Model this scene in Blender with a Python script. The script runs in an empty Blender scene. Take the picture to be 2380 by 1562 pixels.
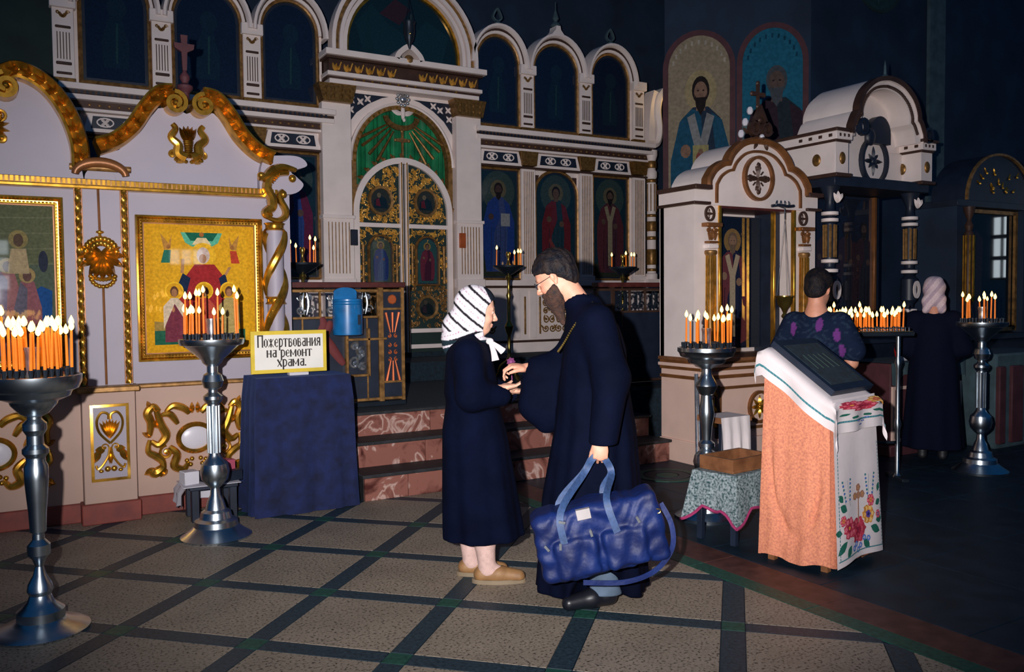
import bpy, math, random
import numpy as np
from mathutils import Vector, Matrix

random.seed(7)
SC = bpy.context.scene
COL = SC.collection
PI = math.pi

# ------------------------------------------------------------------ camera
cam_d = bpy.data.cameras.new('camera')
cam = bpy.data.objects.new('camera', cam_d)
COL.objects.link(cam)
CF = Vector((0.50675, 0.86098, -0.04375))
CR = Vector((0.86156, -0.50757, -0.00956))
CU = Vector((0.03044, 0.03285, 0.99900))
cam.matrix_world = Matrix(((CR.x, CU.x, -CF.x, 0), (CR.y, CU.y, -CF.y, 0), (CR.z, CU.z, -CF.z, 1.5), (0, 0, 0, 1)))
cam_d.sensor_fit = 'HORIZONTAL'
cam_d.sensor_width = 36
cam_d.lens = 30.33
cam_d.clip_start = 0.05
SC.camera = cam

# ------------------------------------------------------------------ light
SC.view_settings.view_transform = 'Standard'
SC.view_settings.look = 'None'
SC.view_settings.gamma = 1
SC.view_settings.use_curve_mapping = False
SC.view_settings.exposure = 0.0
w = bpy.data.worlds.new('dim_interior')
SC.world = w
w.use_nodes = True
w.node_tree.nodes['Background'].inputs[0].default_value = (0.016, 0.22, 0.62, 1)
w.node_tree.nodes['Background'].inputs[1].default_value = 0.13
# the flash of the photographer's camera, beside and above the lens
fl = bpy.data.lights.new('camera_flash', 'SPOT')
fl.energy = 1800
fl.color = (1.0, 0.955, 0.955)
fl.spot_size = math.radians(80)
fl.spot_blend = 1.0
fl.shadow_soft_size = 0.02
flo = bpy.data.objects.new('camera_flash', fl)
COL.objects.link(flo)
flo.location = Vector((0, 0, 1.5)) + CR * -0.2 + CU * 0.10 - CF * 0.03
flo.rotation_euler = (CF + CU * 0.07 + CR * 0.06).to_track_quat('-Z', 'Y').to_euler()
flo.scale = (1.25, 0.86, 1.0)                             # the flash reflector is wider than it is tall

# ------------------------------------------------------------------ materials
M = {}
def nodes_of(name):
    m = bpy.data.materials.new(name)
    m.use_nodes = True
    nt = m.node_tree
    b = nt.nodes['Principled BSDF']
    return m, nt, b
def mat(name, col, rough=0.5, metal=0.0, var=0.12, scale=8.0, bump=0.0, bscale=40.0, coat=0.0, spec=0.5, col2=None, detail=4.0):
    m, nt, b = nodes_of(name)
    L = nt.links
    tc = nt.nodes.new('ShaderNodeTexCoord')
    nz = nt.nodes.new('ShaderNodeTexNoise'); nz.inputs['Scale'].default_value = scale; nz.inputs['Detail'].default_value = detail
    L.new(tc.outputs['Object'], nz.inputs['Vector'])
    mx = nt.nodes.new('ShaderNodeMix'); mx.data_type = 'RGBA'
    c2 = col2 if col2 else tuple(c * (1 - var * 2) for c in col)
    mx.inputs['A'].default_value = (*col, 1); mx.inputs['B'].default_value = (*c2, 1)
    rp = nt.nodes.new('ShaderNodeMapRange'); rp.inputs['From Min'].default_value = 0.35; rp.inputs['From Max'].default_value = 0.7
    L.new(nz.outputs['Fac'], rp.inputs['Value']); L.new(rp.outputs[0], mx.inputs['Factor'])
    L.new(mx.outputs['Result'], b.inputs['Base Color'])
    b.inputs['Roughness'].default_value = rough
    b.inputs['Metallic'].default_value = metal
    b.inputs['Specular IOR Level'].default_value = spec
    b.inputs['Coat Weight'].default_value = coat
    if bump:
        n2 = nt.nodes.new('ShaderNodeTexNoise'); n2.inputs['Scale'].default_value = bscale
        L.new(tc.outputs['Object'], n2.inputs['Vector'])
        bp = nt.nodes.new('ShaderNodeBump'); bp.inputs['Strength'].default_value = bump; bp.inputs['Distance'].default_value = 0.01
        L.new(n2.outputs['Fac'], bp.inputs['Height']); L.new(bp.outputs[0], b.inputs['Normal'])
    M[name] = m
    return m
def emit(name, col, strength):
    m, nt, b = nodes_of(name)
    b.inputs['Base Color'].default_value = (*col, 1)
    b.inputs['Emission Color'].default_value = (*col, 1)
    b.inputs['Emission Strength'].default_value = strength
    M[name] = m
def paintmat(name, rough=0.4, coat=0.0, spec=0.5, nscale=60.0, amt=0.25, sheen=0.0):
    m, nt, b = nodes_of(name)
    L = nt.links
    at = nt.nodes.new('ShaderNodeVertexColor'); at.layer_name = 'Col'
    tc = nt.nodes.new('ShaderNodeTexCoord')
    nz = nt.nodes.new('ShaderNodeTexNoise'); nz.inputs['Scale'].default_value = nscale; nz.inputs['Detail'].default_value = 5
    L.new(tc.outputs['Object'], nz.inputs['Vector'])
    rp = nt.nodes.new('ShaderNodeMapRange'); rp.inputs['From Min'].default_value = 0.3; rp.inputs['From Max'].default_value = 0.7
    rp.inputs['To Min'].default_value = 1 - amt; rp.inputs['To Max'].default_value = 1 + amt
    L.new(nz.outputs['Fac'], rp.inputs['Value'])
    mx = nt.nodes.new('ShaderNodeVectorMath'); mx.operation = 'SCALE'
    L.new(at.outputs['Color'], mx.inputs[0]); L.new(rp.outputs[0], mx.inputs['Scale'])
    L.new(mx.outputs[0], b.inputs['Base Color'])
    b.inputs['Roughness'].default_value = rough
    b.inputs['Coat Weight'].default_value = coat
    b.inputs['Coat Roughness'].default_value = 0.03
    b.inputs['Specular IOR Level'].default_value = spec
    b.inputs['Sheen Weight'].default_value = sheen
    M[name] = m
mat('white', (0.88, 0.76, 0.71), 0.55, var=0.05, scale=5)
mat('lilac', (0.355, 0.325, 0.39), 0.55, var=0.03, scale=4)
mat('peach', (0.47, 0.315, 0.25), 0.6, var=0.04, scale=4)
mat('kiosk_pink', (0.80, 0.56, 0.46), 0.5, var=0.05, scale=4)
mat('red_plinth', (0.24, 0.045, 0.03), 0.6, var=0.2, scale=9, col2=(0.15, 0.03, 0.025))
mat('gold', (0.82, 0.42, 0.05), 0.27, 0.86, var=0.3, scale=14)
mat('old_gold', (0.33, 0.17, 0.045), 0.4, 0.6, var=0.3, scale=30)
mat('dull_gold', (0.42, 0.22, 0.07), 0.45, 0.5, var=0.3, scale=20)
mat('brown_trim', (0.075, 0.036, 0.024), 0.5, 0.2, var=0.2)
mat('pipe_gold', (0.30, 0.12, 0.04), 0.4, 0.4, var=0.2)
mat('chrome', (0.60, 0.68, 0.74), 0.27, 1.0, var=0.15, scale=6)
mat('silver', (0.62, 0.66, 0.70), 0.25, 0.9, var=0.2, scale=25)
mat('brass', (0.45, 0.32, 0.08), 0.25, 0.9, var=0.2, scale=12)
mat('dark_metal', (0.02, 0.03, 0.045), 0.4, 0.5)
mat('black_wood', (0.012, 0.02, 0.04), 0.45, 0.0, var=0.2)
mat('wood', (0.24, 0.10, 0.04), 0.5, col2=(0.13, 0.05, 0.02), scale=12)
mat('mahogany', (0.10, 0.022, 0.018), 0.4, col2=(0.05, 0.012, 0.012), scale=14)
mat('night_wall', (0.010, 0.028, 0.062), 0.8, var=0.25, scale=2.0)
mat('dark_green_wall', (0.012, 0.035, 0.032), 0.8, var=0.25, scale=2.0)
mat('pale_strip', (0.06, 0.11, 0.13), 0.8, var=0.2)
mat('oxblood', (0.085, 0.022, 0.03), 0.7, var=0.2)
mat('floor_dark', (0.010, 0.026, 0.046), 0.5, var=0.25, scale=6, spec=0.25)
mat('floor_red', (0.10, 0.042, 0.036), 0.5, var=0.25, scale=12, spec=0.25)
mat('band', (0.03, 0.055, 0.075), 0.5, var=0.3, scale=60, spec=0.25)
mat('green_inlay', (0.02, 0.09, 0.065), 0.5, var=0.25, scale=40, spec=0.25)
mat('carpet', (0.008, 0.024, 0.04), 0.95, var=0.3, scale=30, bump=0.3, bscale=300)
mat('tread', (0.03, 0.032, 0.036), 0.6, var=0.25, scale=20, spec=0.3)
mat('curtain', (0.01, 0.26, 0.10), 0.6, var=0.3, scale=5)
mat('blue_can', (0.01, 0.17, 0.45), 0.35, var=0.2, scale=9, coat=0.3)
mat('velvet', (0.005, 0.013, 0.075), 0.9, col2=(0.002, 0.005, 0.028), scale=13, bump=0.2, bscale=60)
M['velvet'].node_tree.nodes['Principled BSDF'].inputs['Sheen Weight'].default_value = 0.10
M['velvet'].node_tree.nodes['Principled BSDF'].inputs['Sheen Tint'].default_value = (0.1, 0.3, 1, 1)
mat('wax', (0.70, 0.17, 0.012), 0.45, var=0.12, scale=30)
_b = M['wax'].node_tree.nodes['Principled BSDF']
_b.inputs['Emission Color'].default_value = (1, 0.22, 0.01, 1); _b.inputs['Emission Strength'].default_value = 0.32  # wax emits a faint orange glow itself, standing in for candlelight
mat('cassock', (0.0014, 0.0030, 0.013), 0.85, var=0.2, scale=6, bump=0.35, bscale=25, spec=0.06)
mat('coat_cloth', (0.0014, 0.0032, 0.0145), 0.9, var=0.2, scale=6, bump=0.35, bscale=25, spec=0.06)
mat('dark_coat', (0.003, 0.005, 0.02), 0.9, var=0.2)
mat('hair', (0.004, 0.005, 0.009), 0.6, col2=(0.022, 0.015, 0.013), scale=34, bump=0.6, bscale=90, spec=0.12)
mat('beard', (0.055, 0.021, 0.011), 0.85, col2=(0.010, 0.006, 0.007), scale=45, bump=0.6, bscale=110)
mat('socks', (0.62, 0.42, 0.37), 0.85, var=0.1, scale=40, bump=0.3, bscale=200)
mat('tan_shoe', (0.30, 0.16, 0.06), 0.6, col2=(0.2, 0.1, 0.04), scale=16)
mat('sole', (0.25, 0.19, 0.12), 0.7)
mat('black_shoe', (0.008, 0.009, 0.014), 0.35)
mat('trouser', (0.10, 0.15, 0.22), 0.8, var=0.2, scale=10)
mat('bag_nylon', (0.004, 0.017, 0.105), 0.55, col2=(0.0025, 0.008, 0.055), scale=9, bump=0.5, bscale=22, spec=0.3)
mat('bag_web', (0.03, 0.07, 0.18), 0.6, var=0.2, scale=60)
mat('bag_label', (0.36, 0.33, 0.33), 0.6)
mat('peach_cloth', (0.78, 0.30, 0.165), 0.8, col2=(0.52, 0.18, 0.12), scale=85, detail=3, bump=0.10, bscale=30, spec=0.15)
mat('white_cloth', (0.74, 0.66, 0.66), 0.8, var=0.06, scale=6, bump=0.12, bscale=20)
mat('teal_thread', (0.06, 0.22, 0.25), 0.8)
mat('rose', (0.62, 0.06, 0.10), 0.8, col2=(0.75, 0.25, 0.25), scale=60)
mat('leaf_green', (0.02, 0.14, 0.10), 0.8, var=0.25, scale=60)
mat('blue_thread', (0.08, 0.16, 0.50), 0.8)
mat('orange_thread', (0.75, 0.32, 0.05), 0.8)
mat('brown_thread', (0.34, 0.17, 0.11), 0.8)
mat('pattern_cloth', (0.30, 0.36, 0.38), 0.85, col2=(0.012, 0.05, 0.055), scale=75, detail=1)
mat('pink_trim', (0.38, 0.03, 0.13), 0.8)
mat('paper', (0.62, 0.60, 0.66), 0.8, var=0.05)
mat('sign_white', (0.80, 0.78, 0.72), 0.6, var=0.04)
mat('sign_yellow', (0.75, 0.55, 0.04), 0.6, var=0.1)
mat('ink', (0.03, 0.022, 0.02), 0.7)
mat('copper', (0.62, 0.14, 0.04), 0.4, 0.4)
mat('dark_red_cloth', (0.16, 0.028, 0.03), 0.8)
mat('pink_box', (0.55, 0.10, 0.17), 0.7)
mat('white_porcelain', (0.66, 0.64, 0.70), 0.3, coat=0.4, var=0.03)
mat('wick', (0.02, 0.015, 0.01), 0.9)
mat('red_glass', (0.5, 0.02, 0.02), 0.2)
mat('purple_flower', (0.22, 0.05, 0.16), 0.7)
emit('flame', (1.0, 0.56, 0.13), 6.0)
emit('daylight', (0.80, 0.92, 1.0), 5.0)
emit('lamp_glow', (1.0, 0.66, 0.25), 30.0)
mat('bright_gold', (0.85, 0.45, 0.08), 0.35, 0.3, var=0.2, scale=20)
paintmat('paint', 0.45, amt=0.22)
paintmat('glazed', 0.6, coat=1.0, amt=0.22, spec=0.05)
paintmat('mural', 0.85, amt=0.2, nscale=25, spec=0.1)
paintmat('figure', 0.55, amt=0.10, nscale=30)
paintmat('cloth_print', 0.85, amt=0.12, nscale=80, spec=0.08)

def glassmat():
    m, nt, b = nodes_of('glass_pane')
    b.inputs['Base Color'].default_value = (1, 1, 1, 1)
    b.inputs['Roughness'].default_value = 0.02
    b.inputs['Transmission Weight'].default_value = 1.0
    b.inputs['IOR'].default_value = 1.45
    M['glass_pane'] = m
glassmat()

def terrazzo():
    m, nt, b = nodes_of('terrazzo')
    L = nt.links
    tc = nt.nodes.new('ShaderNodeTexCoord')
    geo = nt.nodes.new('ShaderNodeNewGeometry')
    v = nt.nodes.new('ShaderNodeTexNoise'); v.inputs['Scale'].default_value = 75; v.inputs['Detail'].default_value = 2
    L.new(geo.outputs['Position'], v.inputs['Vector'])
    n = nt.nodes.new('ShaderNodeTexNoise'); n.inputs['Scale'].default_value = 3; n.inputs['Detail'].default_value = 6
    L.new(geo.outputs['Position'], n.inputs['Vector'])
    cr = nt.nodes.new('ShaderNodeValToRGB')
    cr.color_ramp.elements[0].position = 0.34; cr.color_ramp.elements[0].color = (0.07, 0.06, 0.05, 1)
    cr.color_ramp.elements[1].position = 0.43; cr.color_ramp.elements[1].color = (0.33, 0.27, 0.20, 1)
    e = cr.color_ramp.elements.new(0.62); e.color = (0.40, 0.33, 0.26, 1)
    L.new(v.outputs['Fac'], cr.inputs[0])
    mx = nt.nodes.new('ShaderNodeMix'); mx.data_type = 'RGBA'; mx.blend_type = 'MULTIPLY'; mx.inputs['Factor'].default_value = 0.5
    L.new(cr.outputs[0], mx.inputs['A']); L.new(n.outputs['Fac'], mx.inputs['B'])
    L.new(mx.outputs['Result'], b.inputs['Base Color'])
    b.inputs['Roughness'].default_value = 0.55
    b.inputs['Specular IOR Level'].default_value = 0.25
    M['terrazzo'] = m
terrazzo()

def marble(name, a, bcol, c, sc=4.0):
    m, nt, b = nodes_of(name)
    L = nt.links
    tc = nt.nodes.new('ShaderNodeTexCoord'); oi = nt.nodes.new('ShaderNodeObjectInfo')
    ad = nt.nodes.new('ShaderNodeVectorMath'); ad.operation = 'ADD'
    ml = nt.nodes.new('ShaderNodeMath'); ml.operation = 'MULTIPLY'; ml.inputs[1].default_value = 37.0
    L.new(oi.outputs['Random'], ml.inputs[0]); L.new(tc.outputs['Object'], ad.inputs[0]); L.new(ml.outputs[0], ad.inputs[1])
    n = nt.nodes.new('ShaderNodeTexNoise'); n.inputs['Scale'].default_value = sc; n.inputs['Detail'].default_value = 8; n.inputs['Distortion'].default_value = 1.6
    L.new(ad.outputs[0], n.inputs['Vector'])
    cr = nt.nodes.new('ShaderNodeValToRGB')
    el = cr.color_ramp.elements
    el[0].position = 0.32; el[0].color = (*a, 1)
    el[1].position = 0.74; el[1].color = (*a, 1)
    for p, c_ in ((0.44, bcol), (0.52, bcol), (0.56, c), (0.60, bcol)):
        e = el.new(p); e.color = (*c_, 1)
    L.new(n.outputs['Fac'], cr.inputs[0]); L.new(cr.outputs[0], b.inputs['Base Color'])
    b.inputs['Roughness'].default_value = 0.35
    b.inputs['Specular IOR Level'].default_value = 0.3
    M[name] = m
marble('red_marble', (0.07, 0.018, 0.015), (0.26, 0.105, 0.08), (0.52, 0.36, 0.31), 3.2)
marble('dim_marble', (0.035, 0.010, 0.014), (0.11, 0.04, 0.05), (0.26, 0.16, 0.17), 5.0)

# ------------------------------------------------------------------ mesh building
ORG = {}
class MB:
    def __init__(s):
        s.v = []; s.f = []; s.c = []; s.col = None
    def add(s, vs, fs):
        o = len(s.v)
        s.v += [tuple(p) for p in vs]
        s.f += [tuple(i + o for i in f) for f in fs]
        s.c += [s.col] * len(fs)
        return s
    def box(s, x0, x1, y0, y1, z0, z1):
        return s.add([(x0, y0, z0), (x1, y0, z0), (x1, y1, z0), (x0, y1, z0), (x0, y0, z1), (x1, y0, z1), (x1, y1, z1), (x0, y1, z1)],
                     [(3, 2, 1, 0), (4, 5, 6, 7), (0, 1, 5, 4), (1, 2, 6, 5), (2, 3, 7, 6), (3, 0, 4, 7)])
    def bbox(s, x0, x1, y0, y1, z0, z1, b=0.005):      # box with chamfered vertical and front edges
        pts = [(x0 + b, y0), (x1 - b, y0), (x1, y0 + b), (x1, y1), (x0, y1), (x0, y0 + b)]
        n = 6
        lo = [(x, y, z0 + b) for x, y in pts]; hi = [(x, y, z1 - b) for x, y in pts]
        ix = lambda p: (min(max(p[0], x0 + b), x1 - b), max(p[1], y0 + b))
        t = [(*ix(p), z1) for p in pts]; bt = [(*ix(p), z0) for p in pts]
        fs = []
        for a in (0, n, 2 * n):
            for i in range(n):
                j = (i + 1) % n
                fs.append((a + i, a + j, a + n + j, a + n + i))
        fs.append(tuple(range(n))[::-1]); fs.append(tuple(range(3 * n, 4 * n)))
        return s.add(bt + lo + hi + t, fs)
    def plate(s, poly, Y, d0, d1, bev=0.0):             # XZ polygon, standing proud of the plane Y by d0..d1 towards -Y
        n = len(poly)
        if sum(poly[i][0] * poly[(i + 1) % n][1] - poly[(i + 1) % n][0] * poly[i][1] for i in range(n)) < 0:
            poly = poly[::-1]
        vs = [(x, Y - d0, z) for x, z in poly]
        fs = [tuple(range(n))[::-1]]
        if bev:
            cx = sum(p[0] for p in poly) / n; cz = sum(p[1] for p in poly) / n
            vs += [(x, Y - d1 + bev, z) for x, z in poly]
            for x, z in poly:
                l = math.hypot(x - cx, z - cz) or 1
                k = max(0, 1 - bev / l)
                vs.append((cx + (x - cx) * k, Y - d1, cz + (z - cz) * k))
            rings = 3
        else:
            vs += [(x, Y - d1, z) for x, z in poly]
            rings = 2
        for r in range(rings - 1):
            a = r * n
            for i in range(n):
                j = (i + 1) % n
                fs.append((a + i, a + j, a + n + j, a + n + i))
        fs.append(tuple(range((rings - 1) * n, rings * n)))
        return s.add(vs, fs)
    def flat(s, poly, Y):
        n = len(poly)
        if sum(poly[i][0] * poly[(i + 1) % n][1] - poly[(i + 1) % n][0] * poly[i][1] for i in range(n)) < 0:
            poly = poly[::-1]
        return s.add([(x, Y, z) for x, z in poly], [tuple(range(n))])
    def lathe(s, prof, c=(0, 0, 0), seg=24, cap=True):
        vs = []; fs = []
        n = len(prof)
        for r, z in prof:
            for k in range(seg):
                a = 2 * PI * k / seg
                vs.append((c[0] + r * math.cos(a), c[1] + r * math.sin(a), c[2] + z))
        for i in range(n - 1):
            for k in range(seg):
                j = (k + 1) % seg
                fs.append((i * seg + k, i * seg + j, (i + 1) * seg + j, (i + 1) * seg + k))
        if cap:
            fs.append(tuple(range(seg))[::-1]); fs.append(tuple(range((n - 1) * seg, n * seg)))
        return s.add(vs, fs)
    def tube(s, path, r, seg=8, lobes=0, twist=0.0, flat=1.0, ref=None):
        path = [Vector(p) for p in path]
        n = len(path)
        rs = r if isinstance(r, (list, tuple)) else [r] * n
        vs = []; fs = []
        up = Vector(ref) if ref else None
        prevN = None
        for i, p in enumerate(path):
            t = (path[min(i + 1, n - 1)] - path[max(i - 1, 0)])
            t = t.normalized() if t.length > 1e-9 else Vector((0, 0, 1))
            if up is not None:
                N = up - t * up.dot(t)
                if N.length < 1e-6: N = t.orthogonal()
            elif prevN is None:
                N = t.orthogonal()
            else:
                N = prevN - t * prevN.dot(t)
            N.normalize(); prevN = N
            B = t.cross(N)
            for k in range(seg):
                a = 2 * PI * k / seg + twist * i
                rr = rs[i] * (1 + (0.22 * math.cos(lobes * 2 * PI * k / seg) if lobes else 0))
                vs.append(p + N * (rr * math.cos(a) * flat) + B * (rr * math.sin(a)))
        for i in range(n - 1):
            for k in range(seg):
                j = (k + 1) % seg
                fs.append((i * seg + k, i * seg + j, (i + 1) * seg + j, (i + 1) * seg + k))
        fs.append(tuple(range(seg))[::-1]); fs.append(tuple(range((n - 1) * seg, n * seg)))
        return s.add(vs, fs)
    def mould(s, path, prof, Y, closed=False):          # path in XZ, prof = (outward offset, proud) pairs
        n = len(path); m = len(prof)
        vs = []; fs = []
        for i, (x, z) in enumerate(path):
            if closed:
                a = path[i - 1]; b = path[(i + 1) % n]
            else:
                a = path[max(i - 1, 0)]; b = path[min(i + 1, n - 1)]
            def nrm(p, q):
                dx, dz = q[0] - p[0], q[1] - p[1]
                l = math.hypot(dx, dz) or 1
                return (-dz / l, dx / l)
            if i == 0 and not closed: nx, nz = nrm((x, z), b)
            elif i == n - 1 and not closed: nx, nz = nrm(a, (x, z))
            else:
                n1 = nrm(a, (x, z)); n2 = nrm((x, z), b)
                nx, nz = n1[0] + n2[0], n1[1] + n2[1]
                l2 = nx * nx + nz * nz
                if l2 < 0.2: nx, nz = n2
                else:
                    k = 2 / l2; nx *= k; nz *= k
            for u, d in prof:
                vs.append((x + nx * u, Y - d, z + nz * u))
        for i in range(n if closed else n - 1):
            j = (i + 1) % n
            for k in range(m - 1):
                fs.append((i * m + k, i * m + k + 1, j * m + k + 1, j * m + k))
        if not closed:
            fs.append(tuple(range(m))); fs.append(tuple(range((n - 1) * m, n * m))[::-1])
        return s.add(vs, fs)
    def ell(s, c, r, seg=12, rings=7):
        vs = [(c[0], c[1], c[2] - r[2])]; fs = []
        for i in range(1, rings):
            a = -PI / 2 + PI * i / rings
            for k in range(seg):
                b = 2 * PI * k / seg
                vs.append((c[0] + r[0] * math.cos(a) * math.cos(b), c[1] + r[1] * math.cos(a) * math.sin(b), c[2] + r[2] * math.sin(a)))
        vs.append((c[0], c[1], c[2] + r[2]))
        for k in range(seg):
            fs.append((0, 1 + (k + 1) % seg, 1 + k))
            fs.append((len(vs) - 1, 1 + (rings - 2) * seg + k, 1 + (rings - 2) * seg + (k + 1) % seg))
        for i in range(rings - 2):
            for k in range(seg):
                j = (k + 1) % seg
                fs.append((1 + i * seg + k, 1 + i * seg + j, 1 + (i + 1) * seg + j, 1 + (i + 1) * seg + k))
        return s.add(vs, fs)
    def leaf(s, x, z, ang, ln, wd, Y, h=0.02, curl=0.0):  # carved leaf lying on plane Y
        ca, sa = math.cos(ang), math.sin(ang)
        vs = []; fs = []
        N = 7
        for i in range(N):
            t = i / (N - 1)
            wv = wd * math.sin(PI * min(1, t * 0.92 + 0.08)) ** 0.8 * (1 - 0.25 * t)
            bx = ln * t; off = curl * t * t
            for sgn, hh in ((-1, 0.1), (0, 1.0), (1, 0.1)):
                u = bx; v = sgn * wv + off
                vs.append((x + u * ca - v * sa, Y - h * hh * (0.35 + math.sin(PI * t) * 0.8), z + u * sa + v * ca))
        for i in range(N - 1):
            for k in range(2):
                fs.append((i * 3 + k, (i + 1) * 3 + k, (i + 1) * 3 + k + 1, i * 3 + k + 1))
        return s.add(vs, fs)
    def scroll(s, x, z, r, turns, start, th, Y, dirn=1, tail=None, seg=6, lift=0.6):   # flat spiral
        pts = []; rs = []
        if tail:
            for q in tail: pts.append((q[0], Y - th * lift, q[1])); rs.append(th * 0.7)
        n = max(8, int(turns * 14))
        for i in range(n + 1):
            t = i / n
            a = start + dirn * turns * 2 * PI * t
            rr = r * (1 - 0.82 * t)
            pts.append((x + rr * math.cos(a), Y - th * lift * (1 + 0.6 * t), z + rr * math.sin(a)))
            rs.append(th * (0.8 + 0.25 * t))
        s.tube(pts, rs, seg)
        s.ell((x, Y - th, z), (th * 1.3, th * 1.3, th * 1.3), 6, 4)
        return s
    def mirror(s, cx):                                    # add the mirror image in X about cx
        o = len(s.v); nf = len(s.f)
        s.v += [(2 * cx - x, y, z) for x, y, z in s.v]
        s.f += [tuple(i + o for i in f[::-1]) for f in s.f[:nf]]
        s.c += s.c[:nf]
        return s
    def flipx(s, cx):
        o = MB()
        o.v = [(2 * cx - x, y, z) for x, y, z in s.v]; o.f = [f[::-1] for f in s.f]; o.c = list(s.c)
        return o
    def build(s, name, material, parent=None, smooth=True, angle=38):
        me = bpy.data.meshes.new(name)
        vs = np.array(s.v, dtype=float)
        if parent is not None:
            org = np.array(ORG.get(parent.name, (0, 0, 0)))
        else:
            lo = vs.min(0); hi = vs.max(0)
            org = np.array(((lo[0] + hi[0]) / 2, (lo[1] + hi[1]) / 2, lo[2]))
        vs = vs - org
        me.from_pydata(vs.tolist(), [], s.f)
        if any(c is not None for c in s.c):
            ca = me.color_attributes.new('Col', 'FLOAT_COLOR', 'CORNER')
            arr = []
            for f, c in zip(s.f, s.c):
                arr += [*(c or (0.5, 0.5, 0.5)), 1.0] * len(f)
            ca.data.foreach_set('color', arr)
        me.validate()
        if smooth:
            me.polygons.foreach_set('use_smooth', [True] * len(me.polygons))
            me.set_sharp_from_angle(angle=math.radians(angle))
        me.materials.append(M[material] if isinstance(material, str) else material)
        o = bpy.data.objects.new(name, me)
        COL.objects.link(o)
        if parent is not None:
            o.parent = parent
            ORG[o.name] = tuple(org)
        else:
            o.location = org
            ORG[o.name] = tuple(org)
        return o
def tag(o, label, cat, group=None):
    o['label'] = label; o['category'] = cat
    if group: o['group'] = group
    return o
def struct(o):
    o['kind'] = 'structure'; return o
def stuff(o):
    o['kind'] = 'stuff'; return o
def thing(name, label, cat, loc=(0, 0, 0), rz=0.0, group=None, local=False):
    o = bpy.data.objects.new(name, None)
    COL.objects.link(o)
    o.empty_display_size = 0.1
    o.location = loc; o.rotation_euler = (0, 0, rz)
    ORG[o.name] = (0, 0, 0) if local else tuple(loc)
    return tag(o, label, cat, group)
def copy_tree(o, parent=None):
    c = o.copy(); COL.objects.link(c); c.parent = parent
    for ch in o.children: copy_tree(ch, c)
    return c
def circ(cx, cz, rx, rz=None, n=24, a0=0.0, a1=2 * PI):
    rz = rz or rx
    full = abs(a1 - a0 - 2 * PI) < 1e-6
    return [(cx + rx * math.cos(a0 + (a1 - a0) * i / (n if full else n - 1)), cz + rz * math.sin(a0 + (a1 - a0) * i / (n if full else n - 1))) for i in range(n)]
def archpoly(x0, x1, z0, zs, za, n=16):                  # foot-left, up, round, down
    cx = (x0 + x1) / 2; rx = (x1 - x0) / 2
    p = [(x0, z0)]
    for i in range(n + 1):
        a = PI - PI * i / n
        p.append((cx + rx * math.cos(a), zs + (za - zs) * math.sin(a)))
    return p + [(x1, z0)]
def rect(x0, x1, z0, z1): return [(x0, z0), (x1, z0), (x1, z1), (x0, z1)]
def spline(pts, n=6):                                   # Catmull-Rom through 2D or 3D points
    pts = [Vector(p) for p in pts]; out = []
    for i in range(len(pts) - 1):
        p0 = pts[max(i - 1, 0)]; p1 = pts[i]; p2 = pts[i + 1]; p3 = pts[min(i + 2, len(pts) - 1)]
        for k in range(n):
            t = k / n
            out.append(0.5 * ((2 * p1) + (p2 - p0) * t + (2 * p0 - 5 * p1 + 4 * p2 - p3) * t * t + (3 * p1 - p0 - 3 * p2 + p3) * t ** 3))
    out.append(pts[-1])
    return [tuple(p) for p in out]

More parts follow.
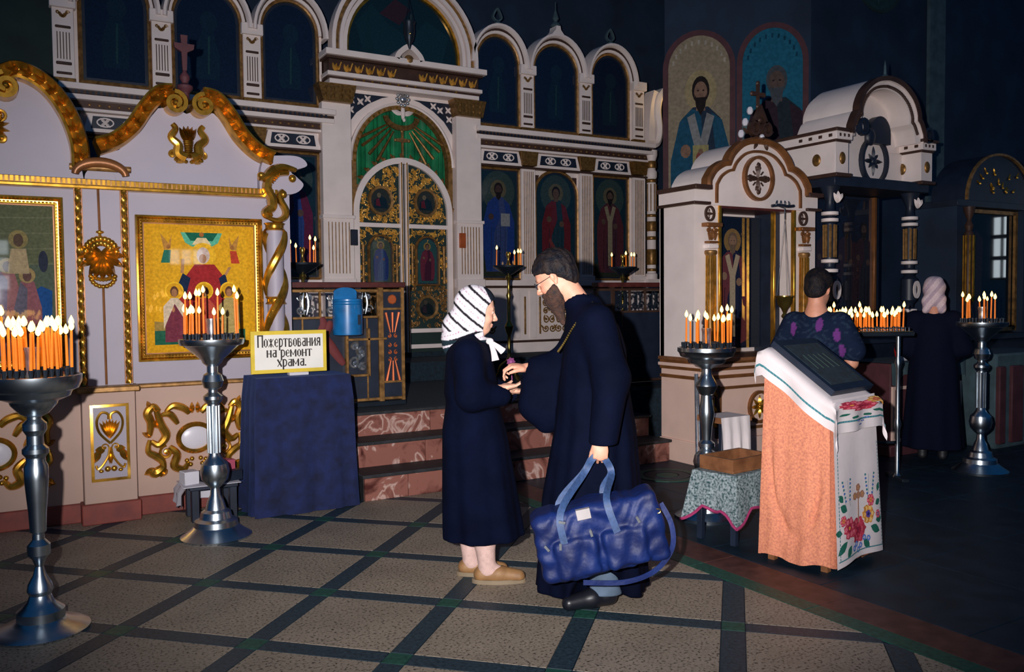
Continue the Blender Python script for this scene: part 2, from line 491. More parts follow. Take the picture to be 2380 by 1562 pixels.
class Paint(MB):                                        # a flat painting: coloured polygons layered a hair apart
    def __init__(s, Y, xf=None):
        super().__init__(); s.Y = Y; s.k = 0; s.xf = xf or (lambda u, v: (u, v))
    def p(s, poly, col):
        s.col = col
        s.flat([s.xf(u, v) for u, v in poly], s.Y - 0.0002 - s.k * 0.00025)
        s.k += 1
        return s
def saint(P, cx, z0, h, robe, cloak, halo=None, skin=(0.25, 0.13, 0.08), hair=(0.02, 0.015, 0.015), beard=True, lean=0.0, asp=1.0, stole=None, book=None):
    """a standing saint h tall with his feet at z0; asp squeezes his width"""
    X = lambda u: cx + u * h * asp
    Z = lambda v: z0 + v * h
    q = lambda pts: [(X(u), Z(v)) for u, v in pts]
    if halo: P.p(circ(cx, Z(0.90), 0.105 * h * asp, 0.105 * h, 22), halo)
    P.p(q([(-0.17, 0), (0.17, 0), (0.19, 0.3), (0.17, 0.62), (0.13, 0.76), (0.05, 0.82), (-0.05, 0.82), (-0.13, 0.76), (-0.18, 0.6), (-0.19, 0.3)]), robe)
    P.p(q([(-0.17, 0.02), (-0.09, 0.0), (-0.06, 0.42), (0.02, 0.6), (0.0, 0.8), (-0.06, 0.81), (-0.14, 0.75), (-0.2, 0.55), (-0.2, 0.25)]), cloak)
    P.p(q([(0.19, 0.05), (0.1, 0.02), (0.12, 0.45), (0.07, 0.79), (0.14, 0.75), (0.21, 0.55), (0.21, 0.2)]), cloak)
    for k in range(4):
        u = -0.11 + 0.06 * k
        P.p(q([(u, 0.04), (u + 0.012, 0.04), (u + 0.02, 0.5), (u + 0.014, 0.5)]), tuple(c * 0.55 for c in robe))
    if stole: P.p(q([(-0.035, 0.08), (0.035, 0.08), (0.035, 0.6), (0.09, 0.77), (0.04, 0.79), (0.0, 0.66), (-0.04, 0.79), (-0.09, 0.77), (-0.035, 0.6)]), stole)
    P.p(circ(X(-0.10), Z(0.60), 0.035 * h * asp, 0.035 * h, 10), skin)
    P.p(circ(X(0.08), Z(0.55), 0.035 * h * asp, 0.035 * h, 10), skin)
    if book: P.p(q([(0.03, 0.5), (0.15, 0.5), (0.15, 0.64), (0.03, 0.64)]), book)
    P.p(q([(-0.03, 0.8), (0.03, 0.8), (0.03, 0.85), (-0.03, 0.85)]), skin)
    P.p(circ(cx, Z(0.905), 0.058 * h * asp, 0.07 * h, 18), hair)
    P.p(circ(cx, Z(0.892), 0.044 * h * asp, 0.056 * h, 18), skin)
    if beard: P.p(q([(-0.042, 0.885), (-0.03, 0.868), (0.03, 0.868), (0.042, 0.885), (0.03, 0.82), (0.0, 0.775), (-0.03, 0.82)]), hair)
    for u in (-0.018, 0.018): P.p(circ(X(u), Z(0.902), 0.007 * h * asp, 0.004 * h, 8), (0.02, 0.015, 0.015))

# ------------------------------------------------------------------ floor
fl_b = MB().box(-6, 17, -9, 11, -0.12, -0.006)
floor = struct(fl_b.build('floor', 'floor_dark'))
FO = Vector(floor.location)
PER, BW = 0.68, 0.105
GO = Vector((1.373, 4.267)); GA = Vector((0.70711, -0.70711)); GB = Vector((0.70711, 0.70711))
XB = 3.25
def clipx(poly, xb, keep=-1):
    out = []
    for i, p in enumerate(poly):
        q = poly[(i + 1) % len(poly)]
        ip = (p[0] - xb) * keep >= 0; iq = (q[0] - xb) * keep >= 0
        if ip: out.append(p)
        if ip != iq:
            t = (xb - p[0]) / (q[0] - p[0])
            out.append((xb, p[1] + t * (q[1] - p[1])))
    return out
def slab(poly, name, material):
    n = len(poly)
    me = bpy.data.meshes.new(name)
    cx = sum(p[0] for p in poly) / n; cy = sum(p[1] for p in poly) / n
    b = 0.004
    lo = [(x, y, -0.03) for x, y in poly]; mi = [(x, y, -0.002) for x, y in poly]
    hi = [(cx + (x - cx) * (1 - b), cy + (y - cy) * (1 - b), 0.0) for x, y in poly]
    fs = [tuple(range(2 * n, 3 * n))]
    for a in (0, n):
        for i in range(n):
            j = (i + 1) % n
            fs.append((a + i, a + j, a + n + j, a + n + i))
    me.from_pydata(lo + mi + hi, [], fs)
    me.materials.append(M[material])
    return me
def place(me, name, x, y, par=floor, z=0.0):
    o = bpy.data.objects.new(name, me); COL.objects.link(o)
    o.parent = par
    o.location = Vector((x, y, z)) - Vector(ORG[par.name])
    return o
def quad(c, ha, hb):
    return [tuple(c + GA * sa * ha + GB * sb * hb) for sa, sb in ((-1, -1), (1, -1), (1, 1), (-1, 1))]
shared = {}
def piece(kind, c, ha, hb, material):
    poly = quad(c, ha, hb)
    xs = [p[0] for p in poly]
    if max(xs) <= XB:
        if kind not in shared: shared[kind] = slab(quad(Vector((0, 0)), ha, hb), kind.split(':')[0], material)
        return place(shared[kind], kind.split(':')[0], c.x, c.y)
    if min(xs) >= XB - 0.03: return None
    cl = clipx(poly, XB - 0.004)
    if len(cl) < 3: return None
    return place(slab(cl, kind.split(':')[0], material), kind.split(':')[0], 0, 0)
hp = (PER - BW) / 2 - 0.002
hb_ = BW / 2 - 0.002
for i in range(-6, 9):
    for j in range(-6, 9):
        n0 = GO + GA * PER * i + GB * PER * j
        if not (-1.9 < n0.x < 4.2 and 1.1 < n0.y < 6.9): continue
        piece('floor_panel', n0 + (GA + GB) * PER / 2, hp, hp, 'terrazzo')
        piece('floor_band:a', n0 + GA * PER / 2, hp, hb_, 'band')
        piece('floor_band:b', n0 + GB * PER / 2, hb_, hp, 'band')
        piece('floor_inlay', n0, hb_, hb_, 'green_inlay')
for k in range(6):
    y0 = 1.2 + k * 0.8
    place(slab([(XB + 0.002, y0), (3.36, y0), (3.36, y0 + 0.797), (XB + 0.002, y0 + 0.797)], 'border_strip', 'green_inlay'), 'border_strip', 0, 0)
    place(slab([(3.363, y0), (3.60, y0), (3.60, y0 + 0.797), (3.363, y0 + 0.797)], 'border_slab', 'floor_red'), 'border_slab', 0, 0)
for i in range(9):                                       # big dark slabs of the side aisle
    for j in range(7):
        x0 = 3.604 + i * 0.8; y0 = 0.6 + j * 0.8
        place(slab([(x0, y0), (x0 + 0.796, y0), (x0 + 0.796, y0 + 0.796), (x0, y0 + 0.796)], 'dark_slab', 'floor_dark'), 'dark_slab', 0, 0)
for r0, r1, mt in ((0.0, 0.09, 'green_inlay'), (0.10, 0.19, 'floor_dark'), (0.20, 0.27, 'green_inlay')):
    rb = MB()
    rb.lathe([(r1, -0.01), (r1, 0.006), (max(r0, 0.001), 0.006)], (4.76, 5.54, 0), 32, cap=False)
    rb.build('round_inlay', mt, floor)

# ------------------------------------------------------------------ solea: steps and platform
plat = struct(MB().box(1.0, 9.0, 6.645, 10.6, 0, 0.59).build('floor_platform', 'carpet'))
dais = struct(MB().box(0.6, 8.2, 8.75, 9.62, 0.59, 0.80).build('floor_dais', 'carpet'))
st = thing('altar_steps', 'three red marble steps with dark treads leading up to the altar screen', 'steps', (3.7, 6.03, 0))
SX = [2.27, 2.62, 3.28, 3.95, 4.60, 5.21]
for k in range(3):
    y0 = 6.03 + 0.29 * k
    z0 = 0.196 * k
    off = (0.0, 0.28, -0.2)[k]
    xs = [SX[0]] + [x + off for x in SX[1:-1]] + [SX[-1]]
    for a, b in zip(xs[:-1], xs[1:]):
        MB().bbox(a + 0.002, b - 0.002, y0, y0 + 0.03, z0, z0 + 0.17, 0.003).build('riser_slab', 'red_marble', st)
    MB().bbox(SX[0] - 0.02, SX[-1] + 0.02, y0 - 0.015, y0 + 0.32, z0 + 0.171, z0 + 0.196, 0.005).build('tread', 'tread', st)
    MB().box(SX[0], SX[-1], y0 + 0.03, 6.644, z0, z0 + 0.171).build('step_core', 'tread', st)

# ------------------------------------------------------------------ walls
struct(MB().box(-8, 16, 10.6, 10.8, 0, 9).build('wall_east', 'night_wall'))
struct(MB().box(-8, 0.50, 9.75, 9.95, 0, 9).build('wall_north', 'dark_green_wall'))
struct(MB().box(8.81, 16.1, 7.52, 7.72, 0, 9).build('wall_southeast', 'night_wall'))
struct(MB().box(11.15, 11.5, 7.47, 7.52, 0, 9).build('trim_1', 'pale_strip'))
pier = struct(MB().box(7.0, 7.02, 0, 0.02, 0, 0.02).build('wall_pier', 'night_wall'))
bpy.data.objects.remove(pier)
# the diagonal pier: built facing -Y, then turned 45 degrees
pm = MB().box(0, 1.81, 0, 0.5, 0.0, 9)
pier = struct(pm.build('wall_pier', 'night_wall'))
ORG[pier.name] = tuple(pier.location)
po = Vector(pier.location)
rot = Matrix.Rotation(-PI / 4, 4, 'Z')
pier.matrix_world = Matrix.Translation((7.53, 8.80, 0)) @ rot @ Matrix.Translation(po)
def U(x, z): return (x, z)
wm = MB()
for a, b in ((0.0, 0.62), (0.622, 1.24), (1.242, 1.81)):
    for z0, z1 in ((0.0, 0.60), (0.603, 1.05), (1.053, 1.44)):
        MB().bbox(a, b, -0.03, 0.0, z0, z1, 0.004).build('marble_slab', 'dim_marble', pier)
MB().box(0, 1.81, -0.02, 0.0, 1.445, 1.64).build('oxblood_band', 'oxblood', pier)
for a, b, apex in ((0.012, 0.86, 4.90), (0.945, 1.75, 4.92)):
    fr = MB().mould(archpoly(a, b, 1.66, 4.45, apex, 20), [(-0.035, 0.0), (-0.035, 0.006), (0.035, 0.006), (0.035, 0.0)], 0.0)
    fr.mould([(a, 1.66), (b, 1.66)], [(-0.035, 0.0), (-0.035, 0.006), (0.035, 0.006), (0.035, 0.0)], 0.0)
    fr.build('painted_border', 'oxblood', pier)
P = Paint(-0.001)
P.p(archpoly(0.03, 0.84, 1.70, 4.45, 4.88, 20), (0.27, 0.22, 0.15))
P.p([(0.03, 1.70), (0.84, 1.70), (0.84, 2.0), (0.5, 2.06), (0.03, 2.0)], (0.16, 0.13, 0.09))
P.p(rect(0.03, 0.84, 1.70, 1.82), (0.02, 0.03, 0.05))
for i in range(11):                                       # worn inscription in the arch, no letter of it legible
    a = PI * (0.90 - 0.08 * i)
    x, z = 0.435 + 0.34 * math.cos(a), 4.42 + 0.36 * math.sin(a)
    P.p([(x - 0.012, z - 0.03), (x + 0.012, z - 0.028), (x + 0.014, z + 0.03), (x - 0.010, z + 0.026)], (0.36, 0.32, 0.26))
saint(P, 0.46, 1.86, 2.55, (0.02, 0.035, 0.06), (0.015, 0.075, 0.13), halo=(0.33, 0.26, 0.14), skin=(0.22, 0.13, 0.09), asp=0.75, stole=(0.22, 0.22, 0.22), book=None)
P.p(rect(0.36, 0.56, 3.20, 3.46), (0.30, 0.26, 0.12)); P.p(circ(0.46, 3.30, 0.06, 0.08, 12), (0.22, 0.06, 0.05)); P.p(circ(0.46, 3.38, 0.03, 0.035, 10), (0.2, 0.12, 0.08))
P.build('mural', 'mural', pier, smooth=False)
P = Paint(-0.001)
P.p(archpoly(0.97, 1.72, 1.70, 4.45, 4.90, 20), (0.015, 0.12, 0.19))
P.p([(0.97, 1.70), (1.72, 1.70), (1.72, 3.75), (1.5, 3.95), (1.3, 3.85), (0.97, 3.70)], (0.10, 0.17, 0.17))
for i in range(11):
    a = PI * (0.90 - 0.08 * i)
    x, z = 1.345 + 0.31 * math.cos(a), 4.42 + 0.37 * math.sin(a)
    P.p([(x - 0.014, z - 0.03), (x + 0.012, z - 0.028), (x + 0.014, z + 0.03), (x - 0.010, z + 0.026)], (0.008, 0.05, 0.09))
saint(P, 1.40, 1.86, 2.62, (0.02, 0.03, 0.04), (0.035, 0.02, 0.03), skin=(0.10, 0.07, 0.06), hair=(0.06, 0.07, 0.08), asp=0.85, stole=None)
P.p([(1.28, 2.3), (1.34, 2.3), (1.33, 3.6), (1.27, 3.6)], (0.12, 0.05, 0.05))
P.build('mural', 'mural', pier, smooth=False)
# round emblem high on the pendentive
rm = thing('round_wall_emblem', 'faint round painted emblem with crossed rays high on dark wall', 'emblem', (10.1, 7.5, 5.3))
MB().mould(circ(10.1, 5.75, 0.5, 0.5, 32), [(-0.02, 0), (-0.02, 0.01), (0.02, 0.01), (0.02, 0)], 7.52, closed=True).build('ring', 'dark_green_wall', rm)
P = Paint(7.512)
P.p(circ(10.1, 5.75, 0.48, 0.48, 32), (0.02, 0.05, 0.055))
for k in range(4):
    a = k * PI / 4
    dx, dz = math.cos(a), math.sin(a)
    P.p([(10.1 + dx * 0.4 - dz * 0.008, 5.75 + dz * 0.4 + dx * 0.008), (10.1 - dx * 0.4 - dz * 0.008, 5.75 - dz * 0.4 + dx * 0.008), (10.1 - dx * 0.4 + dz * 0.008, 5.75 - dz * 0.4 - dx * 0.008), (10.1 + dx * 0.4 + dz * 0.008, 5.75 + dz * 0.4 - dx * 0.008)], (0.05, 0.10, 0.10))
P.build('painting', 'mural', rm, smooth=False)
# windows behind and beside the photographer, seen only as reflections in the icon glass
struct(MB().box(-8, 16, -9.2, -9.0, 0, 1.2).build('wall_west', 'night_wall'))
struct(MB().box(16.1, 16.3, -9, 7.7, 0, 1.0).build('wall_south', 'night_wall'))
def window(idx, cx, cy, z0, w_, h_, nx, nz, axis):
    fr = MB(); gl = MB()
    for i in range(nx + 1):
        u = -w_ / 2 + w_ * i / nx
        fr.box(u - 0.025, u + 0.025, -0.03, 0.03, 0, h_)
    for k in range(nz + 1):
        v = h_ * k / nz
        fr.box(-w_ / 2 - 0.025, w_ / 2 + 0.025, -0.035, 0.035, v - 0.025, v + 0.025)
    o = struct(fr.build('window_%d' % idx, 'black_wood'))
    ORG[o.name] = (0, 0, 0)
    o.location = (cx, cy, z0); o.rotation_euler = (0, 0, axis)
    for i in range(nx):
        for k in range(nz):
            p = MB().box(-w_ / 2 + w_ * i / nx + 0.025, -w_ / 2 + w_ * (i + 1) / nx - 0.025, -0.01, 0.01, h_ * k / nz + 0.025, h_ * (k + 1) / nz - 0.025)
            po_ = p.build('window_pane', 'daylight', o, smooth=False)
window(1, 16.1, 2.02, 1.75, 0.56, 1.6, 3, 4, PI / 2)
window(2, -0.15, -9.0, 1.75, 0.6, 1.15, 2, 3, 0)
window(3, 3.85, -9.0, 2.35, 0.8, 0.42, 3, 1, 0)

# ------------------------------------------------------------------ gilded icon screen on the near side
KY = 6.55
kl = thing('icon_screen', 'lilac and peach icon screen with gilded scroll pediments behind the two nearest candle stands', 'icon screen', (0.6, 6.7, 0))
XL, XR = -0.95, 1.90
body = MB().box(XL, XR, KY, KY + 0.45, 0.92, 2.30)
body.build('panel_wall', 'lilac', kl)
MB().box(XL, XR - 0.02, KY - 0.02, KY + 0.45, 0.13, 0.90).build('base_wall', 'peach', kl)
MB().bbox(XL, XR, KY - 0.05, KY + 0.46, 0, 0.13, 0.006).build('plinth', 'red_plinth', kl)
MB().bbox(XL, XR + 0.02, KY - 0.06, KY + 0.46, 0.895, 0.925, 0.008).build('ledge', 'dull_gold', kl)
# pilaster between the bays
MB().bbox(0.43, 0.76, KY - 0.15, KY, 0.14, 0.90, 0.004).build('pedestal', 'peach', kl)
MB().bbox(0.41, 0.78, KY - 0.17, KY, 0, 0.14, 0.006).build('plinth', 'red_plinth', kl)
MB().bbox(0.40, 0.79, KY - 0.18, KY, 0.89, 0.93, 0.008).build('ledge', 'dull_gold', kl)
MB().box(0.43, 0.76, KY - 0.05, KY, 0.93, 2.27).build('pilaster', 'lilac', kl)
ped = MB().plate(rect(0.475, 0.715, 0.29, 0.81), KY, 0.15, 0.155).build('inset_panel', 'lilac', kl)
MB().mould(rect(0.475, 0.715, 0.29, 0.81), [(0.0, 0.15), (0.0, 0.168), (0.018, 0.172), (0.018, 0.15)], KY, True).build('gilt_frame', 'gold', ped)
om = MB(); Yp = KY - 0.155
# heart of scrolls above, two curling leaves below
hp_ = spline([(0.595, 0.545), (0.53, 0.62), (0.515, 0.70), (0.545, 0.755), (0.585, 0.745), (0.588, 0.71)], 5)
om.tube([(x, Yp - 0.008, z) for x, z in hp_], 0.009, 6)
for a in (0.75, 0.95, 1.15, 1.35): om.leaf(0.597, 0.58, PI / 2 + (a - 0.75) * 0.9, 0.13, 0.017, Yp, 0.016)
om.leaf(0.56, 0.50, PI * 0.97, 0.06, 0.03, Yp, 0.02); om.leaf(0.53, 0.50, PI * 1.35, 0.10, 0.028, Yp, 0.02)
om.scroll(0.56, 0.52, 0.025, 1.0, 0, 0.006, Yp)
lp_ = spline([(0.59, 0.52), (0.58, 0.46), (0.545, 0.40), (0.515, 0.375), (0.505, 0.40)], 5)
om.tube([(x, Yp - 0.008, z) for x, z in lp_], 0.008, 6)
om.ell((0.575, Yp - 0.01, 0.372), (0.02, 0.014, 0.02), 10, 6); om.ell((0.535, Yp - 0.01, 0.36), (0.016, 0.012, 0.012), 8, 5)
om.leaf(0.60, 0.49, -PI / 2, 0.09, 0.014, Yp, 0.014)
om.mirror(0.595)
om.build('heart_carving', 'gold', ped)
# rope mouldings and drop
for x in (0.452, 0.735):
    n = 150
    MB().tube([(x, KY - 0.062, 0.935 + 1.33 * i / n) for i in range(n + 1)], 0.017, 12, lobes=3, twist=0.27).build('rope_moulding', 'gold', kl)
    for dx in (-0.022, 0.022): MB().box(x + dx - 0.004, x + dx + 0.004, KY - 0.06, KY - 0.05, 0.935, 2.265).build('fillet', 'pipe_gold', kl)
MB().tube([(0.575, KY - 0.06, 2.27), (0.578, KY - 0.06, 1.98)], 0.008, 8).build('drop_rod', 'pipe_gold', kl)
MB().tube([(0.59, KY - 0.06, 1.62), (0.592, KY - 0.06, 0.935)], 0.008, 8).build('drop_rod', 'pipe_gold', kl)
dr = MB(); Yd = KY - 0.06
dr.ell((0.578, Yd - 0.01, 1.975), (0.026, 0.016, 0.012)); dr.tube([(0.578, Yd, 1.97), (0.579, Yd, 1.93)], 0.010, 8)
random.seed(3)
for k in range(13):
    a = PI * k / 12
    dr.ell((0.582 + 0.095 * math.cos(a), Yd - 0.018, 1.845 + 0.085 * math.sin(a)), (0.020, 0.018, 0.020), 8, 5)
for k in range(9):
    a = PI * k / 8
    dr.ell((0.582 + 0.06 * math.cos(a), Yd - 0.03, 1.845 + 0.055 * math.sin(a)), (0.022, 0.020, 0.022), 8, 5)
for k in range(9):
    a = PI * 0.12 - PI * 1.24 * k / 8
    dr.leaf(0.584, 1.83, a, 0.13 + 0.05 * math.sin(PI * k / 8), 0.034, Yd - 0.012, 0.05)
for da in (-0.35, 0, 0.35): dr.leaf(0.586, 1.80, -PI / 2 + da, 0.15, 0.034, Yd - 0.03, 0.045)
for k in range(11):
    a = -PI * k / 10
    dr.ell((0.588 + 0.075 * math.cos(a), Yd - 0.018, 1.675 + 0.07 * math.sin(a)), (0.016, 0.016, 0.016), 8, 5)
for k in range(7): dr.ell((0.534 + 0.018 * k, Yd - 0.025, 1.665 - 0.012 * math.sin(PI * k / 6)), (0.015, 0.015, 0.015), 6, 4)
dr.build('carved_drop', 'gold', kl)
# gold beaded string course
MB().bbox(XL, 1.74, KY - 0.09, KY, 2.262, 2.285, 0.004).build('string_course', 'gold', kl)
MB().bbox(XL, 1.74, KY - 0.07, KY, 2.285, 2.33, 0.004).build('string_course', 'dull_gold', kl)
bd = MB()
for i in range(92): bd.box(XL + 0.03 * i - 0.009 - 0.0, XL + 0.03 * i + 0.009, KY - 0.086, KY - 0.068, 2.29, 2.325)
stuff(bd.build('bead_row', 'gold', kl))
# icons with gilded frames
def gilt_frame(par, x0, x1, z0, z1, Y, w_, name='gilt_frame', zig=True):
    f_ = MB().mould(rect(x0, x1, z0, z1), [(0.0, 0.0), (0.0, 0.05), (-w_ * 0.2, 0.055), (-w_ * 0.45, 0.03), (-w_ * 0.7, 0.028), (-w_, 0.012), (-w_, 0.0)], Y, True)
    # path order of rect is anticlockwise: negative offset runs outward, so flip to inward
    o = f_.build(name, 'gold', par)
    b_ = MB()
    m = abs(w_) * 0.62
    for (a, b, c, d) in ((x0 + m, z0 + m, x1 - m, z0 + m), (x1 - m, z0 + m, x1 - m, z1 - m), (x1 - m, z1 - m, x0 + m, z1 - m), (x0 + m, z1 - m, x0 + m, z0 + m)):
        L_ = math.hypot(c - a, d - b); n = max(3, int(L_ / 0.022))
        for i in range(n):
            t = (i + 0.5) / n
            b_.ell((a + (c - a) * t, Y - 0.034, b + (d - b) * t), (0.009 if b == d else 0.006, 0.006, 0.006 if b == d else 0.009), 6, 4)
    stuff(b_.build('frame_beads', 'gold', o))
    return o
# flip helper: rect is anticlockwise, mould offset (-dz,dx) points inward, so use reversed rect for outward
ic = MB().box(0.81, 1.67, KY - 0.02, KY, 1.085, 2.10).build('icon', 'pipe_gold', kl)
gilt_frame(ic, 0.805, 1.675, 1.08, 2.105, KY - 0.0, -0.058)
P = Paint(KY - 0.021, lambda u, v: (0.862 + u * 0.756, 1.138 + v * 0.91))
YE = (0.62, 0.31, 0.010)
P.p(rect(0, 1, 0, 1), YE)
P.p(rect(0.07, 0.93, 0.06, 0.95), (0.66, 0.34, 0.012))
P.p(rect(0.07, 0.90, 0.06, 0.17), (0.015, 0.10, 0.055)); P.p([(0.07, 0.17), (0.35, 0.17), (0.30, 0.22), (0.07, 0.245)], (0.30, 0.20, 0.05))
P.p([(0.32, 0.94), (0.70, 0.94), (0.66, 0.86), (0.60, 0.83), (0.42, 0.83), (0.36, 0.86)], (0.10, 0.40, 0.25))
P.p([(0.36, 0.94), (0.66, 0.94), (0.61, 0.875), (0.41, 0.875)], (0.01, 0.11, 0.06))
P.p([(0.42, 0.845), (0.60, 0.845), (0.55, 0.90), (0.47, 0.90)], (0.66, 0.52, 0.28)); P.p(circ(0.51, 0.925, 0.022, 0.018), (0.35, 0.12, 0.03))
for s_, body_c in ((-1, (0.02, 0.14, 0.09)), (1, (0.45, 0.05, 0.02))):
    X_ = lambda u: 0.5 + s_ * u
    P.p([(X_(0.36), 0.93), (X_(0.33), 0.80), (X_(0.27), 0.83)], (0.42, 0.20, 0.04)); P.p([(X_(0.26), 0.92), (X_(0.27), 0.82), (X_(0.31), 0.80)], (0.42, 0.20, 0.04))
    P.p([(X_(0.27), 0.80), (X_(0.33), 0.80), (X_(0.36), 0.70), (X_(0.28), 0.70)], body_c); P.p(circ(X_(0.29), 0.825, 0.018, 0.016), (0.30, 0.12, 0.03))
P.p(circ(0.52, 0.76, 0.12, 0.10), (0.72, 0.40, 0.02))
RED = (0.30, 0.02, 0.02)
P.p([(0.30, 0.10), (0.78, 0.10), (0.80, 0.45), (0.70, 0.60), (0.62, 0.69), (0.44, 0.69), (0.36, 0.60), (0.26, 0.48)], RED)
P.p([(0.26, 0.48), (0.33, 0.62), (0.40, 0.58), (0.36, 0.46)], (0.01, 0.02, 0.05)); P.p([(0.76, 0.48), (0.72, 0.62), (0.66, 0.58), (0.69, 0.46)], (0.01, 0.02, 0.05))
P.p([(0.31, 0.62), (0.34, 0.62), (0.35, 0.73), (0.32, 0.73)], (0.40, 0.20, 0.08)); P.p([(0.71, 0.61), (0.73, 0.60), (0.78, 0.67), (0.75, 0.67)], (0.40, 0.20, 0.08))
P.p(circ(0.52, 0.76, 0.06, 0.065), (0.55, 0.42, 0.36)); P.p(circ(0.515, 0.735, 0.034, 0.036), (0.36, 0.17, 0.08))
for u, v, rb in ((0.20, 0.08, (0.60, 0.48, 0.34)), (0.47, 0.08, (0.45, 0.07, 0.04)), (0.70, 0.08, (0.40, 0.30, 0.10))):
    P.p(circ(u + 0.05, v + 0.40, 0.085, 0.072), (0.78, 0.45, 0.02)); P.p(circ(u + 0.05, v + 0.40, 0.072, 0.06), YE)
    P.p([(u - 0.04, v), (u + 0.14, v), (u + 0.13, v + 0.26), (u + 0.08, v + 0.34), (u + 0.02, v + 0.34), (u - 0.03, v + 0.26)], (0.16, 0.03, 0.05) if rb[0] > 0.5 else rb)
    P.p([(u - 0.05, v + 0.10), (u + 0.0, v + 0.20), (u + 0.05, v + 0.30), (u + 0.12, v + 0.20), (u + 0.16, v + 0.10), (u + 0.15, v + 0.28), (u + 0.08, v + 0.345), (u + 0.02, v + 0.345), (u - 0.05, v + 0.28)], rb)
    P.p(circ(u + 0.05, v + 0.395, 0.036, 0.042), (0.10, 0.04, 0.02)); P.p(circ(u + 0.05, v + 0.385, 0.026, 0.032), (0.34, 0.16, 0.07))
P.build('painting', 'glazed', ic, smooth=False)
ic2 = MB().box(-0.55, 0.35, KY - 0.02, KY, 1.07, 2.19).build('icon', 'pipe_gold', kl)
gilt_frame(ic2, -0.56, 0.36, 1.06, 2.20, KY, -0.06)
P = Paint(KY - 0.021, lambda u, v: (-0.50 + u * 0.80, 1.12 + v * 1.02))
P.p(rect(0, 1, 0, 1), (0.09, 0.10, 0.05))
for k in range(5): P.p([(0, 0.5 + 0.1 * k), (1, 0.52 + 0.1 * k), (1, 0.53 + 0.1 * k), (0, 0.51 + 0.1 * k)], (0.12, 0.13, 0.07))
P.p(rect(0.82, 0.99, 0.04, 0.62), (0.07, 0.09, 0.06)); P.p([(0.84, 0.18), (0.97, 0.18), (0.98, 0.45), (0.90, 0.48), (0.85, 0.45)], (0.01, 0.06, 0.20))
for (u, v, rb, cl) in ((0.20, 0.42, (0.20, 0.09, 0.07), (0.10, 0.05, 0.06)), (0.42, 0.36, (0.10, 0.09, 0.16), (0.22, 0.06, 0.07)), (0.66, 0.40, (0.26, 0.10, 0.10), (0.14, 0.10, 0.16)), (0.80, 0.34, (0.22, 0.08, 0.09), (0.10, 0.09, 0.12))):
    P.p([(u - 0.10, 0.03), (u + 0.10, 0.03), (u + 0.10, v), (u + 0.05, v + 0.17), (u - 0.05, v + 0.17), (u - 0.10, v)], rb)
    P.p([(u - 0.10, 0.03), (u - 0.03, 0.03), (u, v + 0.12), (u - 0.05, v + 0.17), (u - 0.10, v)], cl)
    P.p(circ(u, v + 0.21, 0.06, 0.05), (0.28, 0.20, 0.08)); P.p(circ(u, v + 0.205, 0.032, 0.035), (0.10, 0.05, 0.04))
P.p([(0.66, 0.56), (0.82, 0.56), (0.80, 0.72), (0.69, 0.72)], (0.34, 0.26, 0.14)); P.p(circ(0.745, 0.78, 0.07, 0.06), (0.20, 0.16, 0.06)); P.p(circ(0.745, 0.775, 0.036, 0.042), (0.08, 0.05, 0.03))
P.p(circ(0.92, 0.64, 0.035, 0.07), (0.02, 0.025, 0.04))
P.build('painting', 'glazed', ic2, smooth=False)
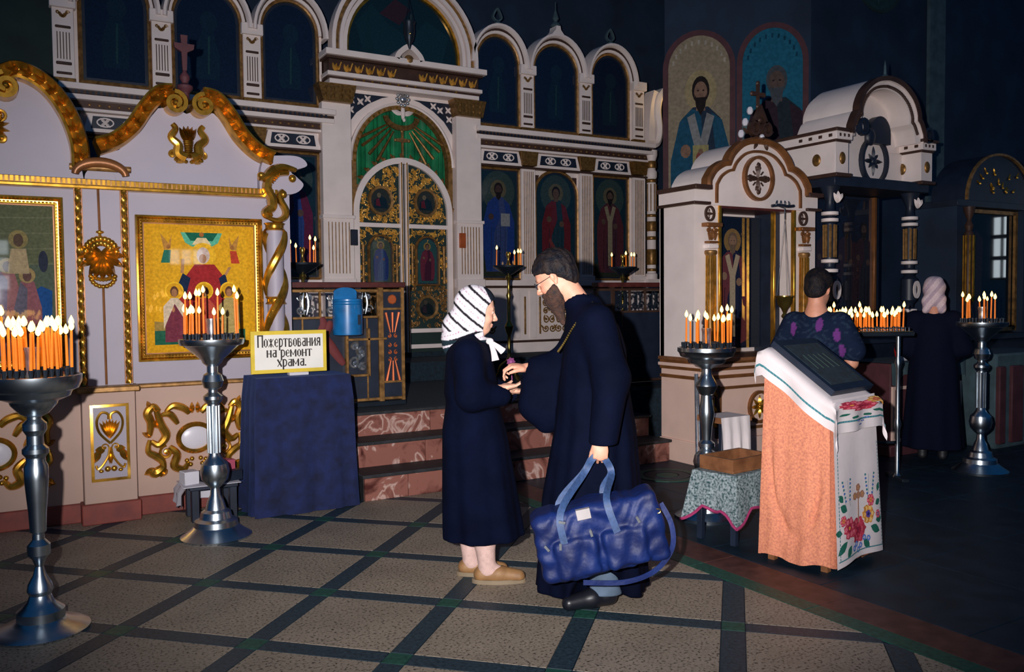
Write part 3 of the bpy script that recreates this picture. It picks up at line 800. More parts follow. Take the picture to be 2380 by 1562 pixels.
# rocaille cartouches of the base
def cartouche(par, cx, cz, Y, s=1.0):
    g = MB()
    g.scroll(cx - 0.20 * s, cz - 0.10 * s, 0.05 * s, 1.2, PI / 2, 0.013 * s, Y, 1)
    def tb(pts, r0, r1): 
        q = spline([(cx + x * s, Y - 0.015, cz + z * s) for x, z in pts], 5)
        n = len(q); g.tube(q, [(r0 + (r1 - r0) * i / (n - 1)) * s * (0.85 + 0.75 * math.sin(PI * i / (n - 1))) for i in range(n)], 8)
    tb([(-0.31, 0.03), (-0.30, 0.12), (-0.32, 0.19), (-0.28, 0.235), (-0.24, 0.20)], 0.022, 0.016)
    tb([(-0.26, 0.20), (-0.23, 0.10), (-0.20, 0.02), (-0.25, -0.04), (-0.30, -0.01)], 0.022, 0.018)
    tb([(-0.20, 0.19), (-0.15, 0.23), (-0.08, 0.21), (-0.04, 0.17)], 0.015, 0.02)
    tb([(-0.12, 0.10), (-0.17, 0.17), (-0.23, 0.17)], 0.018, 0.014)
    tb([(-0.31, 0.0), (-0.32, -0.08), (-0.27, -0.12), (-0.23, -0.16), (-0.22, -0.22)], 0.015, 0.02)
    tb([(-0.22, -0.20), (-0.28, -0.24), (-0.32, -0.21)], 0.028, 0.018)
    tb([(-0.18, -0.06), (-0.13, -0.12), (-0.15, -0.20), (-0.09, -0.23), (-0.05, -0.18)], 0.022, 0.016)
    for (x, z, a, l, w_) in ((-0.30, 0.22, 1.9, 0.06, 0.02), (-0.28, -0.21, 3.6, 0.08, 0.03), (-0.20, -0.22, 4.0, 0.07, 0.025), (-0.25, 0.08, 2.2, 0.09, 0.022), (-0.30, 0.02, 2.6, 0.07, 0.02), (-0.02, 0.17, 1.57, 0.08, 0.02), (-0.05, 0.18, 2.3, 0.06, 0.016)):
        g.leaf(cx + x * s, cz + z * s, a, l * s, w_ * s, Y - 0.01, 0.03)
    for k in range(6): g.ell((cx + (-0.315 + 0.014 * k) * s, Y - 0.015, cz + (0.205 + 0.014 * math.sin(k)) * s), (0.012 * s,) * 3, 6, 4)
    for x, z in ((-0.04, -0.20), (-0.065, -0.17), (-0.03, -0.16)): g.ell((cx + x * s, Y - 0.02, cz + z * s), (0.017 * s,) * 3, 8, 5)
    g.mirror(cx)
    o = g.build('rocaille_carving', 'gold', par)
    MB().mould(circ(cx, cz - 0.01 * s, 0.115 * s, 0.095 * s, 28), [(0.012, 0.0), (0.012, 0.03), (-0.003, 0.04), (-0.02, 0.02), (-0.02, 0)], Y, True).build('oval_frame', 'gold', o)
    e = MB().ell((cx, Y, cz - 0.01 * s), (0.108 * s, 0.022, 0.088 * s), 24, 12); e.build('oval_boss', 'white_porcelain', o)
cartouche(kl, 1.17, 0.525, KY - 0.02, 1.0)
cartouche(kl, -0.085, 0.525, KY - 0.02, 1.0)
# pediments
def arm(pts, w_, dep, Y, par, cx, cz, rv, dirn, mirror_x=None):
    path = spline(pts, 7)
    prof = [(-w_ / 2, -0.12), (-w_ / 2, dep * 0.7), (-w_ * 0.38, dep), (-w_ * 0.26, dep * 0.86), (w_ * 0.22, dep * 0.6), (w_ * 0.36, dep * 0.95), (w_ / 2, dep * 0.9), (w_ / 2, -0.12)]
    g = MB()
    g.mould(path, prof, Y)
    # volute drum
    n = 26
    vp = []; 
    for i in range(n + 1):
        t = i / n
        a = math.atan2(path[-1][1] - cz, path[-1][0] - cx) + dirn * 1.45 * 2 * PI * t
        vp.append((cx + rv * (1 - 0.72 * t) * math.cos(a), cz + rv * (1 - 0.72 * t) * math.sin(a)))
    g.mould(vp, [(-0.014, -0.1), (-0.014, dep + 0.02), (0.014, dep + 0.02), (0.014, -0.1)], Y)
    g.plate(circ(cx, cz, rv * 0.8), Y, -0.1, dep * 0.5)
    g.ell((cx, Y - dep, cz), (rv * 0.25, 0.03, rv * 0.25), 10, 6)
    lf = MB()
    m = len(path)
    for i in range(3, m - 4, 4):
        x, z = path[i]; a = math.atan2(path[i + 1][1] - z, path[i + 1][0] - x)
        yy = Y - dep * 0.72
        for da in (0.0, 0.75, -0.75): lf.leaf(x, z, a + da, 0.075, 0.016, yy, 0.040)
        lf.ell((x, yy - 0.005, z), (0.011, 0.011, 0.011), 6, 4)
    o = g.build('scroll_pediment', 'gold', par)
    lf.build('leaf_carving', 'gold', o)
    if mirror_x is not None:
        o = g.flipx(mirror_x).build('scroll_pediment', 'gold', par)
        lf.flipx(mirror_x).build('leaf_carving', 'gold', o)
    return path
MB().plate([(0.62, 2.30), (1.90, 2.30), (1.90, 2.46), (1.76, 2.47), (1.62, 2.58), (1.48, 2.74), (1.36, 2.86), (1.26, 2.88), (1.17, 2.84), (1.08, 2.88), (0.98, 2.86), (0.86, 2.70), (0.72, 2.55), (0.60, 2.50)], KY, -0.12, 0.0).build('pediment_panel', 'lilac', kl)
arm([(0.58, 2.555), (0.69, 2.60), (0.80, 2.70), (0.89, 2.84), (0.98, 2.945), (1.07, 2.965)], 0.11, 0.13, KY, kl, 1.075, 2.885, 0.078, -1, mirror_x=1.17)
MB().plate([(-0.62, 2.30), (0.50, 2.30), (0.47, 2.50), (0.44, 2.66), (0.36, 2.82), (0.25, 2.93), (0.12, 2.95), (-0.085, 2.80), (-0.29, 2.95), (-0.42, 2.93), (-0.53, 2.82), (-0.61, 2.66)], KY, -0.12, 0.0).build('pediment_panel', 'lilac', kl)
arm([(0.475, 2.40), (0.470, 2.55), (0.43, 2.70), (0.36, 2.84), (0.26, 2.95), (0.13, 3.005), (0.04, 2.97)], 0.115, 0.13, KY, kl, 0.055, 2.885, 0.085, 1, mirror_x=-0.085)
# feather crest on the pediment
cr_ = MB(); cx, cz = 1.172, 2.52
for k in range(10): cr_.ell((cx, KY - 0.03, cz + 0.012 * k + 0.01), (0.026 + 0.0015 * k, 0.03, 0.009), 8, 5)
for a in (-0.5, -0.25, 0, 0.25, 0.5): cr_.leaf(cx, cz + 0.11, PI / 2 + a, 0.12, 0.026, KY - 0.015, 0.05)
q = spline([(cx - 0.02, KY - 0.03, cz), (cx - 0.07, KY - 0.03, cz + 0.03), (cx - 0.07, KY - 0.035, cz + 0.09), (cx - 0.115, KY - 0.035, cz + 0.14), (cx - 0.085, KY - 0.03, cz + 0.20), (cx - 0.105, KY - 0.03, cz + 0.235)], 5)
cr_.tube(q, [0.042 - 0.024 * i / (len(q) - 1) for i in range(len(q))], 8)
cr_.scroll(cx - 0.105, cz + 0.025, 0.03, 1.1, 0, 0.012, KY)
cr_.leaf(cx - 0.02, cz - 0.01, PI * 1.1, 0.07, 0.02, KY - 0.01, 0.03)
for k in range(4): cr_.ell((cx - 0.02 - 0.022 * k, KY - 0.03, cz - 0.025 + 0.004 * k), (0.016, 0.02, 0.014), 8, 5)
cr_.mirror(cx); cr_.build('crest_carving', 'gold', kl)
cr2 = MB(); cx, cz = -0.085, 2.62
for s_ in (1,):
    cr2.scroll(cx + 0.10, cz + 0.10, 0.04, 1.2, -PI / 2, 0.013, KY); cr2.scroll(cx + 0.11, cz - 0.05, 0.035, 1.2, PI / 2, 0.013, KY)
    for a in (-0.6, -0.2, 0.3, 0.7): cr2.leaf(cx + 0.05, cz + 0.02, a, 0.11, 0.02, KY, 0.03)
    cr2.leaf(cx, cz + 0.02, PI / 2, 0.18, 0.03, KY, 0.04)
cr2.mirror(cx); cr2.build('crest_carving', 'gold', kl)
# arched handle-like bridge between the pediments
br = MB().tube([(0.59 + 0.155 * math.cos(PI - PI * i / 16), KY - 0.11, 2.355 + 0.085 * math.sin(PI - PI * i / 16)) for i in range(17)], [0.022 + 0.012 * math.sin(PI * i / 16) for i in range(17)], 10)
br.build('gilt_bridge', 'pipe_gold', kl)
MB().tube([(0.405, KY - 0.08, 2.405), (0.78, KY - 0.08, 2.405)], 0.022, 10).build('cross_bar', 'dull_gold', kl)
MB().plate(archpoly(0.50, 0.69, 2.33, 2.35, 2.42, 10), KY, -0.1, 0.02).build('bridge_panel', 'lilac', kl)
# cross finial
cs = MB(); x = 1.175; y = KY + 0.06
cs.lathe([(0.03, 2.93), (0.03, 3.0), (0.055, 3.03), (0.055, 3.05), (0.02, 3.07), (0.035, 3.10), (0.035, 3.12), (0.014, 3.15), (0.014, 3.18)], (x, y, 0), 14)
cs.plate([(x - 0.014, 3.16), (x + 0.014, 3.16), (x + 0.02, 3.29), (x + 0.065, 3.315), (x + 0.07, 3.35), (x + 0.02, 3.35), (x + 0.024, 3.41), (x - 0.024, 3.41), (x - 0.02, 3.35), (x - 0.07, 3.35), (x - 0.065, 3.315), (x - 0.02, 3.29)], y, -0.014, 0.014)
cs.build('finial_cross', 'oxblood', kl)
# twisted column at the corner
cxx, cy_ = 1.765, KY - 0.06
MB().lathe([(0.062, 0.93), (0.062, 2.06)], (cxx, cy_, 0), 20).build('column_shaft', 'lilac', kl)
hl = MB()
for ph in (0, PI):
    hl.tube([(cxx + 0.06 * math.cos(ph + 9.5 * i / 60), cy_ + 0.06 * math.sin(ph + 9.5 * i / 60), 0.96 + 1.05 * i / 60) for i in range(61)], 0.033, 8)
for i in range(26):
    a = 9.5 * (i + 0.5) / 26
    hl.ell((cxx + 0.075 * math.cos(a), cy_ + 0.075 * math.sin(a), 0.96 + 1.05 * (i + 0.5) / 26), (0.017, 0.017, 0.022), 8, 5)
hl.build('spiral_carving', 'gold', kl)
for z in (0.95, 1.50, 2.05):
    MB().lathe([(0.066, z - 0.03), (0.078, z - 0.025), (0.066, z - 0.01), (0.066, z + 0.01), (0.078, z + 0.025), (0.066, z + 0.03)], (cxx, cy_, 0), 20).build('column_ring', 'gold', kl)
cp = MB()
def tb2(pts, r):
    q = spline([(x_, cy_ - 0.05, z_) for x_, z_ in pts], 6); n = len(q)
    cp.tube(q, [r * 1.45 * (0.6 + 0.55 * math.sin(PI * i / (n - 1))) for i in range(n)], 8, ref=(0, 1, 0), flat=1.8)
tb2([(1.73, 2.14), (1.70, 2.125), (1.685, 2.15), (1.71, 2.17), (1.735, 2.19), (1.735, 2.25), (1.70, 2.33), (1.72, 2.40), (1.78, 2.44), (1.86, 2.45)], 0.022)
tb2([(1.70, 2.115), (1.77, 2.095), (1.825, 2.12), (1.835, 2.17), (1.80, 2.24), (1.795, 2.29), (1.82, 2.32)], 0.016)
tb2([(1.64, 2.40), (1.69, 2.41), (1.74, 2.46), (1.82, 2.49), (1.92, 2.475)], 0.020)
cp.ell((1.66, cy_ - 0.06, 2.42), (0.03, 0.03, 0.025), 10, 6); cp.ell((1.89, cy_ - 0.06, 2.41), (0.028, 0.03, 0.03), 10, 6); cp.ell((1.82, cy_ - 0.06, 2.29), (0.026, 0.026, 0.03), 10, 6)
for k in range(7): cp.leaf(1.72 + 0.012 * k, 2.33 + 0.016 * k, 2.2 - 0.2 * k, 0.05, 0.01, cy_ - 0.07, 0.02)
cp.build('scroll_capital', 'gold', kl)
MB().plate(spline([(1.66, 2.30), (1.90, 2.30), (1.99, 2.37), (1.94, 2.43), (1.90, 2.47), (2.02, 2.52), (1.97, 2.58), (1.84, 2.585), (1.70, 2.55), (1.66, 2.40)], 5), KY - 0.01, -0.2, 0.06).build('corner_block', 'lilac', kl)
MB().plate(spline([(1.73, 2.11), (1.80, 2.12), (1.81, 2.17), (1.77, 2.26), (1.74, 2.30), (1.70, 2.24)], 4), cy_, 0.02, 0.045).build('capital_core', 'lilac', kl)
MB().box(1.66, 1.88, cy_ - 0.09, KY, 0.86, 0.93).build('column_base', 'dull_gold', kl)

# ------------------------------------------------------------------ iconostasis
IY = 9.60
ico = thing('iconostasis', 'tall white and gilt altar screen with dark icons and royal doors', 'altar screen', (4.14, 9.7, 0.80))
AX = 4.14
def ib(x0, x1, z0, z1, d0, d1, name, material, par=None, bev=True):
    m_ = MB()
    if bev: m_.bbox(x0, x1, IY - d1, IY - d0, z0, z1, 0.004)
    else: m_.box(x0, x1, IY - d1, IY - d0, z0, z1)
    return m_.build(name, material, par or ico)
# lower storey walls, left and right of the gate
for a, b in ((0.56, 3.24), (5.12, 7.86)):
    ib(a, b, 0.80, 0.93, -0.2, 0.10, 'plinth', 'white')
    ib(a, b, 0.93, 0.955, -0.2, 0.115, 'dark_fillet', 'brown_trim')
    ib(a, b, 0.955, 1.63, -0.2, 0.03, 'base_wall', 'white')
    ib(a, b, 1.63, 1.66, -0.2, 0.10, 'dark_fillet', 'brown_trim')
    ib(a, b, 1.66, 1.73, -0.2, 0.09, 'sill', 'white')
    ib(a, b, 1.73, 3.62, -0.2, 0.0, 'wall', 'white')
    ib(a - 0.03, b + 0.03, 3.16, 3.185, 0, 0.09, 'dark_fillet', 'brown_trim')
    ib(a, b, 3.38, 3.41, 0, 0.10, 'ledge', 'white')
    ib(a, b, 3.41, 3.48, 0, 0.08, 'dark_frieze', 'brown_trim')
    ib(a - 0.03, b + 0.03, 3.48, 3.53, 0, 0.16, 'cornice', 'white')
    ib(a - 0.03, b + 0.03, 3.535, 3.565, 0, 0.15, 'dark_fillet', 'brown_trim')
    ib(a - 0.04, b + 0.04, 3.57, 3.63, 0, 0.19, 'cornice', 'white')
    dn = MB()
    n = int((b - a) / 0.05)
    for i in range(n): dn.box(a + 0.05 * i, a + 0.05 * i + 0.022, IY - 0.165, IY - 0.15, 3.535, 3.565)
    stuff(dn.build('dentil_row', 'black_wood', ico))
    g_ = MB()
    for i in range(int((b - a) / 0.09)): g_.ell((a + 0.05 + 0.09 * i, IY - 0.085, 3.445), (0.016, 0.01, 0.012), 6, 4)
    stuff(g_.build('gilt_studs', 'dull_gold', ico))
bays_r = [(5.17, 5.76), (6.01, 6.67), (6.93, 7.53)]
bays = [(2 * AX - b, 2 * AX - a) for a, b in bays_r[::-1]] + bays_r
pil = [5.885, 6.80, 7.70]
pil = [2 * AX - p for p in pil[::-1]] + pil
DK = (0.006, 0.014, 0.035)
random.seed(11)
def iconwork(name, poly, Yp, painter, par, frame_w=0.035, framemat='dull_gold', closed=True):
    o = MB().plate(poly, Yp, -0.01, 0.004).build(name, 'black_wood', par)
    pr = [(0.0, 0.0), (0.0, 0.035), (-frame_w * 0.4, 0.045), (-frame_w, 0.02), (-frame_w, 0.0)]
    ar = sum(poly[i][0] * poly[(i + 1) % len(poly)][1] - poly[(i + 1) % len(poly)][0] * poly[i][1] for i in range(len(poly)))
    path = poly if ar < 0 else poly[::-1]
    MB().mould(path, [(-u, d) for u, d in pr], Yp, True).build('gilt_frame', framemat, o)
    P = Paint(Yp - 0.005)
    painter(P)
    P.build('painting', 'glazed', o, smooth=False)
    return o
lower = {3: dict(robe=(0.03, 0.05, 0.14), cloak=(0.012, 0.035, 0.16), book=(0.20, 0.21, 0.22), skin=(0.05, 0.03, 0.03)),
         4: dict(robe=(0.012, 0.035, 0.05), cloak=(0.10, 0.015, 0.022), skin=(0.09, 0.055, 0.04), beard=False),
         5: dict(robe=(0.05, 0.02, 0.03), cloak=(0.07, 0.02, 0.028), stole=(0.20, 0.17, 0.11), skin=(0.08, 0.05, 0.04)),
         2: dict(robe=(0.02, 0.045, 0.17), cloak=(0.09, 0.012, 0.04), skin=(0.08, 0.05, 0.04), beard=False),
         1: dict(robe=(0.05, 0.03, 0.03), cloak=(0.02, 0.04, 0.06), skin=(0.08, 0.05, 0.04)),
         0: dict(robe=(0.02, 0.04, 0.06), cloak=(0.07, 0.02, 0.03), skin=(0.08, 0.05, 0.04))}
for i, (a, b) in enumerate(bays):
    if i in (0, 1): pass
    cx = (a + b) / 2
    # lower icon
    kw = lower[i]
    arched = i in (1, 4)
    poly = archpoly(a + 0.01, b - 0.01, 1.76, 2.86, 3.15, 14) if arched else rect(a + 0.01, b - 0.01, 1.76, 3.13)
    def pt(P, a=a, b=b, cx=cx, kw=kw, arched=arched):
        P.p(archpoly(a + 0.03, b - 0.03, 1.78, 2.86, 3.13, 14) if arched else rect(a + 0.03, b - 0.03, 1.78, 3.11), (0.008, 0.026, 0.04))
        P.p(circ(cx, 2.86, 0.24, 0.26, 20), (0.028, 0.05, 0.05))
        P.p([(a + 0.03, 1.78), (b - 0.03, 1.78), (b - 0.03, 1.98), (cx, 2.06), (a + 0.03, 1.95)], (0.02, 0.026, 0.018))
        saint(P, cx, 1.84, 1.16, kw['robe'], kw['cloak'], halo=(0.09, 0.08, 0.05), skin=kw['skin'], hair=(0.012, 0.01, 0.012), asp=0.95, stole=kw.get('stole'), book=kw.get('book'), beard=kw.get('beard', True))
        if i == 4: P.p([(cx - 0.12, 2.25), (cx - 0.10, 2.30), (cx + 0.13, 1.95), (cx + 0.09, 1.92)], (0.14, 0.03, 0.03))
    iconwork('icon', poly, IY - 0.0, pt, ico)
    if arched:
        for sx in (a, b): MB().plate([(sx, 3.10), (sx + (0.07 if sx == a else -0.07), 3.10), (sx, 2.98)], IY, 0, 0.012).build('spandrel_carving', 'brown_trim', ico)
    # frieze plaque above it
    pq = MB().plate([(a - 0.02, 3.19), (b + 0.03, 3.19), (b - 0.02, 3.37), (a + 0.03, 3.37)], IY, 0.0, 0.06).build('frieze_plaque', 'white', ico)
    MB().plate([(a + 0.05, 3.225), (b - 0.03, 3.225), (b - 0.05, 3.345), (a + 0.07, 3.345)], IY, 0.06, 0.064).build('plaque_field', 'black_wood', pq)
    oc = MB()
    for cxx_ in (cx - 0.12, cx + 0.12):
        for k in range(4): oc.leaf(cxx_, 3.285, k * PI / 2 + PI / 4, 0.065, 0.016, IY - 0.064, 0.012)
        oc.mould(circ(cxx_, 3.285, 0.075, 0.042, 18), [(-0.006, 0.064), (-0.006, 0.074), (0.006, 0.074), (0.006, 0.064)], IY, True)
    stuff(oc.build('plaque_carving', 'white', pq))
    # upper arched icon, a slab of its own against the dark
    poly = archpoly(a, b, 3.70, 4.46, 4.79, 18)
    sl = MB().plate(archpoly(a - 0.075, b + 0.075, 3.63, 4.46, 4.87, 20), IY, -0.12, 0.0).build('arch_slab', 'white', ico)
    def up(P, a=a, b=b, cx=cx):
        P.p(archpoly(a + 0.03, b - 0.03, 3.73, 4.46, 4.76, 18), DK)
        P.p(circ(cx + 0.02, 4.45, 0.09, 0.11, 16), (0.008, 0.022, 0.04))
        P.p([(cx - 0.11, 3.85), (cx + 0.12, 3.85), (cx + 0.13, 4.1), (cx + 0.06, 4.36), (cx - 0.05, 4.36), (cx - 0.13, 4.1)], (0.007, 0.02, 0.038))
        P.p([(cx, 3.9), (cx + 0.02, 3.9), (cx + 0.03, 4.3), (cx + 0.01, 4.3)], (0.014, 0.045, 0.05))
    iconwork('icon', poly, IY, up, ico, frame_w=0.04)
    # double archivolt
    ap = archpoly(a - 0.05, b + 0.05, 4.45, 4.46, 4.845, 20)[1:-1]
    MB().mould(ap, [(-0.02, 0), (-0.02, 0.05), (0.012, 0.06), (0.02, 0.0)], IY).build('archivolt', 'white', ico)
    ap = archpoly(a - 0.10, b + 0.10, 4.40, 4.42, 4.91, 20)[1:-1]
    MB().mould(ap, [(-0.026, 0), (-0.026, 0.10), (-0.008, 0.13), (0.02, 0.13), (0.026, -0.1), (-0.026, -0.1)], IY).build('archivolt', 'white', ico)
    ap = archpoly(a - 0.075, b + 0.075, 4.42, 4.44, 4.877, 20)[1:-1]
    MB().mould(ap, [(-0.014, 0.05), (-0.014, 0.075), (0.014, 0.075), (0.014, 0.05)], IY).build('dark_fillet', 'brown_trim', ico)
    fn = MB()
    if i in (1, 4):
        MB().plate([(cx - 0.12, 4.90), (cx + 0.12, 4.90), (cx + 0.04, 4.99), (cx + 0.03, 5.04), (cx - 0.03, 5.04), (cx - 0.04, 4.99)], IY, -0.06, 0.10).build('arch_peak', 'white', ico)
        fn.lathe([(0.05, 5.04), (0.07, 5.06), (0.05, 5.09), (0.02, 5.11), (0.045, 5.15), (0.03, 5.2), (0.008, 5.26), (0.008, 5.36)], (cx, IY - 0.03, 0), 12)
    else:
        fn.lathe([(0.03, 4.92), (0.045, 4.96), (0.02, 4.98), (0.012, 5.0)], (cx, IY - 0.03, 0), 12)
        fn.mould(spline([(cx - 0.02, 4.99), (cx - 0.06, 5.04), (cx, 5.14), (cx + 0.06, 5.04), (cx + 0.02, 4.99)], 5), [(-0.01, 0), (-0.01, 0.04), (0.01, 0.04), (0.01, 0)], IY)
    fn.build('finial', 'pale_strip', ico)
# pilasters
def pilaster(x, w_, z0, z1, par, upper):
    p = MB().bbox(x - w_ / 2, x + w_ / 2, IY - 0.06, IY, z0, z1, 0.004).build('pilaster', 'white', par)
    n = 5
    fm = MB()
    if upper:
        a, b = z0 + 0.24, z0 + 0.50
        for k in range(n):
            u = x - w_ * 0.28 + w_ * 0.56 * k / (n - 1)
            MB().box(u - 0.004, u + 0.004, IY - 0.066, IY - 0.058, a, b).build('flute', 'brown_trim', p)
        for zz, hh in ((z0 + 0.20, 0.03), (z0 + 0.105, 0.025), (z0 + 0.55, 0.025)):
            MB().bbox(x - w_ * 0.36, x + w_ * 0.36, IY - 0.072, IY - 0.05, zz - hh / 2, zz + hh / 2, 0.006).build('dark_roundel', 'brown_trim', p)
        MB().bbox(x - w_ / 2 - 0.005, x + w_ / 2 + 0.005, IY - 0.075, IY, z0, z0 + 0.06, 0.004).build('pilaster_foot', 'old_gold', p)
        MB().bbox(x - w_ / 2 - 0.02, x + w_ / 2 + 0.02, IY - 0.10, IY, z1 - 0.06, z1 + 0.06, 0.006).build('abacus', 'white', p)
        c = MB()
        for s_ in (-1, 1):
            c.leaf(x, z1 - 0.15, PI / 2 + s_ * 0.6, 0.07, 0.018, IY - 0.06, 0.02); c.scroll(x + s_ * w_ * 0.22, z1 - 0.10, 0.022, 1.0, 0, 0.006, IY - 0.06, s_)
        c.build('capital_carving', 'old_gold', p)
    else:
        for k in range(6):
            u = x - w_ * 0.32 + w_ * 0.64 * k / 5
            MB().box(u - 0.0035, u + 0.0035, IY - 0.066, IY - 0.058, z0 + 0.08, z1 - 0.03).build('flute', 'dull_gold', p)
        MB().bbox(x - w_ / 2 - 0.015, x + w_ / 2 + 0.015, IY - 0.085, IY, z0, z0 + 0.06, 0.004).build('pilaster_foot', 'white', p)
        MB().plate([(x - w_ * 0.62, 3.38), (x + w_ * 0.62, 3.38), (x + w_ * 0.5, 3.20), (x - w_ * 0.5, 3.20)], IY, 0, 0.10).build('capital', 'old_gold', p)
for x in pil:
    pilaster(x, 0.19, 3.63, 4.42, ico, True)
    pilaster(x, 0.21, 1.73, 3.16, ico, False)
# carved panels and strips on the base
for cx in (6.30, 5.35):
    sc_ = MB(); w_ = 0.20 if cx > 6 else 0.08
    for ix in range(2 if cx > 6 else 1):
        for iz in range(4):
            u = cx - w_ / 2 + w_ * (ix + 0.25); z = 1.10 + 0.115 * iz
            sc_.scroll(u, z, 0.05, 1.3, iz * 1.6, 0.010, IY - 0.03, 1 if iz % 2 else -1)
            sc_.leaf(u + 0.03, z, 0.8 + iz, 0.07, 0.014, IY - 0.03, 0.02)
    if cx > 6: sc_.mirror(cx)
    stuff(sc_.build('carved_scrollwork', 'dull_gold', ico))
for x in (5.58, 5.82, 6.05): ib(x, x + 0.022, 1.03, 1.52, 0.03, 0.045, 'gilt_batten', 'dull_gold')
for x in (5.70, 5.95): ib(x - 0.05, x + 0.05, 0.98, 1.60, 0.03, 0.045, 'base_pilaster', 'white')
# the gate: pilasters, entablature
for s_ in (-1, 1):
    x = AX + s_ * 0.84
    g = ib(x - 0.17, x + 0.17, 0.80, 3.72, -0.15, 0.14, 'gate_pilaster', 'white')
    ib(x - 0.18, x + 0.18, 1.72, 2.44, 0.13, 0.155, 'fluted_panel', 'white', g)
    for k in range(7):
        u = x - 0.12 + 0.04 * k
        ib(u - 0.004, u + 0.004, 1.80, 2.38, 0.15, 0.162, 'flute', 'dull_gold', g, bev=False)
    ib(x - 0.19, x + 0.19, 1.64, 1.74, -0.1, 0.18, 'pilaster_foot', 'white', g)
    ib(x - 0.19, x + 0.19, 2.42, 2.46, -0.1, 0.175, 'band', 'white', g)
    MB().plate([(x - 0.22, 3.92), (x + 0.22, 3.92), (x + 0.17, 3.72), (x - 0.17, 3.72)], IY, -0.1, 0.20).build('capital', 'old_gold', g)
    cc = MB()
    for k in range(4):
        for j in range(2): cc.leaf(x - 0.14 + 0.09 * k, 3.75 + 0.07 * j, PI / 2, 0.07, 0.028, IY - 0.19, 0.025)
    stuff(cc.build('capital_leaves', 'old_gold', g))
ib(3.20, 5.09, 3.92, 3.97, -0.1, 0.22, 'architrave', 'white')
ib(3.18, 5.11, 3.97, 4.00, -0.1, 0.20, 'dark_fillet', 'brown_trim')
sd = MB()
for i in range(13): sd.ell((3.50 + 0.107 * i, IY - 0.205, 3.985), (0.014, 0.01, 0.011), 6, 4)
stuff(sd.build('gilt_studs', 'gold', ico))
ib(3.17, 5.12, 4.00, 4.045, -0.1, 0.25, 'cornice', 'white')
ib(3.20, 5.09, 4.045, 4.19, -0.1, 0.20, 'frieze', 'brown_trim')
for i in range(14):
    u = 3.29 + 0.132 * i
    if abs(u - AX) < 0.08: continue
    m_ = MB()
    for da in (-0.55, 0, 0.55): m_.leaf(u - 0.02, 4.06, PI * 0.42 + da, 0.09, 0.02, IY - 0.20, 0.03)
    m_.tube([(u + 0.02, IY - 0.21, 4.07), (u + 0.05, IY - 0.215, 4.16)], 0.008, 6)
    m_.build('frieze_leaf', 'bright_gold', ico)
ib(3.16, 5.13, 4.19, 4.215, -0.1, 0.25, 'dark_fillet', 'brown_trim')
ib(3.14, 5.16, 4.215, 4.28, -0.1, 0.30, 'cornice', 'white')
MB().mould(spline([(3.98, 4.27), (4.02, 4.34), (4.14, 4.42), (4.26, 4.34), (4.30, 4.27)], 5), [(-0.03, 0), (-0.03, 0.30), (0.03, 0.30), (0.03, 0)], IY).build('cornice_crest', 'white', ico)
MB().ell((AX, IY - 0.27, 4.27), (0.06, 0.04, 0.06), 12, 8).build('gilt_boss', 'dull_gold', ico)
# gate arch wall with carved spandrels
wa = archpoly(3.49, 4.79, 2.4, 3.10, 3.80, 24)
sp = [(3.31, 2.4), (3.31, 3.92), (AX, 3.92)] + [p for p in wa[:13]][::-1]
for s_ in (0, 1):
    poly = sp if s_ == 0 else [(2 * AX - x, z) for x, z in sp]
    MB().plate(poly, IY, -0.1, 0.02).build('gate_spandrel', 'white', ico)
    q_ = [(3.36, 3.88), (3.36, 3.42), (3.46, 3.50), (3.58, 3.66), (3.72, 3.77), (3.90, 3.86), (3.98, 3.88)]
    q_ = q_ if s_ == 0 else [(2 * AX - x, z) for x, z in q_]
    fo = MB().plate(q_, IY, 0.02, 0.026).build('spandrel_field', 'black_wood', ico)
    tc_ = MB()
    for x_, z_ in ((3.42, 3.80), (3.52, 3.80), (3.42, 3.68), (3.51, 3.69), (3.42, 3.57), (3.63, 3.79), (3.72, 3.83)):
        x_ = x_ if s_ == 0 else 2 * AX - x_
        for k in range(4): tc_.leaf(x_, z_, k * PI / 2 + PI / 4, 0.056, 0.016, IY - 0.026, 0.014)
    stuff(tc_.build('spandrel_carving', 'white', fo))
MB().mould(wa[1:-1], [(-0.012, 0.0), (-0.012, 0.05), (0.005, 0.06), (0.022, 0.05), (0.022, 0)], IY - 0.02).build('gate_archivolt', 'white', ico)
wi = archpoly(3.53, 4.75, 0.82, 3.10, 3.76, 24)
MB().mould(wi, [(-0.02, -0.05), (-0.02, 0.05), (0.035, 0.05), (0.035, -0.05)], IY - 0.02).build('gilt_archivolt', 'dull_gold', ico)
ls = MB()
for i, (x, z) in enumerate(wi):
    if 0 < i: ls.ell((x, IY - 0.08, z), (0.016, 0.012, 0.016), 6, 4)
stuff(ls.build('archivolt_beads', 'gold', ico))
# green curtain behind the gate: gathered folds
cu = MB()
nx, nz = 80, 8
vs = []; fs = []
for i in range(nx + 1):
    x = 3.50 + 1.28 * i / nx
    zt = 3.10 + 0.66 * math.sqrt(max(0, 1 - ((x - AX) / 0.65) ** 2))
    for k in range(nz + 1):
        z = 0.82 + (zt - 0.82) * k / nz
        vs.append((x, IY + 0.06 + 0.022 * math.sin(i * 1.9) + 0.01 * math.sin(i * 0.7 + k * 0.4), z))
for i in range(nx):
    for k in range(nz): fs.append((i * (nz + 1) + k, (i + 1) * (nz + 1) + k, (i + 1) * (nz + 1) + k + 1, i * (nz + 1) + k + 1))
cu.add(vs, fs); 
tag(cu.build('gate_curtain', 'curtain'), 'bright green gathered curtain filling the arch above the royal doors', 'curtain')
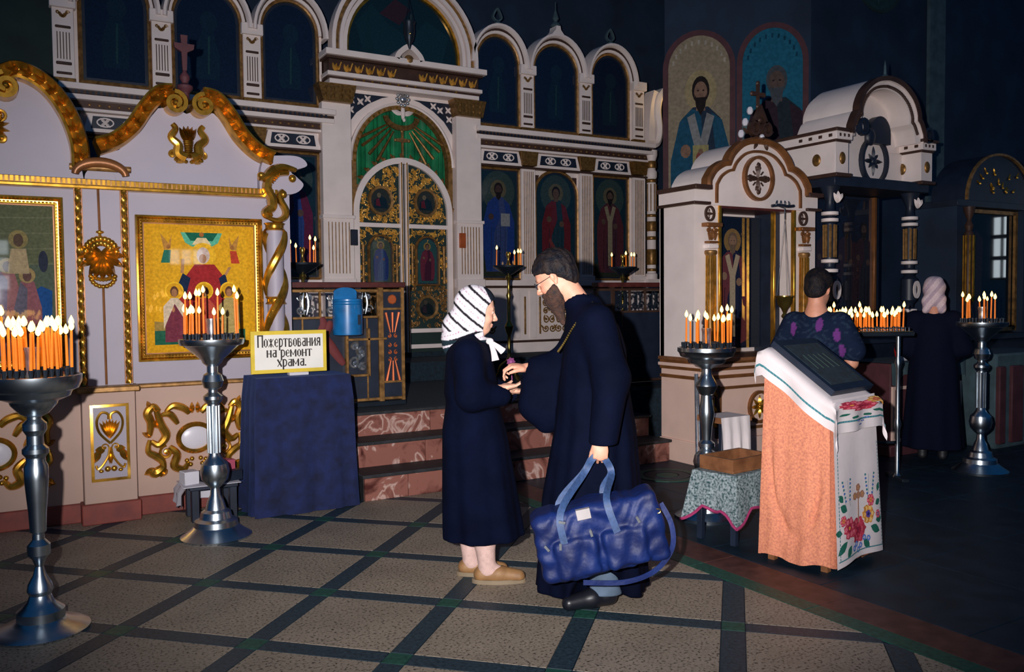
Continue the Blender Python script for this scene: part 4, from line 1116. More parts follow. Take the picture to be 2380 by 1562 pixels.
# dove in glory with rays
gl_ = MB().mould(circ(AX, 3.66, 0.20, 0.13, 20, PI, 2 * PI), [(-0.03, 0), (-0.03, 0.03), (0.03, 0.03), (0.03, 0)], IY - 0.01).build('dove_glory', 'old_gold', ico)
for a in (-2.65, -2.5, -2.3, -2.1, -1.04, -0.84, -0.64, -0.49):
    l0, l1 = 0.20, 0.62
    MB().tube([(AX + l0 * math.cos(a), IY - 0.02, 3.66 + l0 * math.sin(a)), (AX + l1 * math.cos(a), IY - 0.02, 3.66 + l1 * math.sin(a))], [0.01, 0.02], 6).build('ray', 'old_gold', gl_)
dv = MB()
dv.ell((AX, IY - 0.07, 3.70), (0.028, 0.03, 0.085), 10, 7); dv.ell((AX + 0.005, IY - 0.09, 3.615), (0.02, 0.022, 0.024), 8, 6)
for s_ in (-1, 1):
    dv.leaf(AX + s_ * 0.01, 3.69, PI / 2 - s_ * 1.45, 0.14, 0.034, IY - 0.06, 0.02, 0.02 * s_); dv.leaf(AX, 3.76, PI / 2 - s_ * 0.35, 0.10, 0.022, IY - 0.06, 0.015)
dv.leaf(AX, 3.76, PI / 2, 0.12, 0.02, IY - 0.06, 0.015)
dv.build('dove', 'white', gl_)
rs_ = MB()
for k in range(10): rs_.ell((AX + 0.075 * math.cos(k * PI / 5), IY - 0.08, 3.86 + 0.075 * math.sin(k * PI / 5)), (0.022, 0.02, 0.022), 8, 5)
rs_.ell((AX, IY - 0.09, 3.86), (0.05, 0.03, 0.05), 10, 6)
rs_.build('rosette', 'silver', gl_)
# royal doors
def filigree(region, n, seed, Y, name, par, material='dull_gold', r=(0.02, 0.045)):
    rnd = random.Random(seed); g = MB(); k = 0; tries = 0
    while k < n and tries < n * 12:
        tries += 1
        x, z = region(rnd)
        if x is None: continue
        rr = rnd.uniform(*r)
        g.scroll(x, z, rr, 0.9, rnd.uniform(0, 6.28), 0.0065, Y, rnd.choice((-1, 1)), seg=4)
        g.leaf(x, z, rnd.uniform(0, 6.28), rr * 1.7, 0.011, Y, 0.014)
        k += 1
    return stuff(g.build(name, material, par))
for s_ in (-1, 1):
    leaf = thing if False else None
    x0, x1 = (3.53, 4.125) if s_ < 0 else (4.155, 4.75)
    xm = (x0 + x1) / 2
    outer = [(x1 if s_ < 0 else x0, 0.86), (x0 if s_ < 0 else x1, 0.86)]
    R_ = 0.60
    arc = [(AX + s_ * R_ * math.cos(t), 2.52 + 0.62 * math.sin(t)) for t in [PI / 2 * i / 14 for i in range(15)]]
    poly = [(AX + s_ * 0.012, 0.86), (AX + s_ * 0.60, 0.86)] + [(AX + s_ * max(0.012, abs(x - AX)), z) for x, z in arc]
    dl = MB().plate(poly, IY - 0.02, -0.02, 0.02).build('door_leaf', 'dark_green_wall', ico)
    pth = [(AX + s_ * 0.60, 0.86)] + arc
    if s_ > 0: pth = pth
    MB().mould(pth, [(-0.035, 0.0), (-0.035, 0.05), (0.035, 0.05), (0.035, 0)], IY - 0.03).build('leaf_border', 'white', dl)
    ib(AX + s_ * 0.035 - 0.02, AX + s_ * 0.035 + 0.02, 0.86, 3.10, 0.03, 0.085, 'meeting_stile', 'white', dl)
    ib(AX + s_ * 0.035 - 0.006, AX + s_ * 0.035 + 0.006, 0.86, 3.12, 0.085, 0.097, 'gilt_bead', 'gold', dl)
    for z in (2.37, 0.93, 1.12): ib(min(AX + s_ * 0.03, AX + s_ * 0.59), max(AX + s_ * 0.03, AX + s_ * 0.59), z - 0.025, z + 0.025, 0.03, 0.075, 'rail', 'white', dl)
    def reg(rnd, s_=s_):
        u = rnd.uniform(0.07, 0.55); z = rnd.uniform(2.42, 3.05)
        if math.hypot(u / 0.56, (z - 2.52) / 0.58) > 0.96 and z > 2.52: return None, None
        if math.hypot((u - 0.30) / 0.15, (z - 2.66) / 0.17) < 1: return None, None
        return AX + s_ * u, z
    filigree(reg, 95, 5 + s_, IY - 0.04, 'filigree', dl, 'bright_gold')
    def reg2(rnd, s_=s_):
        u = rnd.uniform(0.07, 0.55); z = rnd.uniform(1.68, 2.32)
        if abs(u - 0.30) < 0.17 and z < 2.2 - 0.5 * max(0, abs(u - 0.3) - 0.08): return None, None
        return AX + s_ * u, z
    filigree(reg2, 55, 15 + s_, IY - 0.04, 'filigree', dl, 'bright_gold')
    def reg3(rnd, s_=s_):
        u = rnd.uniform(0.07, 0.55); z = rnd.uniform(1.17, 1.65)
        if math.hypot((u - 0.28), (z - 1.40)) < 0.15: return None, None
        return AX + s_ * u, z
    filigree(reg3, 75, 25 + s_, IY - 0.04, 'filigree', dl, 'dull_gold')
    for cz, rx, rz, cols in ((2.66, 0.14, 0.155, ((0.008, 0.02, 0.03), (0.10, 0.015, 0.025), (0.14, 0.11, 0.07))), (1.40, 0.125, 0.13, ((0.008, 0.016, 0.02), (0.03, 0.02, 0.03), (0.06, 0.05, 0.04)))):
        cx = AX + s_ * 0.29
        md = MB().plate(circ(cx, cz, rx, rz), IY - 0.04, 0, 0.01).build('medallion', 'black_wood', dl)
        P = Paint(IY - 0.052)
        P.p(circ(cx, cz, rx - 0.005, rz - 0.005), (0.03, 0.035, 0.03)); P.p([(cx - 0.09, cz - 0.09), (cx + 0.09, cz - 0.09), (cx + 0.07, cz + 0.02), (cx, cz + 0.06), (cx - 0.08, cz)], cols[0])
        P.p([(cx - 0.06, cz - 0.06), (cx, cz - 0.07), (cx - 0.02, cz + 0.03), (cx - 0.06, cz + 0.01)], cols[1]); P.p(circ(cx - 0.02, cz + 0.06, 0.025, 0.03), cols[2])
        P.build('painting', 'glazed', md, smooth=False)
        MB().mould(circ(cx, cz, rx, rz), [(0.015, 0.0), (0.015, 0.03), (-0.015, 0.035), (-0.02, 0)], IY - 0.04, True).build('oval_frame', 'dull_gold', md)
    cx = AX + s_ * 0.30
    ap = archpoly(cx - 0.14, cx + 0.14, 1.68, 2.10, 2.24, 14)
    def ann(P, cx=cx, s_=s_):
        P.p(archpoly(cx - 0.125, cx + 0.125, 1.69, 2.10, 2.225, 14), (0.05, 0.075, 0.06) if s_ < 0 else (0.02, 0.07, 0.075))
        saint(P, cx, 1.72, 0.46, (0.05, 0.012, 0.03) if s_ > 0 else (0.03, 0.07, 0.17), (0.12, 0.02, 0.04) if s_ > 0 else (0.015, 0.035, 0.14), halo=(0.22, 0.15, 0.05), skin=(0.14, 0.08, 0.06), beard=False)
    iconwork('arched_icon', ap, IY - 0.045, ann, dl, frame_w=0.025, framemat='dull_gold')
    for u in (0.10, 0.52):
        MB().lathe([(0.02, 1.68), (0.026, 1.70), (0.018, 1.73), (0.018, 1.9), (0.024, 1.92), (0.018, 1.94), (0.018, 2.08), (0.03, 2.14)], (AX + s_ * u, IY - 0.06, 0), 10).build('colonnette', 'dull_gold', dl)
sc_ = MB()
for k in range(17):
    t = PI * (k + 0.5) / 17
    sc_.leaf(AX + 0.63 * math.cos(t), 2.52 + 0.65 * math.sin(t), t + 0.4, 0.07, 0.022, IY - 0.03, 0.03); sc_.ell((AX + 0.65 * math.cos(t), IY - 0.05, 2.52 + 0.67 * math.sin(t)), (0.02, 0.015, 0.02), 6, 4)
stuff(sc_.build('door_cresting', 'dull_gold', ico))
dc = MB()
dc.plate([(AX - 0.012, 3.14), (AX + 0.012, 3.14), (AX + 0.012, 3.36), (AX + 0.08, 3.37), (AX + 0.08, 3.40), (AX + 0.014, 3.41), (AX + 0.014, 3.48), (AX - 0.014, 3.48), (AX - 0.014, 3.41), (AX - 0.08, 3.40), (AX - 0.08, 3.37), (AX - 0.012, 3.36)], IY - 0.03, 0, 0.02)
for dx, dz in ((-0.085, 3.385), (0.085, 3.385), (0, 3.49)): dc.ell((AX + dx, IY - 0.04, dz), (0.022, 0.015, 0.022), 8, 5)
dc.build('door_cross', 'dull_gold', ico)
for x, c in ((3.47, 'black_wood'), (4.86, 'copper')): ib(x - 0.04, x + 0.04, 2.12, 2.30, 0.16, 0.19, 'small_plaque', c)
ib(3.32, 4.96, 0.60, 0.86, -0.1, 0.02, 'gate_threshold', 'carpet')
# great arch above
o_ = MB().plate(archpoly(3.30, 5.10, 4.28, 4.42, 5.32, 26), IY, -0.12, -0.02).build('arch_slab', 'white', ico)
P = Paint(IY + 0.018)
P.p(archpoly(3.46, 4.94, 4.28, 4.42, 5.16, 26), (0.006, 0.022, 0.032))
P.p([(3.7, 4.35), (4.7, 4.35), (4.8, 4.7), (4.5, 4.85), (4.3, 4.6), (4.0, 4.75), (3.8, 4.95), (3.6, 4.7)], (0.008, 0.03, 0.042)); P.p([(3.9, 4.85), (4.15, 4.75), (4.3, 4.95), (4.1, 5.05)], (0.035, 0.016, 0.022)); P.p([(4.28, 4.5), (4.31, 4.5), (4.31, 4.9), (4.28, 4.9)], (0.03, 0.05, 0.05))
P.build('painting', 'glazed', o_, smooth=False)
for off, dd, mt in ((0.0, 0.08, 'white'), (0.055, 0.11, 'white'), (0.105, 0.09, 'dull_gold'), (0.15, 0.13, 'white')):
    ap = archpoly(3.44 - off, 4.96 + off, 4.28, 4.42, 5.18 + off, 28)
    MB().mould(ap, [(-0.022, -0.02), (-0.022, dd), (0.022, dd), (0.022, -0.02)], IY).build('archivolt', mt, ico)
ap = archpoly(3.485, 4.915, 4.30, 4.42, 5.14, 28)
MB().mould(ap, [(-0.016, -0.02), (-0.016, 0.02), (0.016, 0.02), (0.016, -0.02)], IY).build('gilt_fillet', 'gold', ico)
# end column and bright volute bracket at the far corner
ec = MB().box(7.78, 8.02, IY - 0.16, IY + 0.2, 0.80, 1.75).build('end_pedestal', 'white', ico)
for z in (1.2, 1.55): ib(7.76, 8.04, z, z + 0.035, -0.1, 0.18, 'dark_fillet', 'brown_trim', ec)
sh = MB().lathe([(0.085, 1.75), (0.085, 1.82), (0.065, 1.84), (0.065, 3.15), (0.08, 3.18), (0.08, 3.25), (0.06, 3.28), (0.06, 3.4), (0.085, 3.48), (0.085, 3.55)], (7.90, IY - 0.08, 0), 18).build('end_column', 'white', ico)
for z, h_ in ((1.86, 0.04), (1.95, 0.22), (2.30, 0.05), (2.42, 0.14), (2.62, 0.04), (3.10, 0.05), (3.30, 0.10), (3.45, 0.06)):
    MB().lathe([(0.068, z), (0.074, z + 0.01), (0.074, z + h_ - 0.01), (0.068, z + h_)], (7.90, IY - 0.08, 0), 18).build('column_collar', 'old_gold', sh)
for k in range(5):
    a = PI + PI * k / 4
    MB().tube([(7.90 + 0.068 * math.cos(a), IY - 0.08 + 0.068 * math.sin(a), 2.70), (7.90 + 0.068 * math.cos(a), IY - 0.08 + 0.068 * math.sin(a), 3.08)], 0.008, 6).build('gilt_reed', 'dull_gold', sh)
MB().mould(spline([(7.80, 3.63), (7.98, 3.66), (8.03, 3.85), (8.00, 4.10), (8.03, 4.28), (8.12, 4.40)], 6), [(-0.05, -0.1), (-0.05, 0.12), (0.0, 0.16), (0.05, 0.12), (0.05, -0.1)], IY).build('corner_volute', 'white', ico)
MB().mould(spline([(7.90, 3.63), (7.90, 3.85), (7.93, 4.15), (7.99, 4.38)], 6), [(-0.05, -0.1), (-0.05, 0.10), (0.05, 0.10), (0.05, -0.1)], IY).build('corner_volute', 'white', ico)
# hanging oil lamp
hl_ = thing('hanging_lamp', 'small dark metal oil lamp hanging before the great arch picture', 'lamp', (4.0, 9.0, 4.40))
MB().lathe([(0.008, 4.30), (0.02, 4.34), (0.05, 4.40), (0.065, 4.48), (0.06, 4.56), (0.07, 4.58), (0.07, 4.60), (0.05, 4.60)], (4.0, 9.0, 0), 16).build('lamp_bowl', 'dark_metal', hl_)
MB().ell((3.985, 8.94, 4.45), (0.012, 0.012, 0.014), 8, 5).build('lamp_boss', 'brass', hl_)
for k in range(3):
    a = 2.1 * k
    MB().tube([(4.0 + 0.06 * math.cos(a), 9.0 + 0.06 * math.sin(a), 4.60), (4.0, 9.0, 4.85)], 0.004, 5).build('chain', 'dark_metal', hl_)
MB().tube([(4.0, 9.0, 4.85), (4.0, 9.0, 8.9)], 0.005, 5).build('chain', 'dark_metal', hl_)

# small lamp behind the pier that lights the corner volute
wl = thing('wall_lamp', 'small glowing lamp tucked behind the mural pier by the corner volute', 'lamp', (8.17, 9.25, 4.05))
MB().ell((8.16, 9.22, 4.22), (0.04, 0.04, 0.05), 12, 8).build('bulb', 'lamp_glow', wl)
MB().lathe([(0.03, 4.10), (0.035, 4.13), (0.025, 4.17), (0.03, 4.18)], (8.16, 9.22, 0), 12).build('lamp_socket', 'brass', wl)
MB().tube([(8.16, 9.22, 4.10), (8.18, 9.26, 4.05), (8.24, 9.9, 4.05), (8.24, 10.6, 4.05)], 0.010, 6).build('bracket_arm', 'brass', wl)

# ------------------------------------------------------------------ white icon case with trefoil gable
RY = 5.75
kr = thing('icon_case', 'white icon case with trefoil gable, oval cross emblem and gilt fluted columns', 'icon case', (6.03, 5.95, 0))
CX = 6.03
def kb(x0, x1, z0, z1, d0, d1, name, material, par=None):
    return MB().bbox(x0, x1, RY - d1, RY - d0, z0, z1, 0.004).build(name, material, par or kr)
kb(5.24, 6.82, 0.0, 0.20, -0.45, 0.05, 'base_course', 'kiosk_pink')
kb(5.26, 6.80, 0.20, 0.84, -0.45, 0.02, 'base_wall', 'kiosk_pink')
for z0, z1, d in ((0.76, 0.79, 0.05), (0.84, 0.87, 0.10), (0.90, 0.925, 0.14)): kb(5.24, 6.82, z0, z1, -0.45, d, 'gilt_moulding', 'pipe_gold')
kb(5.22, 6.84, 0.87, 0.90, -0.45, 0.13, 'ledge', 'kiosk_pink')
kb(5.22, 6.84, 0.925, 0.955, -0.45, 0.20, 'counter', 'wood')
for a, b in ((5.54, 6.52),):
    fr_ = MB().mould(rect(a, b, 0.30, 0.66)[::-1], [(0.0, 0.02), (0.0, 0.045), (0.025, 0.045), (0.025, 0.02)], RY, True).build('panel_frame', 'pipe_gold', kr)
    kb(a - 0.06, a - 0.02, 0.22, 0.70, 0.0, 0.05, 'dark_batten', 'brown_trim')
    md = MB().plate(circ(6.03, 0.47, 0.13, 0.14), RY, 0.02, 0.03).build('round_medallion', 'kiosk_pink', kr)
    MB().mould(circ(6.03, 0.47, 0.13, 0.14), [(0.014, 0.02), (0.014, 0.05), (-0.014, 0.05), (-0.014, 0.02)], RY, True).build('medallion_ring', 'pipe_gold', md)
    lf = MB()
    for k in range(8): lf.leaf(6.03, 0.47, k * PI / 4, 0.11, 0.022, RY - 0.03, 0.02)
    lf.ell((6.03, RY - 0.04, 0.47), (0.025, 0.02, 0.025)); lf.build('medallion_leaves', 'gold', md)
lv = MB()
for k in range(5): lv.leaf(5.46, 0.66 - 0.07 * k, -PI / 2 + 0.4 * (-1) ** k, 0.08, 0.02, RY - 0.02, 0.03)
stuff(lv.build('leaf_drop', 'gold', kr))
# posts, back and niche
for s_ in (-1, 1):
    x0, x1 = (5.25, 5.55) if s_ < 0 else (6.51, 6.81)
    xc = 5.43 if s_ < 0 else 6.63
    post = MB().box(x0, x1, RY, RY + 0.45, 0.955, 2.31).build('post', 'white', kr)
    kb(xc - 0.075, xc + 0.075, 0.955, 1.05, -0.02, 0.07, 'column_base', 'pipe_gold', post)
    MB().lathe([(0.055, 1.05), (0.05, 1.1), (0.045, 1.86), (0.06, 1.88), (0.06, 1.90), (0.05, 1.91)], (xc, RY - 0.015, 0), 18).build('column', 'dull_gold', post)
    for k in range(7):
        a = PI + PI * k / 6
        MB().tube([(xc + 0.05 * math.cos(a), RY - 0.015 + 0.05 * math.sin(a), 1.06), (xc + 0.046 * math.cos(a), RY - 0.015 + 0.046 * math.sin(a), 1.86)], 0.0075, 6).build('flute_rib', 'gold', post)
    kb(xc - 0.06, xc + 0.06, 1.925, 1.96, 0.0, 0.06, 'neck_block', 'white', post)
    cpt = MB()
    cpt.bbox(xc - 0.055, xc + 0.055, RY - 0.06, RY, 1.97, 1.99, 0.003)
    for q in (-1, 1): cpt.scroll(xc + q * 0.045, 2.09, 0.028, 1.0, PI / 2, 0.010, RY - 0.03, q); cpt.tube([(xc + q * 0.03, RY - 0.04, 2.0), (xc + q * 0.05, RY - 0.045, 2.06)], 0.01, 6)
    for q in (-0.5, 0, 0.5): cpt.leaf(xc, 2.0, PI / 2 + q, 0.10, 0.02, RY - 0.03, 0.03)
    cpt.build('capital', 'pipe_gold', post)
    kb(xc - 0.09, xc + 0.09, 2.115, 2.15, -0.02, 0.08, 'abacus', 'pipe_gold', post)
    m2 = MB().mould(circ(xc, 2.235, 0.048, 0.06, 20), [(0.008, 0), (0.008, 0.02), (-0.01, 0.02), (-0.01, 0)], RY, True)
    m2.build('roundel', 'brown_trim', post)
    x2 = MB()
    for k in range(4): x2.leaf(xc, 2.235, k * PI / 2, 0.045, 0.014, RY, 0.012)
    x2.build('roundel_cross', 'brown_trim', post)
MB().box(5.25, 6.81, RY + 0.40, RY + 0.46, 0.955, 2.40).build('back_wall', 'white', kr)
for x in (5.55, 6.51):
    for dx, dd in ((0.0, 0.0), (0.10, 0.16)):
        sg = 1 if x < 6 else -1
        MB().bbox(x + sg * dx - 0.014, x + sg * dx + 0.014, RY + dd - 0.02, RY + dd + 0.02, 0.955, 2.31, 0.004).build('gilt_edge', 'gold', kr)
    MB().box(min(x, x + sg * 0.10), max(x, x + sg * 0.10), RY + 0.17, RY + 0.40, 0.955, 2.31).build('niche_jamb', 'black_wood', kr)
MB().box(5.55, 6.51, RY, RY + 0.40, 2.29, 2.31).build('niche_head', 'mahogany', kr)
ici = MB().box(5.66, 6.40, RY + 0.32, RY + 0.34, 1.0, 2.26).build('niche_icon', 'black_wood', kr)
P = Paint(RY + 0.319)
P.p(rect(5.67, 6.39, 1.0, 2.25), (0.006, 0.010, 0.022))
saint(P, 6.03, 1.02, 1.12, (0.012, 0.014, 0.035), (0.12, 0.03, 0.035), halo=(0.20, 0.12, 0.04), skin=(0.22, 0.13, 0.08), hair=(0.12, 0.08, 0.05), stole=(0.34, 0.27, 0.18), asp=0.95)
P.build('painting', 'glazed', ici, smooth=False)
# gable: trefoil outline, thick like a barrel roof
def tref(s=1.0, zb=2.31, zr=2.45, grow=0.0):
    half = [(0.79 + grow, zb), (0.79 + grow, zr), (0.64 + grow, zr), (0.635 + grow, 2.53), (0.57 + grow, 2.62), (0.47 + grow * 0.8, 2.68 + grow), (0.40 + grow * 0.8, 2.695 + grow), (0.35 + grow * 0.7, 2.78 + grow), (0.24, 2.87 + grow), (0.12, 2.91 + grow), (0, 2.92 + grow)]
    sm = half[:3] + spline(half[3:7], 3)[:-1] + spline(half[6:], 3)
    L = [(CX - x * s, z) for x, z in sm]
    return L + [(CX + x * s, z) for x, z in sm[::-1][1:]]
tp = tref()
gb = MB().plate(tp, RY, -0.46, 0.02).build('gable', 'white', kr)
inner = [(x, z) for x, z in tp[2:-2]]
MB().mould(inner, [(-0.03, -0.02), (-0.03, 0.05), (0.012, 0.07), (0.03, 0.05), (0.03, -0.03)], RY).build('gable_moulding', 'pipe_gold', gb)
in2 = [(CX + (x - CX) * 0.84, 2.31 + (z - 2.31) * 0.84) for x, z in inner]
MB().mould([(in2[0][0], 2.33)] + in2 + [(in2[-1][0], 2.33)], [(-0.012, 0.02), (-0.012, 0.04), (0.012, 0.04), (0.012, 0.02)], RY).build('inner_moulding', 'pipe_gold', gb)
for s_ in (-1, 1):
    xa, xb = sorted((CX + s_ * 0.62, CX + s_ * 0.82))
    kb(xa, xb, 2.44, 2.48, -0.46, 0.07, 'shoulder_moulding', 'brown_trim', gb); kb(xa, xb, 2.31, 2.335, -0.46, 0.05, 'shoulder_moulding', 'brown_trim', gb)
mdl = MB().plate(circ(CX - 0.03, 2.575, 0.165, 0.18, 30), RY, 0.02, 0.028).build('emblem', 'white', kr)
MB().mould(circ(CX - 0.03, 2.575, 0.175, 0.19, 30), [(0.012, 0.02), (0.012, 0.06), (-0.016, 0.06), (-0.016, 0.02)], RY, True).build('emblem_ring', 'pipe_gold', mdl)
ec_ = MB(); ex, ez = CX - 0.03, 2.575
for k in range(4):
    a = k * PI / 2
    ec_.leaf(ex, ez, a, 0.15, 0.028, RY - 0.028, 0.03)
    for q in (-0.55, 0.55): ec_.leaf(ex + 0.06 * math.cos(a), ez + 0.06 * math.sin(a), a + q, 0.06, 0.02, RY - 0.028, 0.024)
    ec_.ell((ex + 0.12 * math.cos(a), RY - 0.04, ez + 0.12 * math.sin(a)), (0.026, 0.014, 0.026), 8, 5)
    ec_.tube([(ex + 0.05 * math.cos(a + PI / 4), RY - 0.035, ez + 0.05 * math.sin(a + PI / 4)), (ex + 0.09 * math.cos(a + PI / 4), RY - 0.035, ez + 0.09 * math.sin(a + PI / 4))], 0.008, 6)
ec_.build('emblem_cross', 'brown_trim', mdl)
fin = MB()
fin.ell((CX, RY, 2.93), (0.06, 0.04, 0.05)); 
for s_ in (-1, 1):
    fin.mould(circ(CX + s_ * 0.075, 3.03, 0.05, 0.055, 18), [(0.012, 0), (0.012, 0.05), (-0.014, 0.05), (-0.014, 0)], RY, True)
    fin.ell((CX + s_ * 0.075, RY - 0.02, 3.03), (0.028, 0.02, 0.034), 8, 5)
    fin.leaf(CX + s_ * 0.13, 2.98, PI / 2 - s_ * 0.9, 0.08, 0.02, RY, 0.03); fin.leaf(CX + s_ * 0.05, 2.90, -PI / 2 + s_ * 0.5, 0.07, 0.02, RY - 0.03, 0.03)
fin.mould([(CX - 0.075, 3.09), (CX, 3.22), (CX + 0.075, 3.09)], [(-0.02, 0), (-0.02, 0.05), (0.012, 0.05), (0.012, 0)], RY)
fin.ell((CX, RY - 0.02, 3.11), (0.035, 0.03, 0.03), 8, 5); fin.ell((CX, RY - 0.02, 2.94), (0.03, 0.06, 0.03), 10, 6)
fin.build('crown_finial', 'brown_trim', kr)
kg = MB(); 
for x_, z_ in ((-0.07, 3.20), (-0.13, 3.09), (-0.18, 2.98)): kg.ell((CX + x_, RY + 0.03, z_), (0.03, 0.03, 0.04), 8, 5)
kg.ell((CX + 0.0, RY - 0.05, 2.955), (0.026, 0.026, 0.026), 8, 5)
stuff(kg.build('white_knobs', 'white_porcelain', kr))
fc = MB()
fc.plate([(CX - 0.011, 3.20), (CX + 0.011, 3.20), (CX + 0.011, 3.335), (CX + 0.07, 3.33), (CX + 0.07, 3.37), (CX + 0.011, 3.365), (CX + 0.016, 3.44), (CX - 0.016, 3.44), (CX - 0.011, 3.365), (CX - 0.07, 3.37), (CX - 0.07, 3.33), (CX - 0.011, 3.335)], RY, -0.012, 0.012)
for dx, dz in ((-0.075, 3.35), (0.075, 3.35), (0, 3.45), (0, 3.24)): fc.ell((CX + dx, RY, dz), (0.024, 0.016, 0.024), 8, 5)
fc.build('finial_cross', 'brown_trim', kr)
# small hanging lamp and bird-like bracket inside the niche
lp = thing('icon_lamp', 'small brass oil lamp hanging in front of the saint in the white case', 'lamp', (6.20, 5.58, 1.30))
lpX, lpY = 6.20, 5.58
MB().lathe([(0.008, 1.28), (0.03, 1.31), (0.012, 1.34), (0.03, 1.38), (0.065, 1.42), (0.075, 1.48), (0.085, 1.49), (0.085, 1.50), (0.06, 1.495)], (lpX, lpY, 0), 18).build('lamp_bowl', 'brass', lp)
for k in range(3): MB().tube([(lpX + 0.07 * math.cos(2.1 * k), lpY + 0.07 * math.sin(2.1 * k), 1.49), (lpX, lpY, 2.20)], 0.0018, 5).build('chain', 'dark_metal', lp)
MB().tube([(lpX, lpY, 2.20), (lpX, lpY, 2.30), (lpX + 0.03, lpY + 0.10, 2.33)], 0.005, 5).build('hook', 'dark_metal', lp)
br_ = MB().tube(spline([(6.15, RY - 0.06, 2.33), (6.24, RY - 0.08, 2.34), (6.32, RY - 0.09, 2.33), (6.42, RY - 0.08, 2.34)], 5), 0.014, 8)
for k in range(4): br_.leaf(6.18 + 0.06 * k, 2.335, PI / 2 - 0.3 + 0.2 * k, 0.05, 0.012, RY - 0.08, 0.015)
br_.build('lamp_bracket', 'black_wood', kr)

# ------------------------------------------------------------------ dark canopied icon case behind
BY = 5.60
kbk = thing('canopy_icon_case', 'tall dark icon case under a white arched canopy on gilt columns', 'icon case', (7.65, 5.95, 0))
def cb(x0, x1, y0, y1, z0, z1, name, material, par=None): return MB().bbox(x0, x1, y0, y1, z0, z1, 0.004).build(name, material, par or kbk)
BX0, BX1 = 6.93, 8.40
BC = (BX0 + BX1) / 2
cb(BX0 + 0.02, BX1, BY + 0.30, 6.3, 0.0, 1.0, 'base', 'black_wood')
cb(BX0, BX1 + 0.02, BY + 0.10, 6.3, 1.0, 1.06, 'shelf', 'black_wood')
cb(BX0 + 0.02, BX1 - 0.02, 6.20, 6.3, 1.06, 2.70, 'back', 'black_wood')
cb(BX0, BX1, BY + 0.02, 6.3, 2.56, 2.66, 'architrave', 'black_wood')
cb(BX0, BX1, BY + 0.22, 6.3, 2.66, 2.98, 'frieze_wall', 'white')
for x0, x1 in ((BX0 - 0.02, BX0 + 0.17), (BX1 - 0.17, BX1 + 0.02)):
    bl = cb(x0, x1, BY, 6.3, 2.66, 2.98, 'corner_block', 'white')
    cb(x0 - 0.02, x1 + 0.02, BY - 0.03, 6.3, 2.64, 2.675, 'block_fillet', 'brown_trim', bl)
    cb(x0 - 0.01, x1 + 0.01, BY - 0.015, 6.3, 2.97, 2.995, 'block_fillet', 'brown_trim', bl)
    cb(x0 - 0.02, x1 + 0.02, BY - 0.03, 6.3, 2.995, 3.07, 'block_cornice', 'white', bl)
    cb(x0 - 0.04, x1 + 0.04, BY - 0.05, 6.3, 3.07, 3.10, 'block_cap', 'brown_trim', bl)
    for k in range(3): cb(x0 + 0.02 + 0.06 * k, x0 + 0.045 + 0.06 * k, BY - 0.036, BY - 0.02, 3.02, 3.05, 'dentil', 'brown_trim', bl)
    for k in range(4): cb(x0 - 0.026, x0 - 0.01, BY + 0.02 + 0.12 * k, BY + 0.06 + 0.12 * k, 3.02, 3.05, 'dentil', 'brown_trim', bl)
    xm = (x0 + x1) / 2
    MB().ell((xm, BY - 0.005, 2.82), (0.04, 0.02, 0.06), 14, 8).build('oval_boss', 'old_gold', bl)
    MB().ell((x0 - 0.005, BY + 0.22, 2.82), (0.02, 0.05, 0.06), 14, 8).build('oval_boss', 'old_gold', bl)
half = [(0.735, 3.06), (0.56, 3.06), (0.55, 3.14), (0.50, 3.24), (0.46, 3.28), (0.45, 3.36), (0.38, 3.48), (0.25, 3.58), (0.12, 3.625), (0, 3.64)]
ol = [(BC - x, z) for x, z in half[:2] + spline(half[2:5], 3)[:-1] + spline(half[4:], 3)]
ol = ol + [(2 * BC - x, z) for x, z in ol[::-1][1:]]
roof = MB().plate(ol + [(BC + 0.55, 2.9), (BC - 0.55, 2.9)], BY, -0.65, -0.24).build('arched_roof', 'white', kbk)
MB().mould(ol[1:-1], [(-0.09, -0.02), (-0.09, 0.0), (-0.02, 0.02), (-0.02, 0.04), (0.02, 0.05), (0.02, -0.6), (-0.03, -0.6), (-0.03, -0.24), (-0.09, -0.24), (-0.09, -0.02)], BY).build('arch_ring', 'white', kbk)
MB().mould(ol[1:-1], [(-0.015, 0.02), (-0.015, 0.055), (0.028, 0.06), (0.028, -0.02)], BY).build('arch_fillet', 'brown_trim', kbk)
dn = 0
for i in range(3, len(ol) - 3):
    for t in (0.0, 0.5):
        x = ol[i][0] * (1 - t) + ol[i + 1][0] * t; z = ol[i][1] * (1 - t) + ol[i + 1][1] * t
        k = 0.065 / max(0.2, math.hypot(x - BC, z - 3.1))
        MB().ell((x + (BC - x) * k, BY - 0.01, z + (3.1 - z) * k), (0.016, 0.02, 0.016), 6, 4).build('dentil', 'brown_trim', kbk)
MB().lathe([(0.03, 3.64), (0.05, 3.67), (0.015, 3.70), (0.012, 3.78), (0.001, 3.84)], (BC, BY + 0.02, 0), 12).build('spike', 'pale_strip', kbk)
em = MB().plate(circ(7.74, 2.87, 0.18, 0.21, 28), BY, -0.22, -0.21).build('emblem', 'white', kbk)
MB().mould(circ(7.74, 2.87, 0.19, 0.22, 28), [(0.012, -0.22), (0.012, -0.17), (-0.02, -0.17), (-0.02, -0.22)], BY, True).build('emblem_ring', 'black_wood', em)
xe = MB()
for k in range(8): xe.leaf(7.74, 2.87, k * PI / 4, 0.15 if k % 2 == 0 else 0.10, 0.026, BY + 0.21, 0.025)
xe.ell((7.74, BY + 0.2, 2.87), (0.04, 0.025, 0.04)); xe.build('emblem_cross', 'black_wood', em)
dm = MB(); 
